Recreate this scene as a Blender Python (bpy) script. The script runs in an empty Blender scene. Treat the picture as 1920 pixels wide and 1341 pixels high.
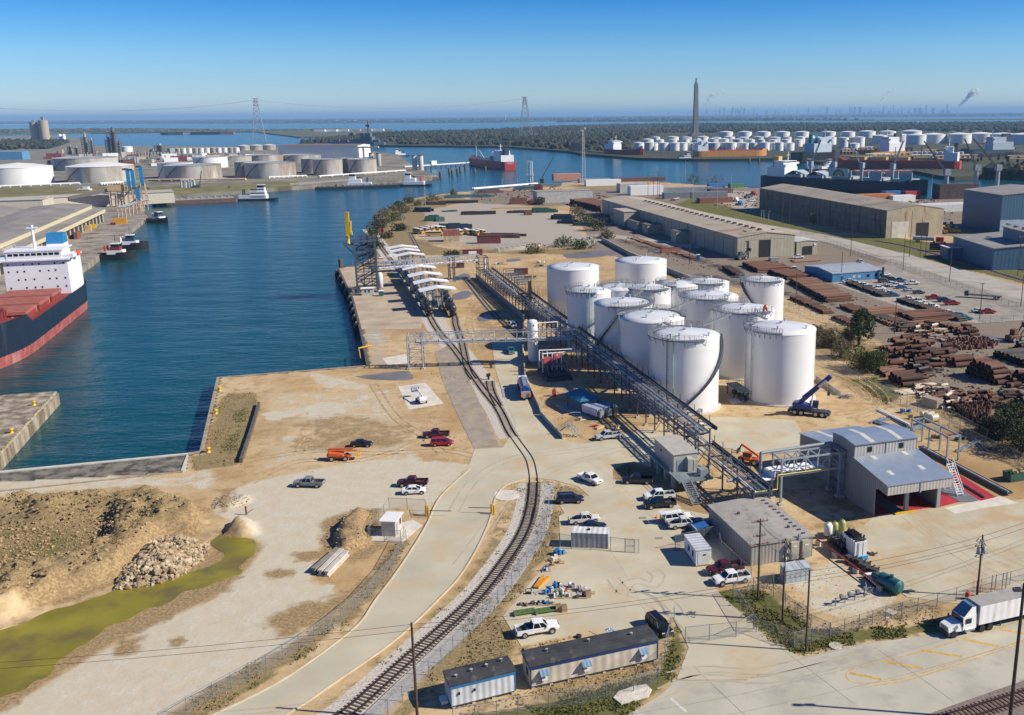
import bpy,bmesh,math,random
import numpy as np
from mathutils import Vector as Vc,Matrix
random.seed(7)
sc=bpy.context.scene
COL=sc.collection
rad=math.radians
from math import cos,sin,pi,hypot
RU=random.uniform
rG=range;eN=enumerate
def iV(n,k,v):n.inputs[k].default_value=v
# camera
FOC,CX,CY,CAMH=1780.,1134.,655.,69.
_p,_r=rad(13.9),rad(.49)
_R0=np.array([1,0,0.]);FW=np.array([0,cos(_p),-sin(_p)]);_U0=np.array([0,sin(_p),cos(_p)])
RT=_R0*cos(_r)-_U0*sin(_r);UP=_U0*cos(_r)+_R0*sin(_r)
cam=bpy.data.cameras.new('camera');camo=bpy.data.objects.new('camera',cam);COL.objects.link(camo)
cam.sensor_width=36;cam.lens=FOC/1920*36
cam.shift_x=(960-CX)/1920;cam.shift_y=(CY-670.5)/1920
cam.clip_start=1;cam.clip_end=200000
camo.matrix_world=Matrix(((RT[0],UP[0],-FW[0],0),(RT[1],UP[1],-FW[1],0),(RT[2],UP[2],-FW[2],CAMH),(0,0,0,1)))
sc.camera=camo
# sky, sun, exposure
SUN_EL,SUN_AZ=35.5,98.2
w=bpy.data.worlds.new('World');sc.world=w;w.use_nodes=True
nt=w.node_tree;bg=nt.nodes['Background']
sky=nt.nodes.new('ShaderNodeTexSky');sky.sky_type='NISHITA';sky.sun_disc=False
sky.sun_elevation=rad(SUN_EL);sky.sun_rotation=rad(SUN_AZ);sky.altitude=0
sky.air_density=1.;sky.dust_density=.3;sky.ozone_density=3.
tc=nt.nodes.new('ShaderNodeTexCoord');sx=nt.nodes.new('ShaderNodeSeparateXYZ');nt.links.new(tc.outputs['Generated'],sx.inputs[0])
rp=nt.nodes.new('ShaderNodeValToRGB');nt.links.new(sx.outputs[2],rp.inputs[0])
SKYR=[(.0,(.57,.74,1.)),(.013,(.57,.74,1.)),(.034,(.44,.64,.95)),(.06,(.33,.58,.90)),(.085,(.20,.48,.84)),(.11,(.10,.39,.79)),(.2,(.08,.31,.68)),(.4,(.075,.23,.54)),(1.,(.20,.32,.52))]
el=rp.color_ramp.elements
for i,(p_,c_)in eN(SKYR):
 e=el[i]if i<2 else el.new(p_)
 e.position=p_;e.color=(*c_,1)
mx=nt.nodes.new('ShaderNodeMix');mx.data_type='RGBA';mx.blend_type='MULTIPLY';iV(mx,0,1)
nt.links.new(sky.outputs[0],mx.inputs[6]);nt.links.new(rp.outputs[0],mx.inputs[7]);nt.links.new(mx.outputs[2],bg.inputs[0])
iV(bg,1,.127)
sl=bpy.data.lights.new('sun','SUN');sl.energy=5.;sl.angle=rad(.53);sl.color=(1.,.92,.78)
so=bpy.data.objects.new('sun',sl);COL.objects.link(so)
so.rotation_euler=(rad(90-SUN_EL),0,rad(180-SUN_AZ));so.location=(200,0,400)
vs=sc.view_settings;sc.display_settings.display_device='sRGB';vs.view_transform='Standard';vs.look='None';vs.exposure=.34;vs.gamma=1;vs.use_curve_mapping=False
sc.render.engine='CYCLES';sc.cycles.use_denoising=True;sc.cycles.max_bounces=6;sc.cycles.diffuse_bounces=3;sc.cycles.glossy_bounces=3
sc.cycles.transmission_bounces=2;sc.cycles.volume_bounces=0;sc.cycles.transparent_max_bounces=10;sc.cycles.caustics_reflective=False;sc.cycles.caustics_refractive=False
# helpers
def P(u,v,z=.0):
 d=RT*((u-CX)/FOC)-UP*((v-CY)/FOC)+FW
 t=(z-CAMH)/d[2]
 return(d[0]*t,d[1]*t)
def PV(u,v,z=.0):
 x,y=P(u,v,z);return Vc((x,y,z))
def ang(a,b):return math.atan2(b[1]-a[1],b[0]-a[0])
def dist(a,b):return hypot(b[0]-a[0],b[1]-a[1])
_mats={}
def M(name,rgb=(.5,.5,.5),rO=.7,mE=.0,vA=.12,sC=.6,bP=.0,rib=.0,rD='X',rB=3.,sT=None,sA=.0,rnd=.0,sO=.5,coord='Object'):
 if name in _mats:return _mats[name]
 m=bpy.data.materials.new(name);m.use_nodes=True;_mats[name]=m
 t=m.node_tree;N=t.nodes;L=t.links
 b=N['Principled BSDF'];iV(b,'Roughness',rO);iV(b,'Metallic',mE);iV(b,'Specular IOR Level',sO)
 tc=N.new('ShaderNodeTexCoord');co=tc.outputs[coord]
 nz=N.new('ShaderNodeTexNoise');iV(nz,'Scale',sC);iV(nz,'Detail',5);L.new(co,nz.inputs['Vector'])
 hs=N.new('ShaderNodeHueSaturation');iV(hs,'Color',(*rgb,1))
 mr=N.new('ShaderNodeMapRange');iV(mr,1,.25);iV(mr,2,.75);iV(mr,3,1-vA*1.5);iV(mr,4,1+vA*1.5)
 L.new(nz.outputs[0],mr.inputs[0])
 val=mr.outputs[0]
 if rnd>0:
  oi=N.new('ShaderNodeObjectInfo');r2=N.new('ShaderNodeMapRange');iV(r2,3,1-rnd);iV(r2,4,1+rnd)
  L.new(oi.outputs['Random'],r2.inputs[0]);mm=N.new('ShaderNodeMath');mm.operation='MULTIPLY';L.new(val,mm.inputs[0]);L.new(r2.outputs[0],mm.inputs[1]);val=mm.outputs[0]
 if rib>0:
  wv=N.new('ShaderNodeTexWave');iV(wv,'Scale',rB*.22);wc=co
  if rD=='XY':
   sp=N.new('ShaderNodeSeparateXYZ');L.new(co,sp.inputs[0]);ad=N.new('ShaderNodeMath');L.new(sp.outputs[0],ad.inputs[0]);L.new(sp.outputs[1],ad.inputs[1]);cb=N.new('ShaderNodeCombineXYZ');L.new(ad.outputs[0],cb.inputs[0]);wc=cb.outputs[0]
  else:wv.bands_direction=rD
  L.new(wc,wv.inputs['Vector'])
  r3=N.new('ShaderNodeMapRange');iV(r3,3,1-rib);iV(r3,4,1+rib*.3)  # groove shade between ribs is put into the colour, besides the bump
  L.new(wv.outputs[1],r3.inputs[0]);mm=N.new('ShaderNodeMath');mm.operation='MULTIPLY';L.new(val,mm.inputs[0]);L.new(r3.outputs[0],mm.inputs[1]);val=mm.outputs[0]
  bp=N.new('ShaderNodeBump');iV(bp,'Strength',.5);iV(bp,'Distance',.04);L.new(wv.outputs[1],bp.inputs['Height']);L.new(bp.outputs[0],b.inputs['Normal'])
 L.new(val,hs.inputs['Value']);c=hs.outputs[0]
 if sT:
  n2=N.new('ShaderNodeTexNoise');iV(n2,'Scale',sC*.7);iV(n2,'Detail',7);iV(n2,'Roughness',.65)
  mp=N.new('ShaderNodeMapping');iV(mp,'Scale',(1.6,1.6,.35));L.new(co,mp.inputs[0]);L.new(mp.outputs[0],n2.inputs['Vector'])
  r4=N.new('ShaderNodeMapRange');iV(r4,1,.66-sA*.5);iV(r4,2,.78-sA*.4);L.new(n2.outputs[0],r4.inputs[0])
  mi=N.new('ShaderNodeMix');mi.data_type='RGBA';L.new(r4.outputs[0],mi.inputs[0]);L.new(c,mi.inputs[6]);iV(mi,7,(*sT,1));c=mi.outputs[2]
 L.new(c,b.inputs['Base Color'])
 if bP>0 and rib==0:
  bp=N.new('ShaderNodeBump');iV(bp,'Strength',bP);iV(bp,'Distance',.1);L.new(nz.outputs[0],bp.inputs['Height']);L.new(bp.outputs[0],b.inputs['Normal'])
 return m
class MB:
 def __init__(s):s.v=[];s.f=[];s.mi=[];s.mats=[];s.cur=0;s.sm=[]
 def mat(s,m):
  if m not in s.mats:s.mats.append(m)
  s.cur=s.mats.index(m);return s
 def add(s,vs_,fs,smooth=False):
  o=len(s.v);s.v.extend([tuple(x)for x in vs_])
  for f in fs:s.f.append([i+o for i in f]);s.mi.append(s.cur);s.sm.append(smooth)
  return s
 def bO(s,c,d,rz=.0,top=1.):
  x,y,z=d[0]/2,d[1]/2,d[2]/2;ca,sa=cos(rz),sin(rz);vv=[]
  for k,(zz,t)in eN(((-z,1),(z,top))):
   for a,b in((-x,-y),(x,-y),(x,y),(-x,y)):
    a*=t;b*=t
    vv.append((c[0]+a*ca-b*sa,c[1]+a*sa+b*ca,c[2]+zz))
  return s.add(vv,[(0,3,2,1),(4,5,6,7),(0,1,5,4),(1,2,6,5),(2,3,7,6),(3,0,4,7)])
 def bx(s,x0,x1,y0,y1,z0,z1):return s.bO(((x0+x1)/2,(y0+y1)/2,(z0+z1)/2),(x1-x0,y1-y0,z1-z0))
 def pS(s,pO,z0,z1,bottom=False):
  n=len(pO);A=sum(pO[i][0]*pO[(i+1)%n][1]-pO[(i+1)%n][0]*pO[i][1]for i in rG(n))
  if A<0:pO=pO[::-1]
  vv=[(p[0],p[1],z0)for p in pO]+[(p[0],p[1],z1)for p in pO]
  fs=[(i,(i+1)%n,n+(i+1)%n,n+i)for i in rG(n)]+[tuple(rG(n,2*n))]
  if bottom:fs.append(tuple(rG(n-1,-1,-1)))
  return s.add(vv,fs)
 def side(s,prof,y0,y1,yin=.0):
  n=len(prof);A=sum(prof[i][0]*prof[(i+1)%n][1]-prof[(i+1)%n][0]*prof[i][1]for i in rG(n))
  if A<0:prof=prof[::-1]
  vv=[(p[0],y0,p[1])for p in prof]+[(p[0],y1,p[1])for p in prof]
  fs=[(i,n+i,n+(i+1)%n,(i+1)%n)[::-1]for i in rG(n)]+[tuple(rG(n)),tuple(rG(2*n-1,n-1,-1))]
  return s.add(vv,fs)
 def tU(s,p,q,r,n=6,r2=None,caps=True,smooth=True):
  p=Vc(p);q=Vc(q);d=q-p
  if d.length<1e-6:return s
  a=d.orthogonal().normalized()if abs(d.z)>1e-3*d.length and abs(d.normalized().z)>.99 else d.cross(Vc((0,0,1))).normalized()
  b=d.normalized().cross(a);r2=r if r2 is None else r2;vv=[]
  for k in rG(n):
   t=2*pi*(k+.5)/n;e=a*cos(t)+b*sin(t);vv.append(p+e*r)
  for k in rG(n):
   t=2*pi*(k+.5)/n;e=a*cos(t)+b*sin(t);vv.append(q+e*r2)
  fs=[(i,(i+1)%n,n+(i+1)%n,n+i)for i in rG(n)]
  s.add(vv,fs,smooth and n>5)
  if caps:s.add(vv,[tuple(rG(n-1,-1,-1)),tuple(rG(n,2*n))])
  return s
 def path(s,pts,r,n=6):
  for a,b in zip(pts,pts[1:]):s.tU(a,b,r,n)
  return s
 def lA(s,prof,c=(0,0,0),n=24,caps=True,smooth=True):
  vv=[]
  for r,z in prof:
   for k in rG(n):
    t=2*pi*k/n;vv.append((c[0]+r*cos(t),c[1]+r*sin(t),c[2]+z))
  fs=[]
  for j in rG(len(prof)-1):
   for k in rG(n):fs.append((j*n+k,j*n+(k+1)%n,(j+1)*n+(k+1)%n,(j+1)*n+k))
  s.add(vv,fs,smooth)
  if caps:s.add(vv,[tuple(rG((len(prof)-1)*n,len(prof)*n))])
  return s
 def quad(s,*p):return s.add(p,[tuple(rG(len(p)))])
 def B(s,name,parent=None,lB=None,cT=None,gP=None,kD=None,loc=None,rz=.0,weighted=False):
  me=bpy.data.meshes.new(name);me.from_pydata(s.v,[],s.f);me.polygons.foreach_set('material_index',s.mi)
  me.polygons.foreach_set('use_smooth',s.sm)
  for m in s.mats:me.materials.append(m)
  me.update();o=bpy.data.objects.new(name,me);COL.objects.link(o)
  if parent:o.parent=parent
  if loc is not None:o.location=loc
  if rz:o.rotation_euler[2]=rz
  return tag(o,lB,cT,gP,kD)
def K(m):return MB().mat(m)
def tag(o,lB=None,cT=None,gP=None,kD=None):
 if lB:o['label']=lB
 if cT:o['category']=cT
 if gP:o['group']=gP
 if kD:o['kind']=kD
 return o
def tG(name,lB,cT,loc=(0,0,0),rz=.0,gP=None):
 o=bpy.data.objects.new(name,None);COL.objects.link(o);o.empty_display_size=.5
 o.location=(loc[0],loc[1],loc[2]if len(loc)>2 else 0);o.rotation_euler[2]=rz
 return tag(o,lB,cT,gP)
def dup(root,loc,rz=.0,lB=None,gP=None,swap=None,sC=None):
 def cp(o,par):
  c=o.copy();COL.objects.link(c)
  if par is not None:c.parent=par
  if swap and c.type=='MESH':
   for i,sl_ in eN(c.material_slots):
    if sl_.material and sl_.material.name in swap:
     mt=swap[sl_.material.name];sl_.link='OBJECT';sl_.material=mt
  for ch in o.children:cp(ch,c)
  return c
 r=cp(root,None);r.location=(loc[0],loc[1],loc[2]if len(loc)>2 else 0);r.rotation_euler[2]=rz
 if sC:r.scale=sC if hasattr(sC,'__len__')else(sC,)*3
 if lB:r['label']=lB
 if gP:r['group']=gP
 return r
def pC(proto,loc,rz,lB,gP=None,swap=None,sC=None):return dup(proto,loc,rz,lB,gP,swap,sC)
def dP(*protos):
 for pr in protos:
  for o in list(pr.children_recursive)+[pr]:bpy.data.objects.remove(o)
_rng=np.random.RandomState(3);_LAT=_rng.rand(256,256)
def vnoise(x,y,s,octv=3):
 x=np.asarray(x,float)/s;y=np.asarray(y,float)/s;out=0;amp=1;tot=0
 for k in rG(octv):
  xi=np.floor(x).astype(int);yi=np.floor(y).astype(int);fx=x-xi;fy=y-yi;fx=fx*fx*(3-2*fx);fy=fy*fy*(3-2*fy)
  g=lambda i,j:_LAT[(xi+i)&255,(yi+j)&255]
  out=out+amp*((g(0,0)*(1-fx)+g(1,0)*fx)*(1-fy)+(g(0,1)*(1-fx)+g(1,1)*fx)*fy);tot+=amp;amp*=.5;x=x*2+17.3;y=y*2+5.1
 return out/tot
def sdist(X,Y,pO):
 n=len(pO);d=np.full(X.shape,1e9);ins=np.zeros(X.shape,bool)
 for i in rG(n):
  x0,y0=pO[i];x1,y1=pO[(i+1)%n];ex,ey=x1-x0,y1-y0;L2=ex*ex+ey*ey+1e-12
  t=np.clip(((X-x0)*ex+(Y-y0)*ey)/L2,0,1);d=np.minimum(d,np.hypot(X-x0-t*ex,Y-y0-t*ey))
  c=(y0>Y)!=(y1>Y)
  if ey!=0:ins^=c&(X<ex*(Y-y0)/ey+x0)
 return np.where(ins,-d,d)
def px(l,z=0):return[P(u,v,z)for u,v in l]
def sL(pts,sQ=2.):
 out=[];n=len(pts)
 for i in rG(n-1):
  p0=pts[max(i-1,0)];p1=pts[i];p2=pts[i+1];p3=pts[min(i+2,n-1)];k=max(2,int(dist(p1,p2)/sQ))
  for j in rG(k):
   t=j/k;out.append(tuple(.5*(2*p1[a]+(p2[a]-p0[a])*t+(2*p0[a]-5*p1[a]+4*p2[a]-p3[a])*t*t+(3*p1[a]-p0[a]-3*p2[a]+p3[a])*t**3)for a in(0,1)))
 out.append(tuple(pts[-1]));return out
def oL(pts,d):
 out=[]
 for i,p in eN(pts):
  a=pts[max(i-1,0)];b=pts[min(i+1,len(pts)-1)];L=dist(a,b)or 1
  out.append((p[0]-(b[1]-a[1])/L*d,p[1]+(b[0]-a[0])/L*d))
 return out
def ribbon(mb,A,B,z):
 for i in rG(len(A)-1):mb.quad((*A[i],z),(*A[i+1],z),(*B[i+1],z),(*B[i],z))
 return mb
# water, land, ground cover
WZ=-3.
def water_mat():
 m=bpy.data.materials.new('water');m.use_nodes=True;t=m.node_tree;N=t.nodes;L=t.links;b=N['Principled BSDF']
 iV(b,'Base Color',(.006,.045,.075,1));iV(b,'Roughness',.16);iV(b,'Specular IOR Level',.36);iV(b,'IOR',1.33)
 tc=N.new('ShaderNodeTexCoord');h=None
 for sc_,amp,st in((.035,1.2,(1,2.2,1)),(.22,.35,(1,2.6,1)),(.9,.09,(1,2.4,1))):
  mp=N.new('ShaderNodeMapping');iV(mp,'Scale',st);iV(mp,'Rotation',(0,0,.12));L.new(tc.outputs['Object'],mp.inputs[0])
  n=N.new('ShaderNodeTexNoise');iV(n,'Scale',sc_);iV(n,'Detail',4);L.new(mp.outputs[0],n.inputs['Vector'])
  mu=N.new('ShaderNodeMath');mu.operation='MULTIPLY';iV(mu,1,amp);L.new(n.outputs[0],mu.inputs[0])
  if h is None:h=mu.outputs[0]
  else:
   ad=N.new('ShaderNodeMath');L.new(h,ad.inputs[0]);L.new(mu.outputs[0],ad.inputs[1]);h=ad.outputs[0]
 bp=N.new('ShaderNodeBump');iV(bp,'Strength',.95);iV(bp,'Distance',1.);L.new(h,bp.inputs['Height']);L.new(bp.outputs[0],b.inputs['Normal'])
 n=N.new('ShaderNodeTexNoise');iV(n,'Scale',.004);iV(n,'Detail',4);L.new(tc.outputs['Object'],n.inputs['Vector'])
 mr=N.new('ShaderNodeMapRange');iV(mr,1,.35);iV(mr,2,.7);L.new(n.outputs[0],mr.inputs[0])
 mi=N.new('ShaderNodeMix');mi.data_type='RGBA';L.new(mr.outputs[0],mi.inputs[0]);iV(mi,6,(.003,.050,.056,1));iV(mi,7,(.003,.072,.088,1))
 L.new(mi.outputs[2],b.inputs['Base Color'])
 return m
WAT=water_mat()
W=K(WAT);W.quad((-9000,-300,WZ),(14000,-300,WZ),(14000,14000,WZ),(-9000,14000,WZ));W.B('water',kD='structure')
sea_floor=K(M('far_land_soil',(.05,.075,.04),.9,vA=.3,sC=.004))
far_line=px([(-900,236),(-300,235),(0,232.5),(300,231.5),(600,231),(940,229.5),(1060,227),(1240,224.5),(1500,223),(1620,219.5),(1920,217.5),(2400,213.5)])
sea_floor.pS(far_line+[(90000,70000),(-70000,70000)],WZ-2,1.);sea_floor.B('ground',kD='structure')
MARSH=M('marsh_soil',(.10,.105,.045),.95,vA=.35,sC=.02)
TERM=M('terminal_yard_soil',(.22,.20,.15),.95,vA=.3,sC=.03,sT=(.09,.075,.05),sA=.3)
WOOD=M('woodland_soil',(.045,.05,.022),.95,vA=.3,sC=.01)
def land(name,l,mat,z=.6,close=None):
 p=px(l,0)+(close or[]);b=K(mat);b.pS(p,WZ-1.5,z);return b.B(name,kD='structure')
land('marsh_terrain',[(-400,256),(0,253),(95,251),(170,249.5),(330,248),(470,247),(640,246.5),(700,246.8),(735,245),(733,243),(640,241.5),(480,243),(250,240.5),(100,241.5),(-400,245)],MARSH)
land('point_terrain',[(480,247.5),(560,257),(640,256),(690,251),(740,246.5),(730,242.5),(600,241),(500,243.5)],MARSH,.8)
land('wooded_terrain',[(540,273),(620,270.5),(720,273),(800,273.5),(950,275),(1076,285),(1092,289),(1200,297),(1300,299),(1470,297.5),(1500,301),(1700,318),(1760,330),(1790,333),(1850,330),(1980,336),(2500,350),(3200,300),(3200,236),(2300,229),(1920,229),(1700,230.5),(1500,231.5),(1240,232),(1060,236),(990,239),(930,243),(840,246),(740,249),(690,252),(640,258),(590,264)],WOOD)
land('island_terrain',[(1040,228.5),(1300,227),(1500,225.5),(1640,225.5),(1640,224.2),(1500,223.5),(1240,224.8),(1060,227)],WOOD)
land('long_island_terrain',[(1600,226.5),(1760,224.8),(2100,223),(2100,221.5),(1760,223.2),(1600,225.3)],MARSH)
land('terminal_ground',[(-700,375),(0,372),(200,372),(275,370),(400,362),(560,350),(700,341),(808,334),(812,328),(775,312),(745,290),(690,283),(640,279),(480,276),(300,274),(175,274),(165,260),(90,255),(0,257),(-700,262)],TERM)
land('quay_ground',[(276,405),(268,398),(270,388),(262,381),(0,388),(-700,398),(-900,900),(-260,800),(0,598),(172,489)],M('quay_concrete',(.30,.26,.21),.9,vA=.25,sC=.08,sT=(.13,.1,.08),sA=.35),.0)
gb=K(M('bank_grass',(.17,.15,.05),.95,vA=.3,sC=.05))
bk=px([(-700,374.5),(0,371.5),(200,371.5),(275,369.5),(400,361.5),(560,349.5)]);bt=px([(-700,357),(0,356),(200,355),(290,354.5),(400,351),(560,343)])
for i in rG(len(bk)-1):gb.quad((*bk[i],.65),(*bk[i+1],.65),(*bt[i+1],2.2),(*bt[i],2.2))
gb.B('river_bank',kD='structure')
PIER=px([(-500,752),(0,741),(100,734),(110,737),(0,856),(-120,980),(-500,1000)])
SITE=px([(-500,908),(0,886),(352,852),(378,848),(408,708),(690,686),(676,617),(661,560),(634,502),(668,498),(703,480),(699,430),(712,405),(735,386),(760,375),(800,367),(850,361),(880,358),(983,350),(1050,343),(1100,338),(1200,338),(1290,345),(1425,353),(1560,363),(1745,373),(1800,361),(1930,346),(2300,336)])+[(1100,850),(700,60),(-140,60)]
qw=K(M('quay_wall_concrete',(.21,.19,.15),.9,vA=.25,sC=.3,sT=(.05,.045,.04),sA=.45))
qw.pS(SITE,WZ-1.5,-.08);qw.B('quay_edge_ground',kD='structure')
qp=K(M('pier_top',(.42,.36,.28),.9,vA=.3,sC=.25,sT=(.17,.13,.08),sA=.5));qp.pS(PIER,WZ-1,0);qp.B('pier_ground',kD='structure')
ys=[62.]
while ys[-1]<1120:ys.append(ys[-1]+max(.45,.33*(ys[-1]/90)**1.55))
xs=[-260.]
while xs[-1]<640:
 a=abs(xs[-1]+10);xs.append(xs[-1]+(.7 if a<75 else .7+(a-75)*.012))
xs=np.array(xs);ys=np.array(ys);X,Y=np.meshgrid(xs,ys)
LAY=np.zeros((8,)+X.shape);HGT=np.zeros(X.shape)
RC=dict(lime=0,mud=1,brush=2,yard=3,grass=4,algae=5,pale=6,dark=7)
def box_of(pO,mrg):
 a=np.array(pO);return((X>=a[:,0].min()-mrg)&(X<=a[:,0].max()+mrg)&(Y>=a[:,1].min()-mrg)&(Y<=a[:,1].max()+mrg))
def pA(ch,soft,l,s=1.,world=False):
 pO=l if world else px(l);m=box_of(pO,soft*1.2)
 if not m.any():return
 d=sdist(X[m],Y[m],pO);v=np.clip(.5-d/(2*soft),0,1)*s;k=LAY[RC[ch]];k[m]=np.maximum(k[m],v)
def mD(l,h,slope,rO=.4,ns=4.,world=False):
 pO=l if world else px(l);m=box_of(pO,1)
 if not m.any():return
 d=sdist(X[m],Y[m],pO);f=np.clip(-d/slope,0,1);f=f*f*(3-2*f);n=vnoise(X[m],Y[m],ns,4)*.72*.9+vnoise(X[m]+31,Y[m]+7,1.1,2)*.30-.1
 HGT[m]=np.maximum(HGT[m],f*h*(1-rO+2*rO*n))
def strip(l,wdt):
 c=px(l);return oL(c,wdt/2)+oL(c,-wdt/2)[::-1]
pA('lime',1.6,[(-200,1560),(0,1335),(160,1237),(250,1190),(300,1165),(400,1120),(470,1060),(490,1020),(440,985),(398,962),(402,935),(470,905),(560,885),(700,860),(850,868),(880,872),(822,935),(790,975),(760,950),(700,960),(660,975),(610,1010),(590,1050),(580,1090),(620,1100),(640,1130),(570,1170),(520,1185),(600,1190),(520,1235),(400,1290),(280,1360),(100,1560)],.93)
pA('lime',3,[(490,735),(745,728),(805,870),(478,885)],.48)
pA('lime',1.5,[(486,775),(560,768),(600,752),(640,756),(655,772),(610,790),(560,778),(505,792)],.85)
pA('lime',1.2,[(525,815),(562,815),(556,828),(530,826)],.9);pA('lime',1.5,[(560,690),(700,722),(690,735),(600,728)],.6)
pA('lime',2,[(-300,895),(340,890),(400,875),(420,905),(385,925),(270,915),(130,922),(-300,955)],.62)
pA('lime',2,[(810,650),(840,640),(930,800),(945,835),(885,842)],.5)
pA('mud',3.2,[(488,1170),(535,1132),(590,1125),(650,1110),(735,1060),(750,1070),(700,1120),(600,1178),(520,1198)],.95)
for q in([(545,1036),(600,1028),(604,1048),(550,1056)],[(497,1071),(550,1067),(545,1084),(505,1088)],[(205,1197),(282,1190),(262,1224),(215,1233)],[(415,918),(440,915),(430,960),(405,965)],[(325,1195),(345,1193),(343,1210),(326,1211)]):pA('mud',2.2,q,.85)
pA('mud',5,[(490,795),(640,772),(790,790),(800,832),(700,852),(520,852)],.56)
pA('mud',3,[(440,985),(495,1025),(470,1060),(430,1110),(300,1170),(160,1240),(0,1338),(-200,1400),(-200,1180),(0,1175),(210,1110),(390,1050),(385,990)],.8)
pA('mud',3,[(930,520),(985,640),(960,660),(890,640),(850,500)],.5)
pA('mud',2.5,[(1395,862),(1500,865),(1640,965),(1600,1010),(1555,1005),(1450,930)],.55)
pA('mud',2.5,[(1535,690),(1640,720),(1740,770),(1640,770),(1560,720)],.6)
pA('mud',3,[(1000,700),(1120,745),(1180,800),(1060,800)],.45);pA('mud',2.5,[(1705,1040),(1780,1085),(1790,1110),(1740,1125),(1660,1130)],.35)
ALG=px([(-250,1190),(0,1178),(100,1142),(210,1112),(330,1078),(420,1048),(400,1022),(420,1000),(480,1022),(455,1060),(430,1085),(330,1120),(230,1160),(170,1200),(60,1285),(0,1308),(-250,1370)]);pA('mud',4,ALG,.95,True)
pA('brush',4,[(-200,960),(130,938),(250,930),(395,962),(380,1000),(300,1012),(220,1082),(100,1122),(-200,1165)],.52)
pA('grass',3.5,[(-200,992),(150,985),(190,1020),(110,1055),(-200,1075)],.40);pA('mud',3,[(-200,940),(60,935),(210,928),(300,924),(400,955),(400,1005),(320,1022),(235,1095),(110,1140),(-200,1185)],.86);pA('mud',2,[(600,1040),(600,975),(660,955),(720,952),(720,1030),(660,1060)],.8);pA('grass',2,[(270,985),(310,975),(320,1000),(280,1005)],.6)
pA('brush',1.5,[(420,738),(482,735),(488,765),(455,862),(380,866),(396,800),(405,760)],.8);pA('grass',2,[(430,770),(480,755),(455,860),(400,850)],.42)
pA('brush',1.5,[(354,855),(470,845),(448,872),(360,884)],.85)
pA('brush',1.2,[(745,1010),(690,1085),(640,1140),(540,1205),(400,1278),(300,1345),(150,1440),(290,1440),(392,1345),(500,1278),(590,1222),(675,1152),(728,1080),(778,1010)],.7)
pA('grass',1.,[(700,1112),(690,1095),(675,1130),(630,1180),(560,1225),(400,1320),(410,1328),(570,1238),(660,1170)],.5)
pA('brush',1.5,[(930,945),(985,912),(965,1010),(890,1100),(780,1200),(640,1320),(560,1341),(640,1280),(740,1210),(862,1090),(905,1020)],.5)
pA('grass',1.,[(940,1020),(960,1010),(900,1090),(790,1195),(700,1270),(690,1262),(790,1180),(890,1085)],.55)
pA('brush',1.5,[(1046,1030),(945,1155),(975,1212),(930,1262),(830,1275),(690,1480),(620,1480),(700,1370),(870,1160),(955,1065),(1012,1000)],.68)
pA('grass',1.2,[(1000,1030),(900,1160),(790,1290),(760,1320),(770,1290),(880,1150),(985,1020)],.5)
pA('brush',1.2,[(945,905),(990,897),(1045,901),(1085,913),(1105,930),(1050,946),(1060,965),(1046,1025),(1020,1010),(990,1010)],.58)
pA('brush',1.2,[(975,1212),(1042,1197),(1104,1184),(1120,1190),(1000,1222),(930,1265)],.6)
pA('grass',1.5,[(760,1420),(850,1341),(990,1318),(1235,1262),(1245,1215),(1264,1157),(1292,1215),(1266,1275),(1200,1325),(1150,1370),(900,1480)],.72);pA('brush',1.2,[(800,1330),(1235,1230),(1250,1200),(1240,1275),(1100,1310),(900,1345)],.5)
pA('grass',1.2,[(1342,1112),(1440,1202),(1500,1232),(1640,1205),(1780,1186),(1760,1160),(1690,1172),(1600,1176),(1530,1178),(1470,1130),(1420,1102)],.68);pA('brush',1.2,[(1342,1108),(1440,1200),(1500,1230),(1640,1205),(1770,1186),(1790,1140),(1700,1120),(1560,1170),(1450,1080)],.5)
pA('lime',2.5,[(1470,1085),(1560,1040),(1690,1120),(1620,1165),(1520,1155)],.66)
pA('brush',2,[(1145,880),(1175,868),(1230,880),(1225,905),(1150,902)],.7)
pA('brush',3,[(1532,600),(1600,610),(1670,680),(1920,800),(2100,900),(2100,960),(1800,830),(1760,790),(1640,715),(1532,660)],.62)
pA('grass',2,[(1590,712),(1640,706),(1705,742),(1660,762)],.7);pA('dark',4,[(1830,780),(2100,860),(2100,960),(1800,850)],.5)
pA('yard',3,[(1110,470),(1290,520),(1480,560),(1650,640),(1665,690),(1900,800),(2100,900),(2600,1000),(2600,560),(1930,590),(1700,480),(1540,440),(1420,425),(1130,355),(1070,380),(1100,440)],.95)
pA('pale',2,[(1555,530),(1655,500),(1690,472),(1850,525),(1960,570),(1960,600),(1840,605),(1760,600)],.85)
pA('grass',3,[(1535,441),(1420,425),(1250,390),(1300,370),(1430,405),(1545,436),(1690,446),(1780,460),(2200,560),(2200,595),(1920,532),(1700,482)],.8)
pA('pale',3,[(790,396),(880,381),(1000,386),(1060,410),(1095,440),(1132,450),(1100,464),(920,464),(790,450),(810,420)],.8)
pA('brush',4,[(697,430),(740,380),(850,362),(885,378),(800,393),(805,420),(775,450),(850,468),(1130,466),(1165,482),(1100,478),(900,476),(700,484)],.85);pA('grass',4,[(697,430),(735,386),(800,368),(820,380),(760,400),(720,440)],.5)
pA('yard',5,[(880,358),(1430,352),(1430,420),(1130,360),(1080,385),(1000,388),(880,380)],.9);pA('brush',8,[(1060,345),(1300,350),(1290,362),(1180,362),(1080,372)],.6);pA('pale',5,[(1200,345),(1420,360),(1420,405),(1300,365)],.7)
pA('yard',5,[(1420,355),(1750,372),(2200,340),(2200,480),(1735,440),(1735,400)],.9)
pA('pale',4,[(640,504),(664,505),(720,590),(740,690),(690,684),(664,560)],.55)
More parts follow.
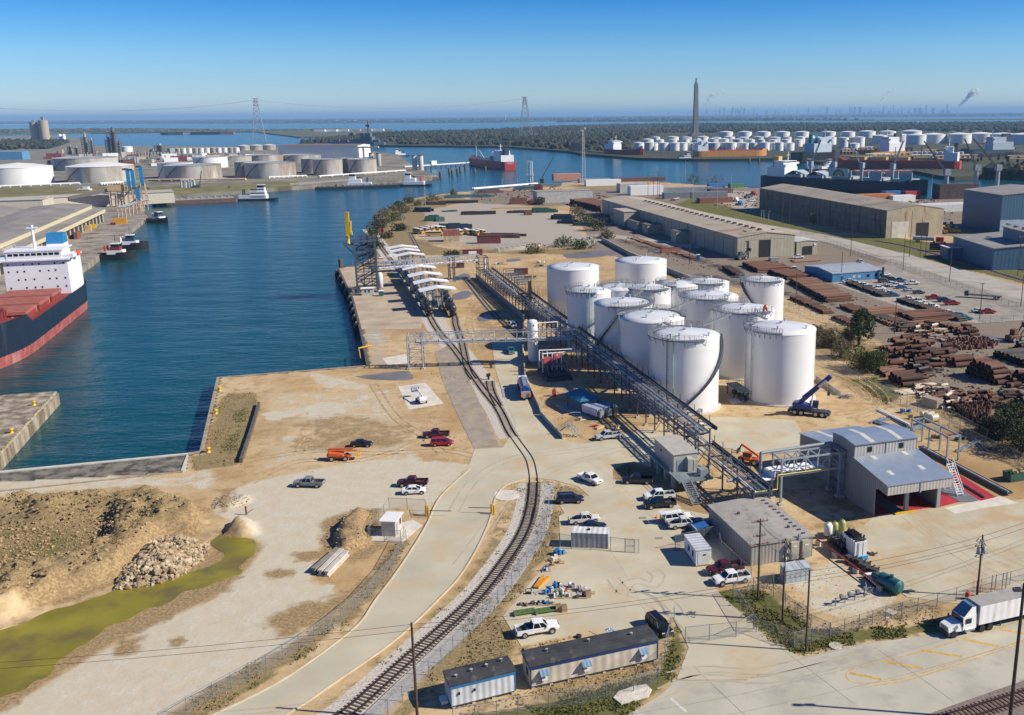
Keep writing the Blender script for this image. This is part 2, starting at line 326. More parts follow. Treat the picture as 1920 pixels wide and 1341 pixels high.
for q in([(1480,572),(1600,625),(1700,660),(1840,690),(1930,640),(1930,655),(1840,700),(1740,690),(1600,640)],[(1300,505),(1480,545),(1580,570),(1600,585),(1480,560),(1290,515)],[(1740,715),(1850,735),(1940,740),(1940,765),(1830,745),(1750,725)],[(1160,445),(1380,500),(1480,500),(1500,512),(1380,515),(1150,455)]):pA('dark',5,q,.55)
mD([(-200,1170),(-200,1075),(60,1075),(150,1040),(190,1020),(200,970),(60,985),(-200,990),(-200,950),(60,942),(130,938),(210,935),(300,930),(392,960),(385,1000),(310,1010),(225,1085),(100,1128),(0,1172)],3.4,3.,.75,2.6)
mD([(640,1050),(620,1020),(632,985),(660,965),(700,958),(690,990),(700,1020),(665,1035)],1.9,1.8,.5,2.)
mD([(415,1006),(425,985),(455,972),(485,980),(490,1003),(455,1010)],2.,2.2,.3,2.)
mD([(400,955),(410,930),(470,928),(478,940),(440,955)],.7,1.,.5,.9)
mD([(-200,930),(-60,930),(-60,960),(-200,960)],1,2)
HGT+=np.where(LAY[RC['lime']]<.2,vnoise(X,Y,9,4)*.18,0)
HGT=np.where(HGT>.25,HGT,.0)+np.where(HGT<=.25,.0,0)
ins=sdist(X,Y,SITE)<-.2
trench=px([(0,889),(348,853),(342,884),(-400,925),(-500,910)])
ins&=sdist(X,Y,trench)>0
ny,nx=X.shape;idx=np.arange(ny*nx).reshape(ny,nx)
keep=ins[:-1,:-1]&ins[1:,:-1]&ins[:-1,1:]&ins[1:,1:]
q=np.stack([idx[:-1,:-1],idx[:-1,1:],idx[1:,1:],idx[1:,:-1]],-1)[keep]
used=np.unique(q);remap=np.full(ny*nx,-1);remap[used]=np.arange(len(used));q=remap[q]
vv=np.stack([X.ravel(),Y.ravel(),HGT.ravel()],-1)[used]
me=bpy.data.meshes.new('site_ground');me.vertices.add(len(vv));me.vertices.foreach_set('co',vv.ravel());me.loops.add(q.size);me.loops.foreach_set('vertex_index',q.ravel())
me.polygons.add(len(q));me.polygons.foreach_set('loop_start',np.arange(len(q))*4);me.polygons.foreach_set('loop_total',np.full(len(q),4));me.polygons.foreach_set('use_smooth',np.ones(len(q),bool));me.update(calc_edges=True)
for nm,k in(('cover_a',0),('cover_b',4)):
 ca=me.color_attributes.new(nm,'FLOAT_COLOR','POINT');ca.data.foreach_set('color',np.stack([LAY[k+i].ravel()[used]for i in rG(4)],-1).astype(np.float32).ravel())
def ground_mat():
 m=bpy.data.materials.new('site_soil');m.use_nodes=True;t=m.node_tree;N=t.nodes;L=t.links;b=N['Principled BSDF'];iV(b,'Roughness',.95);iV(b,'Specular IOR Level',.15)
 tc=N.new('ShaderNodeTexCoord').outputs['Object']
 def noise(s,d=6,r=.6,dist=.0):
  n=N.new('ShaderNodeTexNoise');iV(n,'Scale',s);iV(n,'Detail',d);iV(n,'Roughness',r);iV(n,'Distortion',dist);L.new(tc,n.inputs['Vector']);return n.outputs[0]
 def mixc(f,a,c):
  x=N.new('ShaderNodeMix');x.data_type='RGBA';L.new(f,x.inputs[0])
  if isinstance(a,tuple):iV(x,6,(*a,1))
  else:L.new(a,x.inputs[6])
  if isinstance(c,tuple):iV(x,7,(*c,1))
  else:L.new(c,x.inputs[7])
  return x.outputs[2]
 def ramp(v,a,c):
  r=N.new('ShaderNodeMapRange');r.interpolation_type='SMOOTHSTEP';iV(r,1,a);iV(r,2,c);L.new(v,r.inputs[0]);return r.outputs[0]
 big=noise(.045,7,.6,.6);mid=noise(.35,7,.65,.3);fine=noise(2.2,5,.7)
 c=mixc(ramp(big,.35,.68),(.57,.43,.255),(.43,.285,.135));c=mixc(ramp(mid,.46,.70),c,(.36,.235,.11));c=mixc(ramp(noise(.018,6,.6),.52,.66),c,(.34,.22,.105))
 cols=[((.58,.525,.405),(.48,.40,.28)),((.25,.175,.09),(.40,.28,.145)),((.22,.165,.08),(.33,.25,.13)),((.185,.15,.115),(.30,.25,.19)),((.075,.095,.022),(.16,.145,.05)),((.20,.165,.016),(.30,.225,.035)),((.44,.39,.33),(.33,.29,.24)),((.055,.045,.04),(.11,.09,.075))]
 nsum=N.new('ShaderNodeMath');nsum.operation='ADD';L.new(mid,nsum.inputs[0]);L.new(big,nsum.inputs[1])
 for k,nm in((0,'cover_a'),(4,'cover_b')):
  at=N.new('ShaderNodeAttribute');at.attribute_name=nm;sp=N.new('ShaderNodeSeparateColor');L.new(at.outputs['Color'],sp.inputs[0])
  for i in rG(4):
   o=at.outputs['Alpha']if i==3 else sp.outputs[i]
   mu=N.new('ShaderNodeMath');mu.operation='MULTIPLY_ADD';L.new(nsum.outputs[0],mu.inputs[0]);iV(mu,1,.95);iV(mu,2,-.95)
   f0=N.new('ShaderNodeMath');f0.operation='MULTIPLY_ADD';L.new(fine,f0.inputs[0]);iV(f0,1,.35);L.new(mu.outputs[0],f0.inputs[2])
   f1=N.new('ShaderNodeMath');L.new(f0.outputs[0],f1.inputs[0]);L.new(o,f1.inputs[1])
   gt=N.new('ShaderNodeMath');gt.operation='GREATER_THAN';iV(gt,1,.02);L.new(o,gt.inputs[0])
   f2=ramp(f1.outputs[0],.52,.80);f3=N.new('ShaderNodeMath');f3.operation='MULTIPLY';L.new(f2,f3.inputs[0]);L.new(gt.outputs[0],f3.inputs[1])
   c=mixc(f3.outputs[0],c,mixc(ramp(fine,.38,.66),*cols[k+i])if i else mixc(ramp(mid,.40,.62),mixc(ramp(fine,.35,.65),cols[k][0]if k==0 else cols[4][0],cols[k+i][1]),(.545,.50,.395)if k==0 else cols[4][1]))
 hs=N.new('ShaderNodeHueSaturation');L.new(c,hs.inputs['Color']);r=N.new('ShaderNodeMapRange');iV(r,1,.3);iV(r,2,.7);iV(r,3,.86);iV(r,4,1.12);L.new(fine,r.inputs[0]);L.new(r.outputs[0],hs.inputs['Value']);L.new(hs.outputs[0],b.inputs['Base Color'])
 bp=N.new('ShaderNodeBump');iV(bp,'Strength',.5);iV(bp,'Distance',.25);L.new(mid,bp.inputs['Height']);L.new(bp.outputs[0],b.inputs['Normal'])
 return m
me.materials.append(ground_mat());so_=bpy.data.objects.new('site_ground',me);COL.objects.link(so_);tag(so_,kD='structure')
tb=K(M('trench_mud',(.10,.07,.035),.55,vA=.3,sC=.3));tb.pS(trench,-2.4,-.6);tb.B('trench_ground',kD='structure')
CONC=M('concrete',(.50,.455,.335),.85,vA=.09,sC=.12,sT=(.50,.385,.24),sA=.33,coord='Object')
CONC2=M('street_concrete',(.46,.43,.34),.85,vA=.10,sC=.15,sT=(.36,.33,.28),sA=.3)
def sH(name,pO,z,mat):return K(mat).pS(pO,z-.6,z).B(name,kD='structure')
YARD=px([(881,868),(890,842),(942,840),(968,800),(945,745),(928,690),(922,640),(984,640),(985,712),(1012,775),(1056,828),(1100,832),(1140,822),(1215,803),(1240,812),(1300,812),(1330,783),(1400,783),(1490,788),(1502,808),(1502,850),(1400,850),(1370,842),(1330,838),(1306,858),(1300,885),(1228,878),(1185,866),(1148,880),(1150,900),(1225,905),(1262,935),(1280,956),(1330,966),(1336,1000),(1400,1068),(1410,1088),(1342,1103),(1352,1116),(1443,1202),(1500,1232),(1400,1275),(1268,1276),(1291,1215),(1263,1156),(1213,1174),(1154,1187),(1120,1191),(1104,1184),(1042,1197),(977,1212),(943,1156),(1050,1024),(1048,968),(1058,963),(1049,948),(1104,930),(1084,913),(1040,901),(1001,896),(960,903),(945,910),(880,935),(840,930)])
sH('yard_pavement',YARD,.06,CONC)
rl=sL(px([(881,880),(826,931.6),(802,980),(778,1021),(744,1072.6),(702.6,1127.6),(671.7,1172),(592.6,1234),(513,1286),(400,1341),(250,1400),(0,1500)]));rr_=sL(px([(984.6,899),(950,910),(929.6,931.6),(919,973),(895,1028),(861,1083),(826,1120.7),(781.7,1165),(730,1210),(640.7,1272),(537.6,1341),(400,1410),(200,1520)]))
sH('road',rl+rr_[::-1],.068,M('road_concrete',(.48,.44,.325),.85,vA=.09,sC=.12,sT=(.5,.40,.26),sA=.30))
for nm,l in(('road_kerb',rl),('road_kerb',rr_)):
 b=K(M('kerb_concrete',(.5,.43,.31),.85,vA=.12,sC=.4));A=oL(l,-.1);B=oL(l,.12)
 for i in rG(len(l)-1):
  b.add([(*A[i],0),(*A[i+1],0),(*B[i+1],0),(*B[i],0),(*A[i],.2),(*A[i+1],.2),(*B[i+1],.2),(*B[i],.2)],[(4,5,6,7),(0,1,5,4),(2,3,7,6)])
 b.B(nm,kD='structure')
STR=px([(2300,1075),(1920,1163),(1770,1188),(1640,1205),(1525,1229),(1500,1233),(1400,1277),(1268,1277),(1240,1302),(1200,1328),(1150,1356),(1000,1460),(900,1560),(1500,1560),(1640,1378),(1750,1336),(1800,1318),(1920,1276),(2300,1170)])
sH('street',STR,.052,CONC2)
APR=px([(1640,968),(1700,958),(1790,950),(1900,940),(1925,935),(2200,905),(2300,1060),(1925,1150),(1700,1120),(1560,1010),(1530,1002),(1580,1000),(1620,985)])
sH('loading_apron_pavement',APR,.064,M('apron_concrete',(.49,.445,.325),.85,vA=.09,sC=.12,sT=(.46,.34,.20),sA=.42))
ASP=px([(815,660),(842,648),(880,712),(937,838),(890,843),(868,800),(830,715)])
sH('service_lane',ASP,.04,M('old_asphalt',(.30,.26,.21),.9,vA=.14,sC=.3,sT=(.40,.31,.2),sA=.35))
sH('yard_slab',px([(746,725),(798,718),(832,757),(766,768)]),.03,M('white_slab',(.62,.57,.49),.9,vA=.12,sC=.4));sH('yard_slab',px([(717,672),(760,664),(770,680),(727,685)]),.03,M('white_slab'))
RR=M('right_road_concrete',(.40,.365,.31),.9,vA=.1,sC=.1,sT=(.3,.26,.2),sA=.3)
a_=sL(px([(1300,402),(1420,428),(1532,450),(1640,482),(1760,516),(1920,564),(2200,650)]),6);b_=sL(px([(1310,396),(1430,420),(1545,440),(1640,462),(1760,493),(1920,537),(2200,615)]),6)
sH('works_road',a_+b_[::-1],.05,RR)
sH('car_park_pavement',px([(1570,522),(1657,496),(1690,476),(1760,500),(1850,528),(1925,555),(1960,590),(1848,606),(1800,588),(1690,552)]),.04,M('car_park_surface',(.31,.275,.23),.9,vA=.12,sC=.2,sT=(.22,.19,.15),sA=.3))
DK=M('dock_deck',(.44,.35,.25),.9,vA=.14,sC=.15,sT=(.33,.22,.15),sA=.2)
sH('dock_deck',px([(636,504),(700,500),(760,560),(790,600),(790,618),(678,618),(663,560)]),.05,DK)
sH('truck_lane',px([(1300,466),(1350,462),(1150,440),(1100,440)]),.03,RR)
for l in([(1055,477),(1095,472),(1150,471),(1148,478),(1100,484),(1065,484)],[(850,521),(870,513),(882,518),(870,525),(850,526)],[(848,553),(872,545),(884,550),(875,560),(850,562)],[(895,595),(912,590),(928,594),(915,602),(898,602)],[(950,487),(972,485),(975,489),(952,491)],[(666,706),(755,696),(770,700),(770,712),(700,712)],[(1830,628),(1860,630),(1880,640),(1850,643)]):
 K(M('puddle_water',(.19,.17,.145),.35,sO=.25,vA=.2,sC=.2)).pS(sL(px(l)+[px(l)[0]],1)[:-1],-.05,.045).B('puddle',kD='structure')
TYM=M('tyre_worn_dirt',(.43,.305,.165),.95,vA=.3,sC=.5);TYC=M('tyre_worn_concrete',(.425,.385,.285),.9,vA=.15,sC=.4)
for m_,z_,wd_,gl in((TYM,.035,.38,([(1520,690),(1580,705),(1628,730),(1640,755),(1600,772),(1540,780)],[(1535,683),(1600,703),(1650,735),(1655,765),(1600,785)],[(1530,700),(1590,720),(1615,745),(1580,762)],[(480,860),(600,845),(700,850),(830,845),(900,858)],[(470,905),(560,865),(680,862),(780,830),(815,790)],[(700,720),(740,780),(790,815),(830,850)],[(560,850),(590,815),(660,800),(740,802)],[(880,480),(900,540),(880,600),(900,660)],[(955,480),(1000,500),(1010,560)])),(TYC,.0715,.3,([(1165,1115),(1178,1095),(1200,1090),(1225,1098),(1235,1080),(1222,1070)],[(1150,1085),(1170,1110),(1215,1122),(1245,1150),(1262,1180)],[(1200,830),(1120,855),(1040,880),(960,930),(905,1000),(860,1060)],[(1120,840),(1040,850),(960,860),(890,900),(850,960)],[(1255,1270),(1320,1258),(1420,1262),(1520,1240),(1640,1212)],[(1240,1300),(1330,1270),(1450,1272),(1600,1235)],[(1690,960),(1740,1000),(1830,1060),(1930,1110)],[(1720,955),(1780,1000),(1900,1060),(2000,1090)]))):
 for l in gl:
  for o_ in(-.95,.95):l2=sL(oL(px(l),o_),1.5);b=K(m_);ribbon(b,oL(l2,-wd_/2),oL(l2,wd_/2),z_);b.B('tyre_mark_path',kD='structure')
rs_=np.random.RandomState(9);al=sL(ALG+[ALG[0]],.7)[:-1];al=[(x+.9*(vnoise(np.array([x]),np.array([y]),3.,4)[0]-.5)*3,y+.9*(vnoise(np.array([x+50]),np.array([y]),3.,4)[0]-.5)*3)for x,y in al]
pm=M('scummy_water',(.235,.20,.016),.30,vA=.22,sC=.12,sO=.35,sT=(.16,.125,.03),sA=.35);K(pm).pS(al,-.1,.05).B('pond_water',kD='structure')
# tank farm
TW=M('tank_white_paint',(.73,.735,.74),.26,vA=.025,sC=.15,sT=(.70,.69,.66),sA=.10)
GA=M('galvanised_steel',(.22,.24,.26),.6,.1,vA=.15,sC=1.)
DS=M('dark_steel',(.055,.07,.09),.65,.0,vA=.2,sC=1.)
PI=M('pale_pipe',(.46,.47,.48),.5,.0,vA=.12,sC=.6)
WPIPE=M('white_pipe',(.78,.78,.77),.4,vA=.06)
GY=M('grey_paint',(.28,.31,.33),.5,vA=.1)
BK=M('black_paint',(.015,.015,.018),.45,vA=.2)
CB_=M('concrete_base',(.5,.46,.38),.85,vA=.12,sC=.6)
RED=M('red_paint',(.42,.04,.03),.5,vA=.12)
YEL=M('yellow_paint',(.70,.42,.02),.5,vA=.1)
BLUE=M('blue_paint',(.03,.14,.36),.5,vA=.12)
def rI(mb,pts,h=1.05,r=.035,sQ=1.6,mid=True):
 acc=0
 for a,b in zip(pts,pts[1:]):
  a=Vc(a);b=Vc(b);L=(b-a).length;n=max(1,round(L/sQ))
  for k in rG(n+1):
   c=a.lerp(b,k/n);mb.tU(c,c+Vc((0,0,h)),r,4,caps=False)
  u=Vc((0,0,h));mb.tU(a+u,b+u,r,4,caps=False)
  if mid:mb.tU(a+u*.5,b+u*.5,r*.8,4,caps=False)
def arc(cx,cy,r,a0,a1,z0,z1=None,n=16):
 z1=z0 if z1 is None else z1
 return[(cx+r*cos(rad(a0+(a1-a0)*k/n)),cy+r*sin(rad(a0+(a1-a0)*k/n)),z0+(z1-z0)*k/n)for k in rG(n+1)]
TANKH=17.6
def storage_tank(lB,u0,u1,v,walk=None,stair=None,pipes=(),H=TANKH,r=None):
 x,y=P((u0+u1)/2,v,H);d=hypot(x,y);dep=y*FW[1]+(H-CAMH)*FW[2];rr=r or(u1-u0)/2*dep/FOC
 t=tG('storage_tank',lB,'storage tank',(x,y,0),gP='white storage tanks of the near tank farm')
 b=K(CB_);b.lA([(rr+.7,0),(rr+.7,.25),(rr+.2,.4)],n=48);b.B('base_ring',t)
 b=K(TW)
 b.lA([(rr,.3),(rr,H)],n=64,caps=False)
 for k in rG(1,7):z=.3+k*(H-.3)/7;b.lA([(rr+.012,z-.025),(rr+.012,z+.025)],n=64,caps=False)
 b.B('shell',t)
 b=K(TW);b.lA([(rr+.08,H-.02),(rr+.08,H+.1),(rr*.66,H+.62),(rr*.33,H+1.),(.3,H+1.25)],n=48)
 for k in rG(8):
  a=k*pi/4+.3
  b.tU((rr*.97*cos(a),rr*.97*sin(a),H+.14),(.4*cos(a),.4*sin(a),H+1.24),.012,4,caps=False)
 b.B('roof',t)
 K(PI).lA([(.35,H+1.2),(.35,H+1.6),(.5,H+1.65),(.5,H+1.75)],n=10).B('roof_vent',t)
 for a_,q_ in((70,.7),(250,.55),(330,.75)):K(PI).lA([(.22,0),(.22,.7),(.34,.7),(.34,.8)],c=(rr*q_*cos(rad(a_)),rr*q_*sin(rad(a_)),H+.25+(1-q_)*1.),n=8).B('roof_vent',t)
 b=K(TW);a=rad(-68);c=(rr*cos(a),rr*sin(a));n_=Vc((cos(a),sin(a),0))
 b.tU(Vc((*c,1.2)),Vc((*c,1.2))+n_*.35,.45,12);b.mat(GY).tU(Vc((*c,1.2))+n_*.35,Vc((*c,1.2))+n_*.43,.55,12);b.B('manhole',t)
 if walk:
  a0,a1=walk;n=28;ri,ro=rr-.75,rr+.55;b=K(GA);A=arc(0,0,ri,a0,a1,H+.52,n=n);B=arc(0,0,ro,a0,a1,H+.52,n=n)
  for k in rG(n):
   b.quad(A[k],B[k],B[k+1],A[k+1]);lo=lambda q:(q[0],q[1],q[2]-.18)
   b.quad(lo(A[k]),lo(A[k+1]),lo(B[k+1]),lo(B[k]));b.quad(B[k],lo(B[k]),lo(B[k+1]),B[k+1]);b.quad(A[k+1],lo(A[k+1]),lo(A[k]),A[k])
  b.mat(DS)
  for k in rG(0,n+1,2):
   p,q=Vc(B[k]),Vc(A[k]);b.tU((p.x,p.y,H+.3),(q.x*.97,q.y*.97,H+.3),.07,4);b.tU((p.x,p.y,H+.3),(q.x/ri*rr,q.y/ri*rr,H-1.),.06,4)
  b.B('walkway',t)
  b=K(GA);rI(b,B,sQ=1.4);rI(b,A,sQ=2.5)
  rI(b,[A[-1],B[-1]]);b.B('railing',t)
 if stair:
  a0,a1,z0,z1=stair;n=44;b=K(DS);A=arc(0,0,rr+.12,a0,a1,z0,z1,n);B=arc(0,0,rr+.95,a0,a1,z0,z1,n)
  for k in rG(n):
   b.quad(A[k],B[k],B[k+1],A[k+1])
  for Ln in(A,B):
   for k in rG(n):b.tU(Ln[k],Ln[k+1],.10,4,caps=False)
  b.B('stair',t);b=K(GA);rI(b,B[::3],sQ=9,r=.04);b.B('stair_railing',t)
 for a,col in pipes:
  b=K(col);c,s_=cos(rad(a)),sin(rad(a));R_=rr+.45
  b.path([(R_*c,R_*s_,.4),(R_*c,R_*s_,H+1.6),((rr-1.2)*c,(rr-1.2)*s_,H+1.6),((rr-1.2)*c,(rr-1.2)*s_,H+.4)],.11,6)
  for z in rG(2,17,3):b.tU((R_*c,R_*s_,z),(rr*c,rr*s_,z),.08,4)
  b.B('riser_pipe',t)
 return t,x,y,rr
GRN=M('green_pipe',(.25,.52,.40),.5)
TK={}
for k,lab,u0,u1,v,wk,st,pp in[('a','plain white tank without walkway at the far left of the tank farm',1025,1123,500,None,None,()),('b','plain white tank without walkway at the far rear beside the laydown pond',1153,1250,488,None,None,()),('n','white tank almost hidden behind the narrow tank with the green pipe',1122,1200,539,(60,200),None,()),('h','white tank mostly hidden between two rear tanks in the middle of the farm',1232,1312,533,(120,260),None,()),('g','narrow white tank in the rear row with a ring walkway facing the camera',1176,1258,540,(100,330),None,((200,PI),)),('i','narrow white tank in the rear row between two ring walkways, third from the left',1286,1367,529,(100,310),None,()),('m','narrow white tank at the rear right with a stair falling across its front',1390,1470,525,(130,320),(-165,-45,17.2,.6),()),('c','narrow white tank with a pale green pipe down its face next to the pipe rack',1062.7,1146,545,(110,290),None,((-88,GRN),)),('j','white tank in the middle row with a cranked pipe over its walkway',1275.6,1384,555,(90,300),None,((-60,PI),)),('d','white tank by the pipe rack with a dark stair climbing its left flank',1114,1224,568,(-120,60),(-172,-92,2,17.2),()),('k','white tank in the second row with a red hose on its roof walkway',1338,1452,580,(80,320),None,((-75,PI),)),('e','white tank by the pipe rack with a walkway round its back edge',1161,1283,594,(-10,180),None,((-165,PI),)),('l','large white tank at the right front beside the blue crane',1399,1529,615,(130,262),None,((-150,PI),(-168,PI))),('f','nearest white tank with a long curved stair up its right side',1218,1349,628,(55,300),(-106,12,.5,17.4),((-122,DS),(-112,GRN)))]:
 TK[k]=storage_tank(lab,u0,u1,v,wk,st,pp)
def gangway(k1,k2,lB):
 _,x0,y0,r0=TK[k1];_,x1,y1,r1=TK[k2];d=Vc((x1-x0,y1-y0,0));L=d.length;d.normalize();a=Vc((x0,y0,TANKH+.45))+d*(r0+.4);b_=Vc((x1,y1,TANKH+.45))-d*(r1+.4);n_=Vc((-d.y,d.x,0))*.45;z=Vc((0,0,-.2))
 if(b_-a).dot(d)<.6:return
 t=tG('tank_gangway',lB,'gangway',(a.x,a.y,a.z),gP='gangways between the tank tops');o=a.copy();a-=o;b_-=o
 m=K(GA);m.add([a+n_,a-n_,b_-n_,b_+n_,a+n_+z,a-n_+z,b_-n_+z,b_+n_+z],[(0,1,2,3),(7,6,5,4),(0,3,7,4),(1,5,6,2),(0,4,5,1),(2,6,7,3)]);m.B('deck',t)
 m=K(GA);rI(m,[a+n_,b_+n_]);rI(m,[a-n_,b_-n_]);m.B('railing',t)
gangway('f','k','grey gangway from the nearest stair tank to the tank with the red hose');gangway('k','l','grey gangway from the red hose tank to the large right front tank');gangway('e','j','grey gangway between the middle tanks over the gap behind the nearest tank')
gangway('f','e','short grey gangway joining the nearest tank to the one behind it');gangway('c','g','grey gangway between the two narrow tanks at the rear left');gangway('i','m','grey gangway reaching the rear right tank with the falling stair');gangway('g','i','grey gangway between the two narrow rear tanks in the middle');gangway('d','g','grey gangway from the left flank stair tank to the rear row');gangway('j','k','grey gangway between the middle row tank and the red hose tank')
b=K(M('orange_hose',(.75,.09,.02),.6));_x,_y,_rr=TK['k'][1:];b.path([(_x+4,_y-_rr+1,TANKH+.7),(_x+4.4,_y-_rr+.7,TANKH+2.6),(_x+5,_y-_rr+1.6,TANKH+1)],.28,8);b.B('red_hose',lB='bright red hose looped on the second row tank walkway',cT='hose')
for k in rG(3):K(PI).path([(_x+1+k*2.1,_y-_rr+.6,TANKH+.5),(_x+1+k*2.1,_y-_rr+.6,TANKH+2.2),(_x+2+k*2.1,_y-_rr+1.6,TANKH+2.2),(_x+2+k*2.1,_y-_rr+1.6,TANKH+.6)],.1,6).B('vent_pipe',lB='looped grey vent pipe of three beside the red hose on the tank top',cT='vent pipe',gP='looped vent pipes beside the red hose')
t=tG('pump_platform','grey pump platform standing between the nearest tank and the large right tank','platform',(*P(1385,745),0),rad(-72.5))
b=K(GA);b.bO((0,0,2.6),(9,3,.25));b.B('deck',t);b=K(GA);rI(b,[(-4.5,-1.5,2.7),(4.5,-1.5,2.7),(4.5,1.5,2.7),(-4.5,1.5,2.7)]);b.B('railing',t)
for sx_ in(-4,0,4):
 for sy_ in(-1.2,1.2):K(DS).bO((sx_,sy_,1.3),(.22,.22,2.6)).B('leg',t)
b=K(DS)
for k in rG(3):b.bO((-3+k*3,.2,.6),(1.4,.8,.9));b.tU((-3+k*3,.2,1),(-3+k*3,1.4,2),.16)
b.B('pump',t);K(CB_).bO((3.2,-2.6,.15),(4,2.4,.3)).B('plinth',t)
# main pipe rack, local axes: x along the rack towards the camera, y to the right
RK=rad(-72.5);R0=(-53.1,404.)
def S(s,t_,z=0):return(R0[0]+.3007*s+.9537*t_,R0[1]-.9537*s+.3007*t_,z)
random.seed(11)
def rack_section(lB,s0,s1,wd,decks,sQ,ncol=2,pipes=9,tray=None,braces=True):
 t=tG('pipe_rack',lB,'pipe rack',S(s0,0),RK);L=s1-s0;top=max(decks)
 n=int(round(L/sQ))
 for k in rG(n+1):
  x=k*L/n;b=K(DS)
  for y in(0,wd):b.bO((x,y,top/2+.4),(.26,.26,top+.8))
  for z in decks:b.bO((x,wd/2,z),(.22,wd,.3))
  if braces and k%3==0:b.tU((x,0,.4),(x,wd,decks[0]),.07,4)
  b.mat(CB_)
  for y in(0,wd):b.bO((x,y,.2),(.8,.8,.5))
  b.B('support_frame',t)
 b=K(GA)
 for z in decks:
  for y in(0,wd):b.bO((L/2,y,z+.05),(L,.18,.34))
  b.bO((L/2,-.0,z-.9),(L,.12,.16))
  for k in rG(n):
   if k%2==0:b.tU((k*L/n,0,z-.9),((k+1)*L/n,0,z),.06,4)
   else:b.tU((k*L/n,0,z),((k+1)*L/n,0,z-.9),.06,4)
 b.B('side_beam',t)
 for z in decks:
  for k in rG(pipes):
   y=.25+(wd-.5)*(k+RU(.2,.8))/pipes;r=random.choice((.05,.06,.08,.11,.14));a=0 if random.random()<.75 else RU(0,L*.4);e=L if random.random()<.75 else RU(L*.5,L)
   m=random.choice((PI,PI,GA,GA,WPIPE,DS,DS,DS));b=K(m);b.tU((a,y,z+.25+r),(e,y,z+.25+r),r,6)
   for q in rG(int(L/9)):
    xq=RU(a,e)
    if random.random()<.3:b.tU((xq-.25,y,z+.25+r),(xq+.25,y,z+.25+r),r*1.7,6)
    if random.random()<.22:b.path([(xq,y,z+.3),(xq,y,z+1.1),(xq+.5,y,z+1.1),(xq+.5,y+.4,z+.3)],.06,5)
   b.B('pipe',t)
 if tray:
  y0,y1,z=tray;b=K(DS);b.bO((L/2,y1-.2,z),(L,.45,.14));b.bO((L/2,y1,z+.3),(L,.08,.6));[b.bO((q*2.2+1,(y0+y1)/2,z-.1),(.12,y1-y0,.12))for q in rG(int(L/2.2))];b.B('cable_tray',t)
  b=K(GA);rI(b,[(0,y0,z+.05),(L,y0,z+.05)],sQ=3.2);b.B('railing',t)
  b=K(DS)
  for k in rG(int(L/4)):b.bO((k*4+1,y1,z+1.),(.12,.12,1.8))
  b.B('tray_post',t)
 return t
rack_section('long grey pipe rack running beside the tank farm at its far low end',0,75,3.6,(4.6,),5.2,pipes=11,tray=(3.7,4.9,5.2))
rack_section('tall two level pipe rack squeezed between the white tanks and the blue shelter',75.2,236,3.1,(4.7,7.2),5.75,pipes=10,tray=(3.3,4.7,7.6))
rack_section('low near end of the pipe rack beside the elevated switch house',236.2,262,3.,(4.7,),6.2,pipes=7,tray=(3.1,3.6,5.))
t=tG('pipe_manifold','cluster of white riser pipes at the far end of the pipe rack','pipe manifold',S(-3,1),RK)
for k in rG(4):K(WPIPE).tU((-2+k*.9,1.5,3),(-2+k*.9,1.5,9.2),.28,8).B('riser',t)
b=K(DS)
for x in(-4,0,3):
 for y in(-1.5,2.5):b.bO((x,y,5),(.25,.25,10))
for z in(4.5,7,9.8):b.bO((-.5,-1.5,z),(7,.2,.25));b.bO((-.5,2.5,z),(7,.2,.25));b.bO((-4,.5,z),(.2,4,.25));b.bO((3,.5,z),(.2,4,.25))
b.B('frame',t)
t=tG('valve_rack','grey open steel valve rack right of the far end of the pipe rack','valve rack',S(14,7),RK);b=K(DS)
for k in rG(6):
 for y in(0,5.5):b.bO((k*5.5,y,3.4),(.22,.22,6.8))
 for z in(4.6,6.6):b.bO((k*5.5,2.75,z),(.2,5.5,.25))
b.B('frame',t);b=K(PI)
for k in rG(7):b.tU((0,.5+k*.75,4.9),(27.5,.5+k*.75,4.9),.14)
b.B('pipe',t);b=K(GA);rI(b,[(0,5.5,4.8),(27.5,5.5,4.8)]);b.B('railing',t)
# truss bridges
def truss(b,p,q,w_,z0,z1,n,r=.13):
 p=Vc((*p,0));q=Vc((*q,0));d=(q-p);L=d.length;d.normalize();s_=Vc((-d.y,d.x,0))*w_/2
 for sg in(1,-1):
  for z in(z0,z1):b.tU(p+s_*sg+Vc((0,0,z)),q+s_*sg+Vc((0,0,z)),r,4)
  for k in rG(n+1):
   c=p+d*(L*k/n)+s_*sg;b.tU(c+Vc((0,0,z0)),c+Vc((0,0,z1)),r*.75,4)
   if k<n:
    e=p+d*(L*(k+1)/n)+s_*sg;zz=(z0,z1)if k%2 else(z1,z0);b.tU(c+Vc((0,0,zz[0])),e+Vc((0,0,zz[1])),r*.7,4)
 for k in rG(n+1):
  c=p+d*(L*k/n)
  for z in(z0,z1):b.tU(c+s_+Vc((0,0,z)),c-s_+Vc((0,0,z)),r*.7,4)
  if k<n:e=p+d*(L*(k+1)/n);b.tU(c+s_+Vc((0,0,z1)),e-s_+Vc((0,0,z1)),r*.55,4)
BR=M('bridge_steel',(.42,.45,.49),.5,.2,vA=.1)
t=tG('truss_bridge','pale steel truss pipe bridge crossing both rail tracks near the white vessel','pipe bridge',(0,0,0))
A_=P(781,690);B_=S(148,-.5)
b=K(BR);truss(b,A_,B_[:2],3.,7.3,9.9,14);b.B('truss',t)
b=K(BR)
dx=Vc((B_[0]-A_[0],B_[1]-A_[1],0)).normalized();dn=Vc((-dx.y,dx.x,0));A3=Vc((*A_,0))
for i in(-2,2):
 for j in(-1.5,1.5):c=A3+dx*i+dn*j;b.tU(c,c+Vc((0,0,9.9)),.2,6)
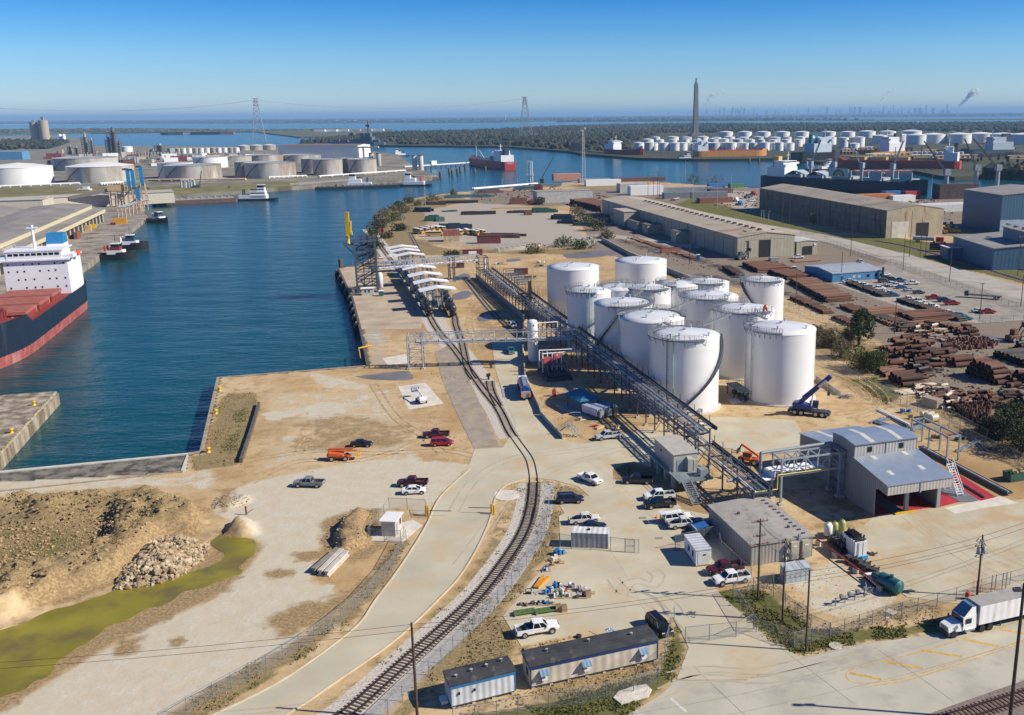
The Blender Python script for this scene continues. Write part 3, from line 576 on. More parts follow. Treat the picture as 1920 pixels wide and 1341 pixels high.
for k in rG(5):
 for j in(-1.5,1.5):
  z=.6+k*2.2;c=A3+dn*j;b.tU(c-dx*2+Vc((0,0,z)),c+dx*2+Vc((0,0,z)),.09,4);b.tU(c-dx*2+Vc((0,0,z)),c+dx*2+Vc((0,0,z+2.2 if k<4 else z)),.08,4)
 for i in(-2,2):c=A3+dx*i+Vc((0,0,.6+k*2.2));b.tU(c-dn*1.5,c+dn*1.5,.09,4)
b.B('tower',t)
b=K(PI)
for k in rG(6):c=dn*(-1.1+k*.44);b.tU(A3+c+Vc((0,0,7.6)),Vc(B_)+c+Vc((0,0,7.6)),.12,6)
b.B('pipe',t)
for i in(-2,2):
 for j in(-1.5,1.5):c=A3+dx*i+dn*j;K(CB_).bO((c.x,c.y,.2),(.9,.9,.5)).B('footing',t)
t=tG('truss_bridge','long pale pipe bridge from the dock tower over the rail loading canopies','pipe bridge',(0,0,0))
A_=P(712,541);B_=S(-4,0)
b=K(BR);truss(b,A_,B_[:2],2.6,8.2,10.9,20,.15);b.B('truss',t)
b=K(WPIPE)
dx=Vc((B_[0]-A_[0],B_[1]-A_[1],0)).normalized();dn=Vc((-dx.y,dx.x,0))
for k in rG(5):c=dn*(-.9+k*.45);b.tU(Vc((*A_,8.5))+c,Vc((B_[0],B_[1],8.5))+c,.15,6)
b.B('pipe',t)
for u_,v_ in((843,522),(852,528)):
 x,y=P(u_,v_);b=K(DS);c=Vc((x,y,0))
 for j in(-1.,1.):e=c+dn*j;b.tU(e,e+Vc((0,0,10.5)),.22,6)
 for k in rG(5):b.tU(c-dn+Vc((0,0,.5+k*2)),c+dn+Vc((0,0,.5+k*2+(2 if k<4 else 0))),.09,4)
 b.B('column',t)
# rail loading canopies and rail cars
CW=M('canopy_white',(.84,.85,.86),.5,vA=.04)
def canopy():
 t=tG('loading_canopy','white canopy','canopy',(0,0,0));hw=6.7;hl=2.6
 b=K(CW);b.add([(-hw,-hl,7.6),(0,-hl,8.7),(hw,-hl,7.6),(-hw,hl,7.6),(0,hl,8.7),(hw,hl,7.6),(-hw,-hl,7.2),(0,-hl,8.3),(hw,-hl,7.2),(-hw,hl,7.2),(0,hl,8.3),(hw,hl,7.2)],[(0,1,4,3),(1,2,5,4),(6,9,10,7),(7,10,11,8),(0,6,7,1),(1,7,8,2),(3,4,10,9),(4,5,11,10),(0,3,9,6),(2,8,11,5)]);b.B('roof',t)
 b=K(GA)
 for y in(-2,2):
  for x in(-1.6,1.6):b.bO((x,y,4),(.22,.22,8))
  for x in(-5,5):b.tU((0,y,6.4),(x,y,7.5),.09,4);b.tU((x*.32,y,5.),(x,y,7.3),.08,4)
  b.tU((-1.6,y,1),(1.6,y,4.4),.07,4);b.tU((1.6,y,1),(-1.6,y,4.4),.07,4)
 for k in rG(6):b.tU((-5.5+k*2.2,-2.4,7.3+.5*(1-abs(-5.5+k*2.2)/6)),(-5.5+k*2.2,2.4,7.3+.5*(1-abs(-5.5+k*2.2)/6)),.07,4)
 b.B('frame',t)
 b=K(GA);b.bO((0,0,4.5),(3.4,5,.2));rI(b,[(-1.7,-2.5,4.6),(1.7,-2.5,4.6),(1.7,2.5,4.6),(-1.7,2.5,4.6),(-1.7,-2.5,4.6)])
 b.path([(1.4,1,4.6),(1.4,1,6.4),(3.6,1,6.2),(3.6,1,4.9)],.1);b.path([(-1.4,-1,4.6),(-1.4,-1,6.4),(-3.6,-1,6.2),(-3.6,-1,4.9)],.1);b.B('platform',t)
 b=K(GA);b.quad((-.5,-2.6,4.5),(.5,-2.6,4.5),(.5,-4.6,0),(-.5,-4.6,0));rI(b,[(-.5,-2.6,4.5),(-.5,-4.6,0)],sQ=5);rI(b,[(.5,-2.6,4.5),(.5,-4.6,0)],sQ=5);b.B('stair',t)
 return t
cp=canopy();ordn=['farthest white canopy roof over the rail loading tracks','second farthest white canopy roof, beside a fallen white panel','white canopy just beyond the long pipe bridge','white canopy just in front of the long pipe bridge','third nearest white canopy over the black tank cars','second nearest white canopy over the black tank cars','nearest white canopy roof at the open end of the loading tracks']
for lab,(x0,x1,v)in zip(ordn,[(724,782,465),(731,786,471),(739,795,479),(754,816,503),(765,828,516),(775,840,529),(785,854,543)]):
 p=P(x0,v+1,7.6);q=P(x1,v-3,7.6);pC(cp,((p[0]+q[0])/2,(p[1]+q[1])/2),rad(17.5),lab,'white canopies over the rail loading tracks',sC=(dist(p,q)/13.4,1,1))
dP(cp)
CARB=M('tank_car_black',(.017,.018,.022),.38,vA=.25,sC=.7,sT=(.09,.07,.05),sA=.3)
def tank_car():
 t=tG('tank_car','black tank car','rail tank car',(0,0,0))
 b=K(CARB);prof=[(.2,-7.6),(.9,-7.45),(1.35,-7.1),(1.52,-6.6),(1.52,6.6),(1.35,7.1),(.9,7.45),(.2,7.6)]
 n=20;vv=[]
 for r_,x in prof:
  for k in rG(n):a=2*pi*k/n;vv.append((x,r_*cos(a),2.75+r_*sin(a)))
 fs=[(j*n+k,j*n+(k+1)%n,(j+1)*n+(k+1)%n,(j+1)*n+k)for j in rG(len(prof)-1)for k in rG(n)]+[tuple(rG(n))[::-1],tuple(rG((len(prof)-1)*n,len(prof)*n))]
 b.add(vv,fs,True);b.B('tank',t)
 b=K(CARB);b.lA([(.55,4.1),(.55,4.75),(.3,4.85)],n=12);b.bO((0,0,4.35),(2.6,1.8,.08));rI(b,[(-1.3,-.9,4.35),(1.3,-.9,4.35),(1.3,.9,4.35),(-1.3,.9,4.35),(-1.3,-.9,4.35)],.7);b.B('dome_platform',t)
 b=K(BK);b.bO((0,0,1.05),(16,.7,.35));b.bO((-7.9,0,1.1),(.4,2.6,.4));b.bO((7.9,0,1.1),(.4,2.6,.4));b.bO((8.3,0,.9),(.6,.25,.3));b.bO((-8.3,0,.9),(.6,.25,.3));b.B('underframe',t)
 for x in(-6,6):
  g=K(BK);g.bO((x,0,.62),(2.6,2.,.35));o=g.B('bogie',t)
  for dx_ in(-.9,.9):
   for y in(-.78,.78):K(BK).tU((x+dx_,y-.07,.45),(x+dx_,y+.07,.45),.44,14).B('wheel',o)
 b=K(GA)
 for y in(-1.6,1.6):
  for k in rG(9):b.bO((.5,y,.9+k*.42),(.5,.04,.05))
  b.bO((.25,y,2.6),(.05,.05,3.5));b.bO((.75,y,2.6),(.05,.05,3.5))
 b.B('ladder',t);return t
TR_W=px([(690,430),(740,497),(778,540),(803,585),(815,610)]);
tcr=tank_car()
p0=Vc(P(806,596));p1=Vc(P(742,497));dv=(p1-p0).normalized();th=math.atan2(dv.y,dv.x)
labs=['black tank car at the open end of the left loading track, coupler facing the camera','second black tank car on the left loading track, dusty','third black tank car on the left loading track under the white canopies','fourth black tank car on the left loading track','fifth black tank car on the left track near the pipe bridge shadow','sixth black tank car on the left track behind the dock tower']
for k,lab in eN(labs):c=p0+dv*(9+k*17.4);pC(tcr,(c.x,c.y,.2),th,lab,'black rail tank cars')
p0=Vc(P(850,597));p1=Vc(P(800,497));dv=(p1-p0).normalized();th=math.atan2(dv.y,dv.x)
for k,lab in eN(['lone black tank car on the right loading track, nearest its open end','black tank car on the right loading track hidden under the canopies']):c=p0+dv*(9+k*17.4);pC(tcr,(c.x,c.y,.2),th,lab,'black rail tank cars')
dP(tcr)
# dock loading tower with yellow crane
SLT=M('slate_steel',(.085,.11,.145),.5,.25,vA=.15)
_tc=P(690,549);t=tG('dock_tower','tall grey steel loading tower with zigzag stairs on the dock edge','loading tower',(*_tc,0),rad(15))
for x in(-4,4):
 for y in(-.5,7.5):K(SLT).bO((x,y,10.5),(.8,.8,21)).B('leg',t)
for k,z in eN((4.5,8.6,12.7,16.8,20.6)):
 b=K(SLT);b.bO((0,3.5,z),(8.6,8.6,.3))if k>2 else[b.bO((0,yy,z),(8.4,.3,.3))for yy in(-.5,7.5)]+[b.bO((xx,3.5,z),(.3,8,.3))for xx in(-4,4,1)]
 rI(b,[(-4.2,-.8,z+.1),(4.2,-.8,z+.1),(4.2,7.8,z+.1),(-4.2,7.8,z+.1),(-4.2,-.8,z+.1)]);b.B('deck',t)
b=K(SLT)
for k in rG(5):
 z0,z1=(0,4.5,8.6,12.7,16.8)[k],(4.5,8.6,12.7,16.8,20.6)[k];x0,x1=(-2.6,3.2)if k%2 else(3.2,-2.6)
 for y in(.2,1.2):b.tU((x0,y,z0),(x1,y,z1),.22,4)
 for q in rG(12):f=(q+.5)/12;b.bO((x0+(x1-x0)*f,.7,z0+(z1-z0)*f),(.3,1,.06))
 rI(b,[(x0,.2,z0),(x1,.2,z1)],sQ=9)
b.B('stair',t);b=K(DS)
for k in rG(5):
 z0,z1=(0,4.5,8.6,12.7,16.8)[k],(4.5,8.6,12.7,16.8,20.6)[k]
 for y in(-.5,7.5):b.tU((-4,y,z0),(4,y,z1),.22,4)
 for x in(-4,4):b.tU((x,-.5,z1),(x,7.5,z0),.22,4);b.tU((x,-.5,z0),(x,7.5,z1),.22,4)
 for y in(2,5):b.bO((0,y,(z0+z1)/2),(8,.2,.25));b.bO((1.2*y-4,3.5,(z0+z1)/2),(.2,8,.25));b.bO((y-3,y,(z0+z1)/2),(.3,.3,z1-z0))
b.B('brace',t)
b=K(SLT);b.bO((-6.2,2.5,19.6),(4.2,4.4,.3));rI(b,[(-4.2,.3,19.7),(-8.2,.3,19.7),(-8.2,4.7,19.7),(-4.2,4.7,19.7)]);b.tU((-7.8,2.5,19.4),(-4.2,2.5,15.5),.2,4);b.B('side_platform',t)
b=K(SLT)
for k in rG(5):b.tU((-2.5+k*1.5,3+k%2*3,20.7),(-2.5+k*1.5,3+k%2*3,23.5+k%3),.12,5)
b.bO((1,5,21.6),(2.6,2,1.8));b.B('top_gear',t)
_w=Matrix.Rotation(rad(15),3,'Z')@Vc((-6.2,2.5,19.75));t=tG('yellow_crane','yellow folded hose crane standing upright on the dock tower','crane',(_tc[0]+_w.x,_tc[1]+_w.y,_w.z))
YC=M('crane_yellow',(.80,.52,.01),.45,vA=.08)
K(YC).lA([(.75,0),(.75,.4),(.55,.5),(.55,2.6),(.8,2.8),(.8,3.3)],n=14).B('pedestal',t)
b=K(YC);b.add([(-.75,-.5,3),(.75,-.5,3),(.75,.5,3),(-.75,.5,3),(-.45,-.35,12.6),(.95,-.35,12.6),(.95,.35,12.6),(-.45,.35,12.6)],[(0,3,2,1),(4,5,6,7),(0,1,5,4),(1,2,6,5),(2,3,7,6),(3,0,4,7)]);b.B('boom',t)
b=K(YC);b.tU((1.1,0,3.4),(1.5,0,9),.3,6);b.bO((1.3,0,4.2),(.9,.9,1.3));b.B('jib',t);K(DS).tU((.9,0,2.8),(1.2,0,7),.16,6).B('cylinder',t)
b=K(GA);b.tU((0,0,0),(0,0,4.2),.07,5);o=b.B('flag_pole',loc=(_tc[0]+4.3,_tc[1]+9,20.7),lB='thin pole with a small red flag on the dock tower top',cT='flag pole')
b=K(M('flag_red',(.8,.03,.04),.7));b.add([(0,0,4.2),(.9,.1,4.),(1.5,-.1,4.1),(1.5,-.1,2.5),(.9,.1,2.4),(0,0,2.6)],[(0,1,4,5),(1,2,3,4),(5,4,1,0),(4,3,2,1)]);b.B('flag',o)
x,y=P(690,553);t=tG('dock_hut','small pale green hut with a white roof at the dock tower foot','hut',(x,y,0),rad(12));K(M('hut_green',(.46,.50,.43),.6)).bx(-2.4,2.4,-1.4,1.4,0,2.7).B('wall',t);K(CW).bx(-2.7,2.7,-1.7,1.7,2.7,2.9).B('roof',t)
for k in(-.9,.5):K(BK).bx(k-.3,k+.3,-1.44,-1.40,1.2,2.2).B('window',t)
x,y=P(714,546);t=tG('surge_drum','white upright drum on legs beside the dock tower foot','drum',(x,y,0));K(TW).lA([(.2,1),(1.1,1.5),(1.15,7),(.7,7.6),(.1,7.8)],n=16).B('shell',t)
for k in rG(3):K(DS).bO((.9*cos(k*2.1),.9*sin(k*2.1),.7),(.15,.15,1.5)).B('leg',t)
x,y=P(715,555);t=tG('skip_box','dark green box beside the white drum on the dock','skip',(x,y,0),.2);K(M('dark_green',(.02,.12,.10),.5)).bx(-.9,.9,-.9,.9,0,2).B('body',t);K(CW).bx(-1,1,-1,1,2,2.12).B('lid',t)
# white vessel, pump skids, pile, containment walls
x,y=P(1000,681);t=tG('vertical_vessel','tall white cylindrical vessel standing beside the pipe rack','vessel',(x,y,0))
K(TW).lA([(1.45,.8),(1.5,1.),(1.5,12.),(1.35,12.4),(.8,12.7),(.1,12.8)],n=28).B('shell',t);K(GY).lA([(1.35,0),(1.35,.85)],n=20).B('skirt',t)
b=K(WPIPE);b.path([(1.4,.3,11.6),(7,2,11.6),(7,2,6)],.16,6);b.B('outlet_pipe',t);K(BK).tU((.5,-1.42,11.4),(.5,-1.52,11.4),.2,10).B('nozzle',t)
t=tG('pump_skid','dark pump skid with red covers beside the white vessel','pump skid',(*P(1040,705),0),RK)
K(DS).bO((0,0,.5),(11,7,1.)).B('base_frame',t)
for k,(x,y)in eN(((-1.5,-1.8),(-3.8,1.8))):K(M('cover_red',(.55,.10,.09),.6,vA=.2)).bO((x,y,4.2),(2.,2.4,1.6),0,.85).B('cover',t)
b=K(DS)
for x in(-4.5,-1.5,1.5,4.5):
 for y in(-2.8,2.8):b.bO((x,y,2.),(.2,.2,3.2))
b.bO((-2,0,3.3),(6,6,.2));b.B('frame',t)
b=K(WPIPE);b.path([(-5,-3,1),(-5,-3,6.2),(-3.5,6,6.2)],.17,6);b.path([(-1,-3,1),(-1,-3,6.2),(-1,7,6.2),(-1,7,4)],.17,6)
for k in rG(5):b.tU((-5+k*1.3,-2+k,1),(-5+k*1.3,-2+k,6),.15)
b.B('pipe',t);b=K(BLUE);b.lA([(.7,1),(.7,3.8),(.3,4.1)],c=(-4.6,-.6,0),n=12);b.B('filter',t)
b=K(DS)
for k in rG(5):b.tU((1+k*.9,-2.5,1.4),(1+k*.9,2.5,1.4),.32,8);b.bO((1+k*.9,0,1.9),(.5,.6,.6))
b.B('pump',t)
x,y=P(995,596);t=K(M('weathered_timber',(.26,.22,.14),.9,vA=.3,sC=.8)).lA([(.62,0),(.6,4),(.56,13.1)],n=14).B('timber_mast',loc=(x,y,0),lB='thick weathered brown mast standing in the pipe rack',cT='mast')
def wR(name,lB,pts,th,h,mat,z=0):
 A=oL(pts,th/2);B=oL(pts,-th/2);b=K(mat);n=len(pts)
 for i in rG(n-1):b.add([(*A[i],z),(*A[i+1],z),(*B[i+1],z),(*B[i],z),(*A[i],z+h),(*A[i+1],z+h),(*B[i+1],z+h),(*B[i],z+h)],[(4,5,6,7)if True else 0,(0,1,5,4),(2,3,7,6),(0,4,7,3),(1,2,6,5)])
 return b.B(name,lB=lB,cT='wall')
BUND=M('bund_concrete',(.42,.37,.30),.88,vA=.12,sC=.3,sT=(.3,.25,.18),sA=.3)
wR('containment_wall','low concrete containment wall along the far half of the pipe rack',px([(893,522),(982,600),(981,660)]),.4,2.,BUND)
wR('containment_wall','low concrete containment wall beside the blue tanker truck',px([(981,660),(985,712),(1012,770),(1014,778)]),.35,1.25,BUND)
wR('containment_wall','low concrete wall beside the galvanised stair near the shelter',px([(1014,779),(1055,824)]),.35,1.15,BUND)
wR('containment_wall','pale concrete wall behind the blue crane',px([(1530,712),(1575,742)]),.3,1.2,BUND)
wR('flood_wall','dark concrete flood wall along the lane behind the far tanks',px([(1128,452),(1180,480),(1245,508),(1300,530)]),.5,2.2,BUND)
# buildings of the near yard
AX=rad(17.4)
GW=M('grey_ribbed_wall',(.33,.315,.29),.6,vA=.08,rib=.35,rB=2.4,rD='XY')
GR_=M('grey_metal_roof',(.36,.335,.30),.6,vA=.10,sC=.5,sT=(.25,.22,.18),sA=.25)
LW=M('pale_ribbed_wall',(.50,.47,.43),.55,vA=.06,rib=.35,rB=2.2)
BR_=M('blue_grey_roof',(.36,.43,.52),.35,.35,vA=.06,rib=.18,rB=3.2)
GS=M('dark_glass',(.012,.016,.022),.12,vA=.05)
WH=M('white_paint',(.78,.78,.76),.5,vA=.04)
t=tG('office_building','low grey metal office building with two wall air conditioners, beside the crossarm power pole','office building',(22.6,136.3,0),AX)
L_,W_,H_=10.8,16.4,3.65
b=K(GW).bx(0,L_,0,W_,0,H_-.15);b.B('wall',t)
b=K(GR_);b.add([(-.25,-.25,H_-.15),(L_+.25,-.25,H_-.15),(L_+.25,W_+.25,H_-.15),(-.25,W_+.25,H_-.15),(-.25,-.25,H_),(L_+.25,-.25,H_),(L_+.25,W_+.25,H_),(-.25,W_+.25,H_),(L_/2,-.25,H_+.3),(L_/2,W_+.25,H_+.3)],[(0,3,2,1),(0,1,5,8,4),(2,3,7,9,6),(1,2,6,5),(3,0,4,7),(4,8,9,7),(8,5,6,9)])
for k in rG(1,14):b.tU((-.2,k*W_/14,H_+.02),(L_/2,k*W_/14,H_+.31),.025,4,caps=False);b.tU((L_/2,k*W_/14,H_+.31),(L_+.2,k*W_/14,H_+.02),.025,4,caps=False)
b.B('roof',t)
for k in rG(11):K(DS).bO((L_-1.2,1+k*1.4,H_+.16),(.55,.3,.2)).B('roof_vent',t)
for x,y in((3,11),(8.3,3.6),(4.5,7)):K(DS).bO((x,y,H_+.35),(.4,.3,.35)).B('roof_vent',t)
for x in(7.2,9.2):
 o=K(M('unit_beige',(.42,.39,.30),.55)).bO((x,-.45,1.9),(1.35,.85,2.9)).B('air_conditioner',t);K(GY).bO((x,-.9,1.05),(1.1,.05,1.)).B('grille',o);K(WH).bO((x,-.9,2.7),(.6,.04,.2)).B('label_plate',o)
K(GY).bO((8.2,-.25,2.8),(.35,.35,3.2)).B('duct',t)
K(GY).bx(4.3,5.5,-.06,0,.1,2.3).B('door',t);K(GY).bO((-.04,9.5,2.6),(.06,1.4,.35)).B('sign_plate',t)
t=tG('entrance_canopy','small blue lean-to canopy with a white edge on the office west side','canopy',(*P(1318,1012),0),AX)
K(BLUE).add([(-1.6,-1.1,2.5),(.6,-1.1,2.9),(.6,1.1,2.9),(-1.6,1.1,2.5),(-1.6,-1.1,2.4),(.6,-1.1,2.8),(.6,1.1,2.8),(-1.6,1.1,2.4)],[(0,1,2,3),(7,6,5,4),(1,5,6,2),(0,4,5,1),(2,6,7,3)]).B('roof',t);K(WH).bx(-1.66,-1.6,-1.15,1.15,2.3,2.6).B('fascia',t)
for y in(-1,1):K(GY).bO((-1.5,y,1.2),(.08,.08,2.4)).B('post',t)
t=tG('site_container','white container cabin with two dark side windows beside the maroon pickup','container',(*P(1305,1064),0),rad(13))
b=K(WH).bx(-.0,2.5,0,6.,.25,2.75);b.B('wall',t);b=K(M('container_roof',(.55,.57,.6),.5,rib=.3,rB=1.6,rD='Y'));b.bx(-.08,2.58,-.08,6.08,2.75,2.85);b.B('roof',t)
for y in(1.6,3.6):K(GS).bx(-.04,0,y-.35,y+.35,1.1,2.1).B('window',t)
K(M('door_cream',(.68,.67,.62),.5)).bx(.3,2.2,-.05,0,.4,2.55).B('door',t);K(BK).bx(1.1,1.6,-.09,-.05,1.9,2.1).B('lamp',t);K(M('rust_steel',(.2,.1,.05),.8)).bx(.05,2.45,.05,5.95,0,.25).B('skid_base',t)
t=tG('storage_shed','pale ribbed storage container standing inside the chain link gate','storage container',(*P(1071,1027),0),rad(-6))
K(M('shed_wall',(.42,.45,.47),.5,.1,rib=.45,rB=1.7)).bx(0,6.1,0,2.44,.1,2.6).B('wall',t);K(M('shed_roof',(.72,.72,.70),.5,rib=.25,rB=1.7)).bx(-.05,6.15,-.05,2.5,2.6,2.7).B('roof',t);K(GY).bx(5.95,6.1,-.06,0,.1,2.6).B('corner_post',t);K(BK).bO((2.8,1.2,2.8),(.5,.4,.25)).B('roof_vent',t)
t=tG('guard_shack','small grey guard shack with a white flat roof beside the curved road','guard shack',(*P(742,1007),0),rad(84))
K(M('shack_wall',(.50,.46,.40),.6,vA=.06)).bx(0,3.6,0,2.4,.12,2.7).B('wall',t);K(WH).bx(-.25,3.95,-.25,2.7,2.7,2.88).B('roof',t);K(GS).bx(2.3,3.1,-.04,0,1.2,2.2).B('window',t);K(GY).bx(.5,1.3,-.05,0,.15,2.2).B('door',t)
K(M('white_slab')).pS(px([(690,1014),(755,1017),(792,985),(775,975),(735,985),(700,1000)]),-.1,.05).B('path',kD='structure')
t=tG('switch_cabinet','pale grey electrical switch cabinet behind the fence between two power poles','electrical cabinet',(26.9,130.2,0),rad(15))
K(M('cabinet_grey',(.37,.41,.43),.5,vA=.05)).bx(0,4.1,0,2.,.15,2.3).B('body',t);K(M('cabinet_roof',(.45,.49,.52),.5,rib=.2,rB=1.)).add([(-.1,-.15,2.3),(4.2,-.15,2.3),(4.2,2.1,2.5),(-.1,2.1,2.5),(-.1,-.15,2.38),(4.2,-.15,2.38),(4.2,2.1,2.58),(-.1,2.1,2.58)],[(4,5,6,7),(0,1,5,4),(1,2,6,5),(2,3,7,6),(3,0,4,7)]).B('roof',t);K(CB_).bx(-.3,4.4,-.3,2.3,0,.15).B('plinth',t)
for k in rG(5):o=K(M('cabinet_door',(.40,.44,.46),.45)).bx(.05+k*.82,.8+k*.82,-.03,0,.25,2.2).B('door',t);K(BK).bx(.68+k*.82,.73+k*.82,-.06,-.03,1.1,1.35).B('handle',o)
def site_trailer(lB,uvA,uvB,wdt,H,wallm,trim,roofm,nv,gP='site trailers along the fence'):
 a=P(*uvA);c=P(*uvB);L=dist(a,c);t=tG('site_trailer',lB,'trailer cabin',(*a,0),ang(a,c),gP)
 K(wallm).bx(0,L,0,wdt,.45,H-.3).B('wall',t)
 b=K(trim)
 for x in(0,L):b.bx(x-.06,x+.06,-.05,.0,.45,H-.3)
 b.bx(-.07,L+.07,-.07,wdt+.07,H-.55,H-.12);b.B('trim',t)
 K(roofm).add([(-.15,-.15,H-.12),(L+.15,-.15,H-.12),(L+.15,wdt+.15,H-.12),(-.15,wdt+.15,H-.12),(-.15,-.15,H),(L+.15,-.15,H),(L+.15,wdt+.15,H),(-.15,wdt+.15,H),(-.15,wdt/2,H+.14),(L+.15,wdt/2,H+.14)],[(0,1,5,4),(2,3,7,6),(1,2,6,9,5),(3,0,4,8,7),(4,5,9,8),(8,9,6,7),(3,2,1,0)]).B('roof',t)
 random.seed(int(L*10))
 for k in rG(nv):x=L*(k+.5)/nv;y=wdt*RU(.25,.75);K(M('vent_grey',(.4,.4,.4),.5)).lA([(.13,H+.05),(.13,H+.35),(.2,H+.37),(.2,H+.42)],c=(x,y,0),n=8).B('roof_vent',t)
 b=K(DS);b.bx(.1,L-.1,.1,.3,.2,.45);b.bx(.1,L-.1,wdt-.3,wdt-.1,.2,.45);b.B('chassis',t)
 for k in rG(int(L/2.4)+1):
  for y in(.25,wdt-.25):K(CB_).bO((.3+k*(L-.6)/max(1,int(L/2.4)),y,.11),(.4,.4,.22)).B('pier_block',t)
 return t,L
TRW=M('trailer_white_ribbed',(.62,.64,.66),.5,rib=.3,rB=1.8);TRC=M('trailer_cream_ribbed',(.60,.53,.42),.55,rib=.22,rB=1.2,sT=(.45,.38,.28),sA=.2);FELT=M('roof_felt',(.045,.045,.05),.9,vA=.3,sC=.5,sT=(.12,.11,.10),sA=.2)
t,L=site_trailer('short white ribbed trailer cabin with bright blue trim and dark roof',(847,1331),(967,1301),3.3,3.3,TRW,M('trim_blue',(.03,.17,.38),.5),FELT,4)
for x in(1.,2.9):o=K(BK).bO((x,-.1,2.),(.18,.2,.3)).B('wall_lamp',t);
K(WH).bx(-.9,-.1,1.2,2.6,.1,.5).B('step',t)
t,L=site_trailer('long cream trailer cabin with dark roof, navy trim and three window awnings',(996,1294),(1233,1241),3.7,3.3,TRC,M('trim_navy',(.015,.04,.14),.5),FELT,3)
for x in(1.7,7.2,15.):
 o=K(M('awning_blue',(.16,.27,.40),.5,rib=.2,rB=3)).add([(x-.6,0,2.45),(x+.6,0,2.45),(x+.6,-.75,2.),(x-.6,-.75,2.),(x-.6,0,2.40),(x+.6,0,2.40),(x+.6,-.75,1.94),(x-.6,-.75,1.94)],[(0,3,2,1),(4,5,6,7),(2,3,7,6),(0,4,7,3),(1,2,6,5)]).B('awning',t)
 w_=K(GS).bx(x-.42,x+.42,-.04,0,1.2,2.2).B('window',t);K(WH).bx(x-.34,x+.34,-.4,-.045,1.15,1.6).B('air_conditioner',w_)
K(GS).bx(-.04,0,1.2,1.9,1.2,2.2).B('window',t);K(BK).bO((.1,3.7,3.4),(.25,.25,.35)).B('flood_lamp',t)
t=tG('switch_house','grey windowless switch house raised on a steel platform with an access stair','switch house',(12.9,170.,0),rad(-72.4))
PLT=M('platform_green_grey',(.22,.27,.28),.5,vA=.1)
b=K(PLT);b.bx(-11.5,5.,-.9,6.,2.35,2.7);b.B('platform',t)
for x in(-10.5,-6.5,-2.5,1.2):
 for y in(-.5,5.4):K(M('pier_concrete',(.42,.40,.36),.8)).bO((x,y,1.17),(.75,.75,2.35)).B('pier',t)
BOXW=M('switch_house_wall',(.40,.385,.35),.55,vA=.05);b=K(BOXW).bx(-10.4,0,0,4.8,2.72,6.1);b.B('wall',t);K(M('switch_house_roof',(.45,.42,.37),.6,vA=.06)).bx(-10.6,.2,-.2,5.,6.1,6.25).B('roof',t)
o=K(GY).bx(0,.06,.6,2.3,2.75,5.).B('door',t);K(BK).bx(.06,.1,2.,2.1,3.7,3.9).B('handle',o)
K(BOXW).add([(0,2.6,2.75),(.9,2.6,2.75),(.9,3.6,2.75),(0,3.6,2.75),(0,2.6,5.6),(.9,2.6,5.2),(.9,3.6,5.2),(0,3.6,5.6)],[(0,1,5,4),(1,2,6,5),(2,3,7,6),(4,5,6,7)]).B('air_conditioner',t)
K(BOXW).bx(0,.8,3.8,4.7,2.75,4.9).B('air_conditioner',t);K(GY).bO((3.2,4.6,3.4),(1.8,1.6,1.4)).B('transformer_box',t);K(BK).bO((-6.5,-.05,4.9),(.5,.12,.35)).B('wall_lamp',t)
b=K(GA);rI(b,[(-10.5,-.85,2.7),(5,-.85,2.7)]);rI(b,[(5,2.2,2.7),(5,5.9,2.7),(.5,5.9,2.7)]);rI(b,[(-11.4,-.85,2.7),(-11.4,4,2.7)]);b.B('railing',t)
b=K(GA)
for y in(-.3,1.5):b.tU((5,y,2.6),(10.3,y,.1),.14,4);rI(b,[(5,y,2.6),(10.3,y,.1)],sQ=1.5)
for k in rG(11):b.bO((5.2+k*.48,.6,2.45-k*.22),(.4,1.8,.06))
b.B('stair',t)
TX=rad(17.5);t=tG('truck_loading_building','two level grey metal truck loading building with blue grey ribbed roofs and an open drive-through','loading building',(46.95,154.8,0),TX)
WL=13.2
b=K(GW)
def panel(b,pts,th=.12):b.add(pts,[tuple(rG(len(pts)))])
sidep=[(0,0),(26.6,0),(26.6,6.7),(14.5,8.1),(14.5,10.9),(10.8,11.28),(7.1,10.9),(7.1,8.4),(0,7.55),(-3.5,7.1),(-3.5,5.3),(0,5.6)]
for x,sg in((0,-1),(WL,1)):
 n=len(sidep);vv=[(x,p[0],p[1])for p in sidep]+[(x-.15*sg,p[0],p[1])for p in sidep];b.add(vv,[tuple(rG(n)),tuple(rG(2*n-1,n-1,-1))]+[(i,(i+1)%n,n+(i+1)%n,n+i)for i in rG(n)])
b.B('side_wall',t).data.materials[0]=M('grey_side_wall',(.30,.29,.275),.6,vA=.06,rib=.2,rB=2.4,rD='Y')
K(GW).bx(.15,WL-.15,26.45,26.6,0,6.6).B('rear_wall',t)
b=K(LW).bx(.02,WL-.02,7.1,7.2,8.35,10.95);b.B('clerestory_wall',t)
for x in(3.2,9.8):K(GS).bx(x-.45,x+.45,7.02,7.1,9.2,10.2).B('window',t)
K(GY).bx(6.5,6.7,7.,7.1,8.4,10.95).B('downpipe',t)
b=K(LW).bx(.05,WL-.05,-3.6,-3.5,5.3,7.05);b.B('fascia',t);K(GY).bx(6.5,6.75,-3.72,-3.6,5.1,7.1).B('downpipe',t)
SKY_=M('roof_light',(.60,.58,.52),.4,vA=.05)
def slab(b,x0,x1,y0,z0,y1,z1,th=.12):b.add([(x0,y0,z0),(x1,y0,z0),(x1,y1,z1),(x0,y1,z1),(x0,y0,z0-th),(x1,y0,z0-th),(x1,y1,z1-th),(x0,y1,z1-th)],[(0,1,2,3),(7,6,5,4),(0,4,5,1),(1,5,6,2),(2,6,7,3),(3,7,4,0)])
b=K(BR_);slab(b,-.2,WL+.2,-3.8,7.2,7.05,8.6);b.B('front_roof',t)
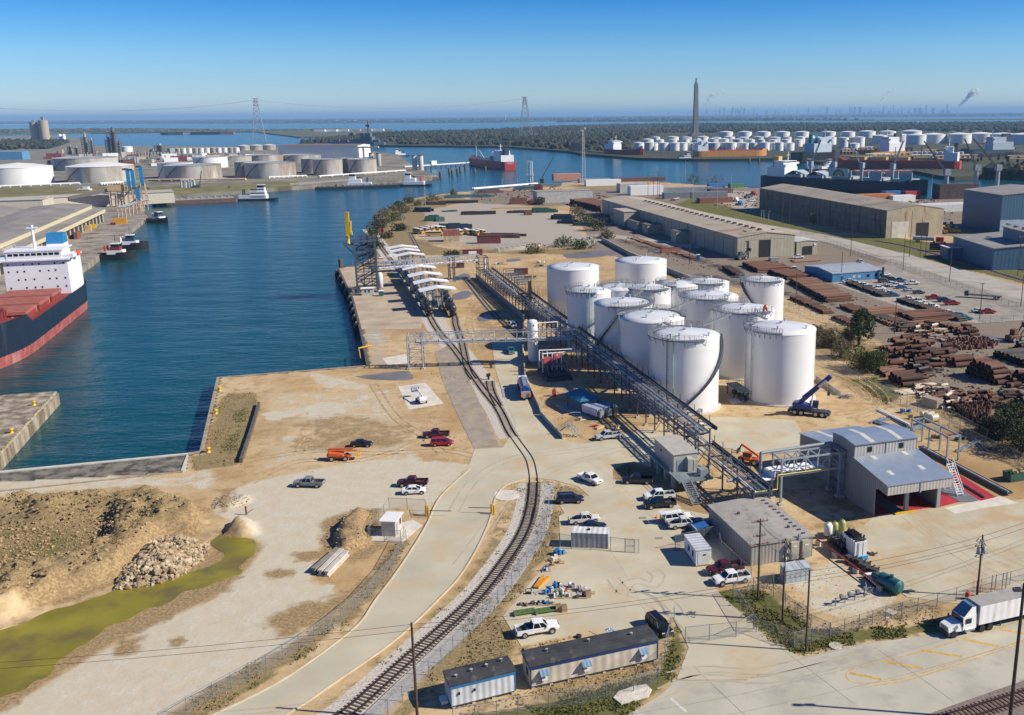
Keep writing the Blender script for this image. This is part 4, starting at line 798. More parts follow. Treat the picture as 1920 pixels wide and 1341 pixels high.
b=K(BR_);slab(b,-.2,WL+.2,6.8,11.,10.8,11.4);slab(b,-.2,WL+.2,10.8,11.4,14.8,11.);b.B('upper_roof',t)
b=K(BR_);slab(b,-.2,WL+.2,14.5,8.25,26.9,6.8);b.B('rear_roof',t)
for x,y,ln in((2.6,-.6,1.6),(9.2,-.2,1.6),(3.,5.2,1.4),(9.6,5.4,1.4)):
 z=lambda q:7.2+(q+3.8)/10.85*1.4+.02
 b=K(SKY_);slab(b,x,x+.9,y,z(y),y+ln,z(y+ln),.01);b.B('roof_light',t)
for x in(3.2,9.):
 b=K(SKY_);slab(b,x,x+1.,6.9,11.04,10.8,11.43,.01);slab(b,x,x+1.,10.8,11.43,14.7,11.04,.01);b.B('roof_light',t)
b=K(SKY_);slab(b,3.2,4.2,14.6,8.27,26.8,6.83,.01);b.B('roof_light',t)
for x in(6.4,WL-.2):K(GY).bO((x,-.2,2.9),(.7,.5,5.8)).B('column',t)
K(GY).bx(.1,WL,-.3,0,5.2,5.6).B('lintel',t)
b=K(GA)
for k in rG(3):b.bO((-.3,12,8.9-k*1.4),(.25,5.5,.3))
for y in(9.6,14):b.bO((-.6,y,4.4),(.35,.35,8.8))
for z in(2.2,4.4):b.bO((-.6,11.8,z),(.2,4.4,.25))
b.B('wall_rack',t)
for y in(9.6,14):K(CB_).bO((-.6,y,.2),(1.1,1.1,.5)).B('footing',t)
RP=M('red_containment_pad',(.42,.028,.035),.55,vA=.14,sC=.5,sT=(.3,.05,.05),sA=.2);GP=M('grey_grating',(.15,.16,.18),.7,vA=.1)
def flat(name,l,z,mat,**k):return K(mat).pS(px(l)if not isinstance(l[0][0],float)else l,z-.04,z).B(name,kD='structure',**k)
b_=lambda x,y:(46.95+x*cos(TX)-y*sin(TX),154.8+x*sin(TX)+y*cos(TX))
for nm,x0,x1,m in(('loading_bay_floor',.3,3.6,RP),('loading_bay_floor',3.7,6.6,GP),('loading_bay_floor',6.7,12.8,RP)):K(m).pS([b_(x0,.1),b_(x1,.1),b_(x1,20),b_(x0,20)],.02,.09).B(nm,kD='structure')
flat('containment_floor',[(1700,925),(1760,951),(1797,942),(1738,905),(1712,893)],.085,RP);flat('containment_floor',[(1765,892),(1790,885),(1868,933),(1838,940)],.085,RP);flat('grating_floor',[(1738,905),(1765,892),(1838,940),(1799,942)],.08,GP)
flat('ramp_pavement',[(1770,953),(1875,931),(1910,944),(1850,952),(1790,964)],.082,M('white_slab'))
b=K(YEL).bO((0,0,.15),(4.2,.35,.3));b.bO((-.6,.1,.34),(2.4,.3,.12));b.B('drain_guard',loc=(*P(1697,963),.06),rz=TX,lB='yellow bar barrier lying in front of the loading bay column',cT='barrier')
t=tG('loading_stair','white portable truck loading stair standing on the grey grating beside the loading building','loading stair',(*P(1801,931),.09),rad(110))
b=K(WH)
for y in(-.65,.65):
 b.tU((0,y,0),(3.6,y,5.2),.09,5);b.tU((0,y,1),(3.6,y,6.2),.06,5)
 for k in rG(6):b.tU((k*.72,y,k*1.04),(k*.72,y,k*1.04+1),.05,4)
b.B('stringer',t);b=K(WH)
for k in rG(13):b.bO((.25+k*.27,0,.35+k*.39),(.28,1.3,.05))
b.B('tread',t);b=K(WH)
for y in(-.65,.65):b.tU((3.6,y,0),(3.6,y,5.2),.09,5);b.tU((1.2,y,.2),(3.6,y,3),.06,5)
b.B('support',t)
t=tG('steel_portal','grey open steel portal frame standing right of the loading building','portal frame',(*P(1740,848),0),TX)
for x,y in((0,0),(0,-6),(2.8,0),(2.8,-6),(0,6),(2.8,6)):K(GY).bO((x,y,2.6),(.3,.3,5.2)).B('column',t)
b=K(GY);b.bO((0,0,5.3),(.3,12.4,.35));b.bO((2.8,0,5.3),(.3,12.4,.35))
for y in(-6,0,6):b.bO((1.4,y,5.3),(2.5,.28,.3))
b.B('beam',t)
for k,(u0,v0,u1,v1,lab)in eN([(1726,842,1893,930,'long dark steel trough lying on dirt right of the red containment pads'),(1760,884,1846,935,'dark pipe lying along the edge of the red containment pads')]):
 a=P(u0,v0);c=P(u1,v1);L=dist(a,c);b=K(M('trough_steel',(.10,.115,.13),.4,.4,vA=.2));wd=(1.1,.45)[k]
 if k==0:b.add([(0,-.6,.35),(L,-.6,.35),(L,-.6,.75),(0,-.6,.75),(0,.6,.35),(L,.6,.35),(L,.6,.75),(0,.6,.75)],[(0,1,2,3),(7,6,5,4),(0,4,5,1),(1,5,6,2),(3,7,4,0)]);b.mat(PI).tU((.3,0,.55),(L-.4,0,.55),.26,8)
 else:b.tU((0,0,.25),(L,0,.25),.22,8)
 b.B('steel_trough',loc=(*a,0),rz=ang(a,c),lB=lab,cT='trough')
t=tG('pipe_bridge','grey steel pipe bridge with white pipes running from the rack end to the loading building','pipe bridge',(*P(1455,940),0),TX)
L=dist(P(1455,940),P(1565,925))
for y in(-1.7,1.7):
 for x in(0,L*.98):K(GY).bO((x,y,4.4),(.35,.35,8.8)).B('column',t);K(CB_).bO((x,y,.2),(1,1,.45)).B('footing',t)
b=K(M('bridge_grey',(.36,.40,.44),.5,.2));
for y in(-1.7,1.7):
 for z in(5.6,8.6):b.bO((L/2,y,z),(L+1,.22,.28))
 n=5
 for k in rG(n+1):b.bO((L*k/n,y,7.1),(.18,.18,3))
 for k in rG(n):b.tU((L*k/n,y,(8.6,5.7)[k%2]),(L*(k+1)/n,y,(5.7,8.6)[k%2]),.09,4)
for k in rG(n+1):
 for z in(5.6,8.6):b.bO((L*k/n,0,z),(.18,3.4,.2))
 if k<n:b.tU((L*k/n,-1.7,8.6),(L*(k+1)/n,1.7,8.6),.08,4)
b.B('truss',t)
for k in rG(7):y=-1.3+k*.42;K(WPIPE).path([(-4.2,y,5.),(-1.2-.12*k,y,5.),(-1.2-.12*k,y,6.2),(L*.72,y,6.2)],.19,7).B('pipe',t)
K(M('yellow_pipe',(.62,.52,.16),.5)).path([(-6,-1.9,3.2),(-.9,-1.9,3.2),(-.9,-1.9,5.9),(L*.9,-1.9,5.9)],.12,6).B('gas_pipe',t);K(GY).path([(-9,1.9,4.4),(-2.4,1.9,4.4),(-2.4,1.9,9.),(L,1.9,9.3)],.3,8).B('duct',t)
t=tG('pump_shelter','blue hip roofed open shelter beside the pipe rack','shelter',(*P(1092,766),0),rad(-60));b=K(M('shelter_blue',(.025,.14,.25),.5,vA=.05,rib=.2,rB=1.8));
b.add([(-4.2,-3,3.1),(4.2,-3,3.1),(4.2,3,3.1),(-4.2,3,3.1),(-1.6,0,4.7),(1.6,0,4.7)],[(0,1,5,4),(1,2,5),(2,3,4,5),(3,0,4),(3,2,1,0)]);b.B('roof',t)
for x in(-3.4,3.4):
 for y in(-2.2,2.2):K(DS).bO((x,y,1.55),(.2,.2,3.1)).B('post',t)
K(CB_).bx(-5.5,8,-4.5,4.5,0,.15).B('slab',t)
for k,(u,v,lab)in eN([(1112,782,'pale blue chiller unit lying in front of the blue shelter'),(1126,778,'second pale blue horizontal tank in front of the blue shelter, middle one'),(1138,773,'horizontal blue tank nearest the rack column beside the shelter')]):
 t=tG('skid_tank',lab,'skid tank',(*P(u,v),.15),rad(-48),'horizontal tanks by the blue shelter');m=M('skid_blue',(.42,.50,.62),.35,.2)if k<2 else M('skid_blue2',(.05,.20,.34),.4)
 b=K(m);b.tU((-3,0,1.5),(2.4,0,1.5),.85,16);b.B('vessel',t)if k else(b.bx(-3,2.4,-.8,.8,.7,2.4),b.B('casing',t))
 K(DS).bO((-.3,0,.35),(5.2,1.5,.7)).B('skid',t);b=K(GA);b.bO((2.9,0,1.2),(.7,1.2,1.6));b.tU((2.9,0,1.8),(2.9,0,2.6),.15);b.B('valve_box',t)
t=tG('crossover_stair','galvanised crossover stair standing over the low wall near the shelter','stair',(*P(1066,815),0),rad(-30));b=K(M('galv_light',(.48,.50,.50),.5,.3))
for y in(-.6,.6):
 b.tU((-2.6,y,0),(-.6,y,1.9),.08,4);b.tU((.6,y,1.9),(2.6,y,0),.08,4);rI(b,[(-2.6,y,0),(-.6,y,1.9),(.6,y,1.9),(2.6,y,0)],sQ=.8)
b.B('stringer',t);b=K(GA);b.bO((0,0,1.9),(1.3,1.2,.08))
for k in rG(6):b.bO((-2.4+k*.33,0,.25+k*.3),(.3,1.2,.05));b.bO((2.4-k*.33,0,.25+k*.3),(.3,1.2,.05))
b.B('tread',t)
for k,(u,v,lab)in eN([(1124,803,'timber plank bundle leaning beside the silver pickup'),(1154,803,'second timber plank bundle between the silver pickup and the rack')]):
 b=K(M('new_timber',(.50,.38,.22),.8,vA=.15,sC=1.5))
 for q in rG(4):b.bO((0,-.35+q*.23,.12),(2.6,.2,.2));b.bO((0,-.3+q*.22,.33),(2.4,.2,.2))
 b.B('timber_bundle',loc=(*P(u,v),0),rz=rad(50),lB=lab,cT='timber bundle')
b=K(M('spool_wood',(.48,.36,.20),.8));b.lA([(.5,0),(.5,.08),(.22,.1),(.22,.6),(.5,.62),(.5,.7)],n=14);b.B('cable_reel',loc=(*P(1088,788),0),lB='small wooden cable reel on dirt left of the shelter slab',cT='cable reel')
b=K(RED).bO((0,0,.9),(.8,.6,1.8));b.mat(DS).bO((.1,0,1.9),(.3,.3,.3));b.B('dispenser',loc=(*P(1039,743),0),rz=.4,lB='red upright dispenser left of the blue shelter',cT='dispenser')
b=K(RED).path([(-1.5,0,.2),(1.5,.1,.2)],.12);b.path([(-1,.6,.2),(1.2,.5,.2)],.1);b.bO((0,.2,.3),(.6,.9,.3));b.B('red_hose_cart',loc=(*P(1118,801),0),lB='low red hose cart on the ground beside timber planks',cT='hose cart')
t=tG('process_skid','white boxed process skid with a blue base and black piping on top','process skid',(*P(1604,1050),.06),rad(-76))
K(WH).bx(-4.2,0,-.2,1.9,.5,2.9).B('casing',t);K(M('skid_bright_blue',(.02,.30,.62),.5)).bx(-4.3,.25,-.35,2.05,0,.5).B('base',t);b=K(BK)
for k in rG(6):b.tU((-3.8+k*.7,-.1,3.),(-3.8+k*.7,1.8,3.2),.16);b.tU((-3.8+k*.7,.4+k*.2,2.9),(-3.4+k*.6,.5+k*.2,3.9),.14)
b.bO((-2.6,.9,3.2),(2.2,1.2,.6));b.B('piping',t);K(GY).bx(0,.04,.2,.5,.6,2.8).B('panel',t);K(GY).bx(0,.04,1.2,1.25,.6,2.8).B('panel_seam',t)
t=tG('compressor_skid','dark compressor skid between the filter vessels and the white boxed skid','compressor skid',(*P(1574,1027),.06),rad(-76));b=K(BK).bO((0,0,.4),(5,2,.5));b.B('base',t);b=K(DS)
for k in rG(4):b.tU((-1.8+k*1.1,-.6,1.1),(-1.8+k*1.1,.7,1.1),.42,10);b.bO((-1.6+k,.2,1.9),(.5,.5,.7))
b.B('motor',t);K(WH).bO((1.8,.6,1.2),(.8,.8,1.1)).B('control_box',t)
OLV=M('filter_olive',(.36,.37,.14),.45)
for u,v,m,lab,s in((1552,1009,WH,'white ribbed filter vessel at the head of the skid row',1.15),(1564,1007,OLV,'olive green filter vessel next to the white filter vessel',1),(1578,1003,OLV,'olive green filter vessel at the right end, next to bare pavement',1)):
 t=tG('filter_vessel',lab,'filter vessel',(*P(u,v),.06),0,'filter vessels by the apron');K(m).lA([(.3,.4),(.62*s,.6),(.62*s,2.2),(.45*s,2.55),(.12,2.65)],n=16).B('shell',t);K(DS).lA([(.45,0),(.45,.45)],n=10).B('skirt',t);K(GY).lA([(.12,2.6),(.12,2.85)],n=8).B('nozzle',t)
t=tG('horizontal_receiver','teal green horizontal air receiver lying on the apron edge','receiver tank',(*P(1668,1108),.0),rad(-58));TEAL=M('teal_paint',(.02,.12,.13),.4,vA=.1)
K(TEAL).tU((-1.7,0,1.25),(1.7,0,1.25),1.1,18).B('shell',t)
for sx_ in(1,-1):K(TEAL).tU((1.7*sx_,0,1.25),(2.05*sx_,0,1.25),1.1,18,r2=.55).B('end_cap',t)
for x in(-1,1):K(DS).bO((x,0,.2),(.3,1.6,.4)).B('saddle',t)
b=K(TEAL);b.tU((.2,0,2.2),(.2,0,2.7),.3,10);b.tU((-2.,0,1.2),(-3.6,.4,1.),.45,8);b.B('nozzle',t)
for k in rG(6):b=K(WH).tU((0,-.9,.55),(0,.9,.55),.22,8);b.mat(BK).bO((0,0,.16),(.4,1.7,.3));p=(P(1630,1083),P(1650,1101));f=k/5;b.B('white_cylinder',loc=(p[0][0]+(p[1][0]-p[0][0])*f,p[0][1]+(p[1][1]-p[0][1])*f,.06),rz=rad(100),lB='white horizontal cylinder in the row of six beside the red pipe',cT='cylinder',gP='white cylinders in a row beside the red pipe')
for u,v,lab,n in((1612,1062,'dark engine block row lying on pavement in front of the white boxed skid',5),(1632,1075,'dark machine parts lying beside the white cylinders',4),(1631,1040,'flat heap of dark hoses on the apron right of the white boxed skid',0)):
 b=K(M('dirty_machine',(.06,.055,.05),.7,vA=.4,sC=2));random.seed(int(u))
 if n:
  b.bO((0,0,.2),(n*.9,1.3,.3))
  for k in rG(n):b.bO((-n*.4+k*.85,RU(-.2,.2),.7),(.7,1.,RU(.5,1.)),RU(-.2,.2));b.tU((-n*.4+k*.85,0,1),(-n*.4+k*.85+.3,.5,1.3),.13)
 else:
  for k in rG(14):a=RU(0,6.28);x=RU(-1.6,1.6);b.tU((x,RU(-.4,.4),.12),(x+cos(a),.6*sin(a),.2),.12,6)
 b.B('machine_part',loc=(*P(u,v),.06),rz=rad(-50 if n else-20),lB=lab,cT='machine part')
t=tG('red_pipeline','thin red pipeline on concrete blocks from the office corner to the teal receiver','pipeline',(0,0,0));a=Vc((*P(1531,1020),.95));c=Vc((*P(1654,1112),.95));K(M('red_pipe',(.42,.06,.04),.5)).tU(a,c,.12,8).B('pipe',t)
for f in(.03,.3,.62,.96):p=a.lerp(c,f);K(CB_).bO((p.x,p.y,.42),(.45,.9,.85),rad(40)).B('support_block',t)
b=K(GA);b.path([(-3,0,1.2),(0,.4,1.2),(2.5,.8,1.2)],.1);
for k in rG(4):b.tU((-3+k*1.8,.1+k*.22,0),(-3+k*1.8,.1+k*.22,1.3),.08);b.bO((-2+k*1.5,.15+k*.2,1.35),(.45,.4,.5))
b.B('valve_manifold',loc=(*P(1600,1130),0),rz=rad(20),lB='grey gas valve manifold on short posts inside the fenced plot',cT='valve manifold')
b=K(GA)
random.seed(5)
for k in rG(12):a=RU(0,6.28);b.tU((0,0,.4),(.8*cos(a),.8*sin(a),RU(.3,1.5)),.09)
b.B('regulator_set',loc=(*P(1626,1113),0),lB='tangle of grey regulator valves beside the end of the red pipeline',cT='regulator')
# vehicles
TYRE=M('tyre_rubber',(.018,.018,.018),.85,vA=.2);RIM=M('rim_alloy',(.42,.42,.43),.3,.6);ARCH=M('arch_black',(.012,.012,.012),.8);LAMP=M('head_lamp',(.75,.76,.78),.15);TAIL=M('tail_lamp',(.35,.01,.01),.3);TRIM=M('bumper_dark',(.05,.05,.055),.5);CHR=M('bumper_chrome',(.55,.55,.56),.25,.7)
def pM(name,rgb,rO=.28):return M('car_'+name,rgb,rO,vA=.02,sO=.6)
BY=pM('white',(.80,.80,.79))
CARCOL=dict(white=BY,black=pM('black',(.010,.010,.012)),maroon=pM('maroon',(.085,.008,.014)),red=pM('red',(.34,.012,.02)),navy=pM('navy',(.012,.020,.055)),silver=pM('silver',(.48,.50,.53)),grey=pM('grey',(.22,.225,.235)),blue=pM('blue',(.02,.10,.24)),teal=pM('teal',(.04,.17,.20)),offwhite=pM('offwhite',(.66,.65,.60)),darkgrey=pM('darkgrey',(.06,.065,.07)))
def lF(mb,secs):
 n=len(secs[0][1]);vv=[(x,y,z)for x,c in secs for y,z in c];m=len(secs)
 fs=[(j*n+k,j*n+(k+1)%n,(j+1)*n+(k+1)%n,(j+1)*n+k)for j in rG(m-1)for k in rG(n)]+[tuple(rG(n-1,-1,-1)),tuple(rG((m-1)*n,m*n))]
 mb.add(vv,[f[::-1]for f in fs])
def sec(w,z0,z1,r=.10):w/=2;return[(-w,z0+r),(-w+r*.6,z0),(w-r*.6,z0),(w,z0+r),(w,z1-r),(w-r*1.2,z1),(-w+r*1.2,z1),(-w,z1-r)]
def wH(root,x,y,r,w=.26):
 o=K(TYRE).tU((x,y-w/2,r),(x,y+w/2,r),r,18).B('wheel',root);s=1 if y>0 else-1
 K(RIM).tU((x,y+s*w/2,r),(x,y+s*(w/2+.015),r),r*.62,14).B('rim',o)
def gH(root,x0,x1,X0,X1,w0,w1,z0,z1,posts=(.5,),roofcol=None):
 b=K(GS);a,c=w0/2,w1/2
 V=[(x0,-a,z0),(x1,-a,z0),(x1,a,z0),(x0,a,z0),(X0,-c,z1),(X1,-c,z1),(X1,c,z1),(X0,c,z1)]
 b.add(V,[(0,1,5,4),(1,2,6,5),(2,3,7,6),(3,0,4,7),(4,5,6,7)]);b.B('window',root)
 b=K(BY);rr=.055
 for i,j in((0,4),(1,5),(2,6),(3,7)):b.tU(V[i],V[j],rr,5)
 for f in posts:
  for s in(-1,1):b.tU((x0+(x1-x0)*f,s*a,z0),(X0+(X1-X0)*f,s*c,z1),rr,5)
 b.B('pillar',root)
 b=K(BY);lF(b,[(X0-.08,sec(w1*.96,z1-.03,z1+.03,.02)),(X0+.15,sec(w1+.1,z1-.05,z1+.06,.03)),(X1-.15,sec(w1+.1,z1-.05,z1+.06,.03)),(X1+.1,sec(w1*.96,z1-.05,z1+.02,.02))]);b.B('roof',root)
def vehicle(kD):
 t=tG({'pickup':'pickup_truck','sedan':'sedan_car','suv':'suv_car','van':'minivan'}[kD],kD,'car')
 b=K(BY)
 if kD=='pickup':
  lF(b,[(-.62,sec(1.94,.48,1.16)),(1.3,sec(1.96,.46,1.16)),(1.5,sec(1.94,.46,1.16)),(2.5,sec(1.90,.48,1.08)),(2.8,sec(1.80,.5,1.)),(2.9,sec(1.6,.55,.9))])
  for s in(-1,1):b.bx(-2.85,-.6,s*.97-.05,s*.97+.05,.5,1.16)
  b.bx(-2.9,-2.82,-.9,.9,.5,1.16);b.bx(-.66,-.6,-.9,.9,.6,1.16);o=b.B('body',t)
  K(M('bed_liner',(.06,.065,.07),.8,vA=.2)).bx(-2.84,-.64,-.93,.93,.55,.72).B('cargo_bed',t)
  gH(t,-.72,1.42,-.55,.68,1.82,1.45,1.14,1.80,(.52,));wb,wy,wr=(-1.85,1.85),.86,.42;xf,xr,hw=2.9,-2.9,.97
 elif kD=='sedan':
  lF(b,[(-2.32,sec(1.5,.45,.85)),(-2.2,sec(1.7,.32,.98)),(-1.4,sec(1.80,.28,1.)),(1.,sec(1.82,.28,.93)),(1.9,sec(1.76,.3,.82)),(2.25,sec(1.6,.34,.68)),(2.33,sec(1.4,.4,.6))]);b.B('body',t)
  gH(t,-1.75,1.15,-.95,.25,1.62,1.2,.92,1.42,(.48,));wb,wy,wr=(-1.4,1.42),.79,.33;xf,xr,hw=2.3,-2.3,.91
 elif kD=='suv':
  lF(b,[(-2.45,sec(1.8,.5,1.05)),(-2.35,sec(1.92,.42,1.15)),(1.1,sec(1.95,.4,1.12)),(2.1,sec(1.88,.42,1.02)),(2.42,sec(1.75,.45,.9)),(2.5,sec(1.5,.5,.8))]);b.B('body',t)
  gH(t,-2.4,1.3,-2.2,.5,1.82,1.4,1.12,1.74,(.33,.66));wb,wy,wr=(-1.5,1.5),.84,.39;xf,xr,hw=2.47,-2.42,.97
  g=K(GY);g.tU((-1.9,-.6,1.83),(.3,-.6,1.83),.03,4);g.tU((-1.9,.6,1.83),(.3,.6,1.83),.03,4);g.B('roof_rack',t)
 else:
  lF(b,[(-2.45,sec(1.75,.4,1.)),(-2.35,sec(1.88,.34,1.08)),(1.3,sec(1.92,.32,1.02)),(2.1,sec(1.8,.36,.88)),(2.48,sec(1.55,.42,.72))]);b.B('body',t)
  gH(t,-2.38,1.7,-2.1,.55,1.74,1.36,1.,1.68,(.3,.6));wb,wy,wr=(-1.45,1.5),.82,.35;xf,xr,hw=2.42,-2.42,.95
 b=K(ARCH)
 for x in wb:
  for s in(-1,1):b.tU((x,s*(hw-.3),wr+.02),(x,s*(hw+.012),wr+.02),wr+.08,16)
 b.B('wheel_arch',t)
 for x in wb:
  for s in(-1,1):wH(t,x,s*(wy+.07),wr)
 zl={'pickup':.86,'sedan':.62,'suv':.85,'van':.72}[kD]
 for s in(-1,1):K(LAMP).bO((xf-.13,s*(hw-.3),zl),(.2,.36,.16)).B('headlight',t);K(TAIL).bO((xr+.01,s*(hw-.14),zl+.1),(.1,.18,.36 if kD!='sedan'else .18)).B('tail_light',t);K(BY).bO(({'pickup':1.15,'sedan':.75,'suv':1.,'van':1.1}[kD],s*(hw+.1),{'sedan':.98}.get(kD,1.25)),(.12,.2,.16)).B('mirror',t)
 K(TRIM if kD!='pickup'else CHR).bO((xf-.02,0,.56 if kD!='sedan'else .42),(.16,hw*1.75,.2)).B('front_bumper',t);K(TRIM if kD!='pickup'else CHR).bO((xr-.04,0,.58 if kD!='sedan'else .45),(.16,hw*1.8,.18)).B('rear_bumper',t);K(TRIM).bO((xf-.02,0,zl),(.08,hw*.9,.2)).B('grille',t)
 return t
PROTO={k:vehicle(k)for k in('pickup','sedan','suv','van')}
CATS=dict(pickup='pickup truck',sedan='car',suv='car',van='minivan')
def car(kD,col,uvF,uvR,lB,gP=None,z=.06,L=None,sC=1.):
 f=P(*uvF);r=P(*uvR);c=((f[0]+r[0])/2,(f[1]+r[1])/2,z)
 o=dup(PROTO[kD],c,ang(r,f),lB,gP,{'car_white':CARCOL[col]}if col!='white'else None,sC if sC!=1. else None);o['category']=CATS[kD];return o
def cA(kD,col,uv,hd,lB,gP=None,z=.06,sC=1.):
 o=dup(PROTO[kD],(*P(*uv),z),rad(hd),lB,gP,{'car_white':CARCOL[col]}if col!='white'else None,sC if sC!=1. else None);o['category']=CATS[kD];return o
NP='vehicles parked around the near yard'
truck1=cA('pickup','white',(1007,1187),17,'white crew cab pickup nearest the long cream trailer, loads in its open bed',NP,sC=1.03)
b=K(M('tarp_navy',(.03,.06,.11),.7)).bx(-1.6,-.75,-.85,.85,.75,1.15);b.B('cargo_box',lB='dark tarped load in the bed of the white pickup near the long trailer',cT='load',loc=truck1.location,rz=truck1.rotation_euler[2])
cA('suv','black',(1236,1182),-64,'black SUV parked nose out at the end of the long cream trailer',NP)
cA('pickup','offwhite',(1096,980),12,'off white pickup with an open bed parked above the storage container',NP,sC=.94)
cA('sedan','navy',(1112,993),8,'dark car half hidden behind the ribbed storage container',NP)
cA('suv','navy',(1069,942),3,'dark navy SUV beside the dirt island next to the railway crossing',NP)
t=cA('pickup','white',(1107,904),-48,'white utility pickup with side toolboxes driving across the yard',NP,sC=.97)
cA('pickup','black',(1195,906),176,'black pickup in the deep shade of the raised switch house',NP)
cA('pickup','white',(1236,936),190,'white pickup with a dark sunroof parked behind the black pickup',NP);cA('pickup','black',(1237,951),191,'black pickup with an open bed parked in full sun by the stair',NP)
cA('suv','white',(1270,978),15,'white SUV with its tailgate raised beside a person in a yellow vest',NP,sC=1.06);cA('pickup','offwhite',(1282,988),12,'dusty white pickup in the row in front of the office, bed towards the yard',NP,sC=.97)
cA('sedan','blue',(1312,988),14,'blue car in the shade of the office building',NP);cA('sedan','black',(1305,1006),14,'dark car behind the chain link fence of the office',NP)
cA('pickup','silver',(1140,823),199,'silver pickup striped by the shadow of the pipe rack',NP);cA('pickup','white',(1312,809),100,'white pickup half hidden behind the end of the tall pipe rack',NP)
cA('pickup','maroon',(1359,1073),198,'maroon pickup parked next to the white container cabin',NP);cA('pickup','white',(1371,1092),197,'white pickup with a black bed cover nearest the fenced plot',NP)
LOT='vehicles on the dirt lot by the dock'
cA('pickup','grey',(580,912),176,'grey pickup with an open door and orange gear in its bed',LOT);cA('pickup','maroon',(774,911),180,'dark red pickup right behind the white sedan',LOT);cA('sedan','white',(777,925),7,'white sedan next to the dark red pickup on the dirt lot',LOT)
cA('pickup','maroon',(818,820),182,'dark maroon pickup with an open door beside the red minivan',LOT);cA('van','red',(829,835),6,'bright red minivan beside the asphalt lane',LOT);cA('sedan','black',(678,837),4,'black sedan beside the orange boom lift',LOT)
cA('pickup','teal',(958,662),-80,'pale blue pickup in the shadow beside the white vessel',LOT,sC=.95);cA('suv','white',(961,614),-70,'white vehicle in shade next to the rack containment wall',LOT)
CP='vehicles in the pipe yard car park'
for kD,col,u,v,hd,lab in[('pickup','white',1592,531,10,'white pickup nearest the blue office wall in the front car row'),('pickup','white',1603,534,8,'second white pickup from the blue office in the front car row'),('pickup','white',1618,538,8,'third white pickup from the blue office in the front car row'),('suv','silver',1630,542,8,'silver SUV squeezed among white pickups in the front car row'),('pickup','white',1646,544,9,'fourth white pickup from the blue office in the front car row'),('sedan','white',1660,549,9,'white car beside the teal car in the front row'),('sedan','teal',1670,553,9,'teal car near the end of the front car row'),('sedan','blue',1676,556,9,'blue car closing the front car row'),('sedan','white',1661,517,14,'white car farthest back beside the blue office corner'),('sedan','darkgrey',1664,523,14,'dark grey car in the rear row next to the blue office'),('suv','navy',1672,527,14,'dark SUV in the middle of the rear car row'),('pickup','blue',1686,529,14,'dark blue pickup at the open end of the rear car row'),('suv','darkgrey',1657,530,14,'dark SUV nearest the front cars in the rear row'),('pickup','white',1671,536,9,'white pickup of the middle row beside another white pickup'),('pickup','white',1679,538,9,'longer white pickup of the middle row'),('pickup','white',1710,534,5,'white pickup parked apart on the lane side of the middle row'),('sedan','blue',1690,541,11,'blue car between the white pickups and the silver car'),('sedan','silver',1705,546,7,'silver car near the dark grey car in the middle row'),('sedan','darkgrey',1723,551,7,'dark grey car beside a post in the middle row'),('pickup','red',1750,561,7,'bright red pickup nearest the blue car in the middle row'),('suv','navy',1770,566,9,'dark blue SUV between the two bright red pickups'),('pickup','red',1785,572,6,'bright red pickup farther along, next to the dark blue SUV'),('pickup','white',1702,564,10,'white pickup at the head of the near car row behind black pipes'),('sedan','silver',1714,567,10,'silver car in the near row behind the black pipe stack'),('pickup','offwhite',1721,568,10,'off white pickup in the near row behind the black pipe stack'),('sedan','white',1727,573,8,'white car in the middle of the near row'),('pickup','white',1745,578,6,'white pickup closing the near row'),('sedan','white',1781,589,6,'white car at the pipe end of the last car row'),('sedan','silver',1790,592,8,'silver car in the last car row'),('sedan','teal',1800,594,8,'light teal car in the last car row'),('sedan','teal',1811,600,6,'teal car closing the last car row'),('sedan','silver',1834,586,5,'silver car hidden partly behind a red pickup'),('pickup','red',1851,588,4,'bright red pickup standing alone near the light pole'),('pickup','white',1613,494,100,'white pickup behind the blue office roof'),('pickup','white',1496,485,8,'white pickup outside the beige warehouse annex')]:
 cA(kD,col,(u,v),hd,lab,CP,z=.04)
for k,(kD,col,u,v,lab)in eN([('suv','red',1240,369,'red SUV in the far lot behind the beige warehouse'),('sedan','white',1255,372,'white car in the far lot behind the beige warehouse'),('pickup','white',1268,374,'white pickup in the far lot behind the beige warehouse'),('sedan','red',1262,377,'red car in the far lot nearest the warehouse roof'),('suv','white',1325,380,'white SUV in the far lot beside flat loads'),('pickup','darkgrey',1310,379,'dark pickup in the far lot beside flat loads'),('sedan','silver',1405,377,'silver car by the corner of the rusty warehouse'),('pickup','white',1411,378,'white pickup by the corner of the rusty warehouse')]):cA(kD,col,(u,v),20,lab,'cars in the far lot behind the beige warehouse')
dP(*PROTO.values())
x,y=P(1242,981);bz=K(BY).add([(0,-.8,0),(.9,-.8,.1),(.9,.8,.1),(0,.8,0),(0,-.8,.08),(.9,-.8,.18),(.9,.8,.18),(0,.8,.08)],[(4,5,6,7),(3,2,1,0),(0,1,5,4),(1,2,6,5),(2,3,7,6),(3,0,4,7)])
suv=[o for o in bpy.data.objects if o.get('label','').startswith('white SUV with its tailgate')][0];o=bz.B('tailgate',suv);o.location=(-3.1,0,1.78)
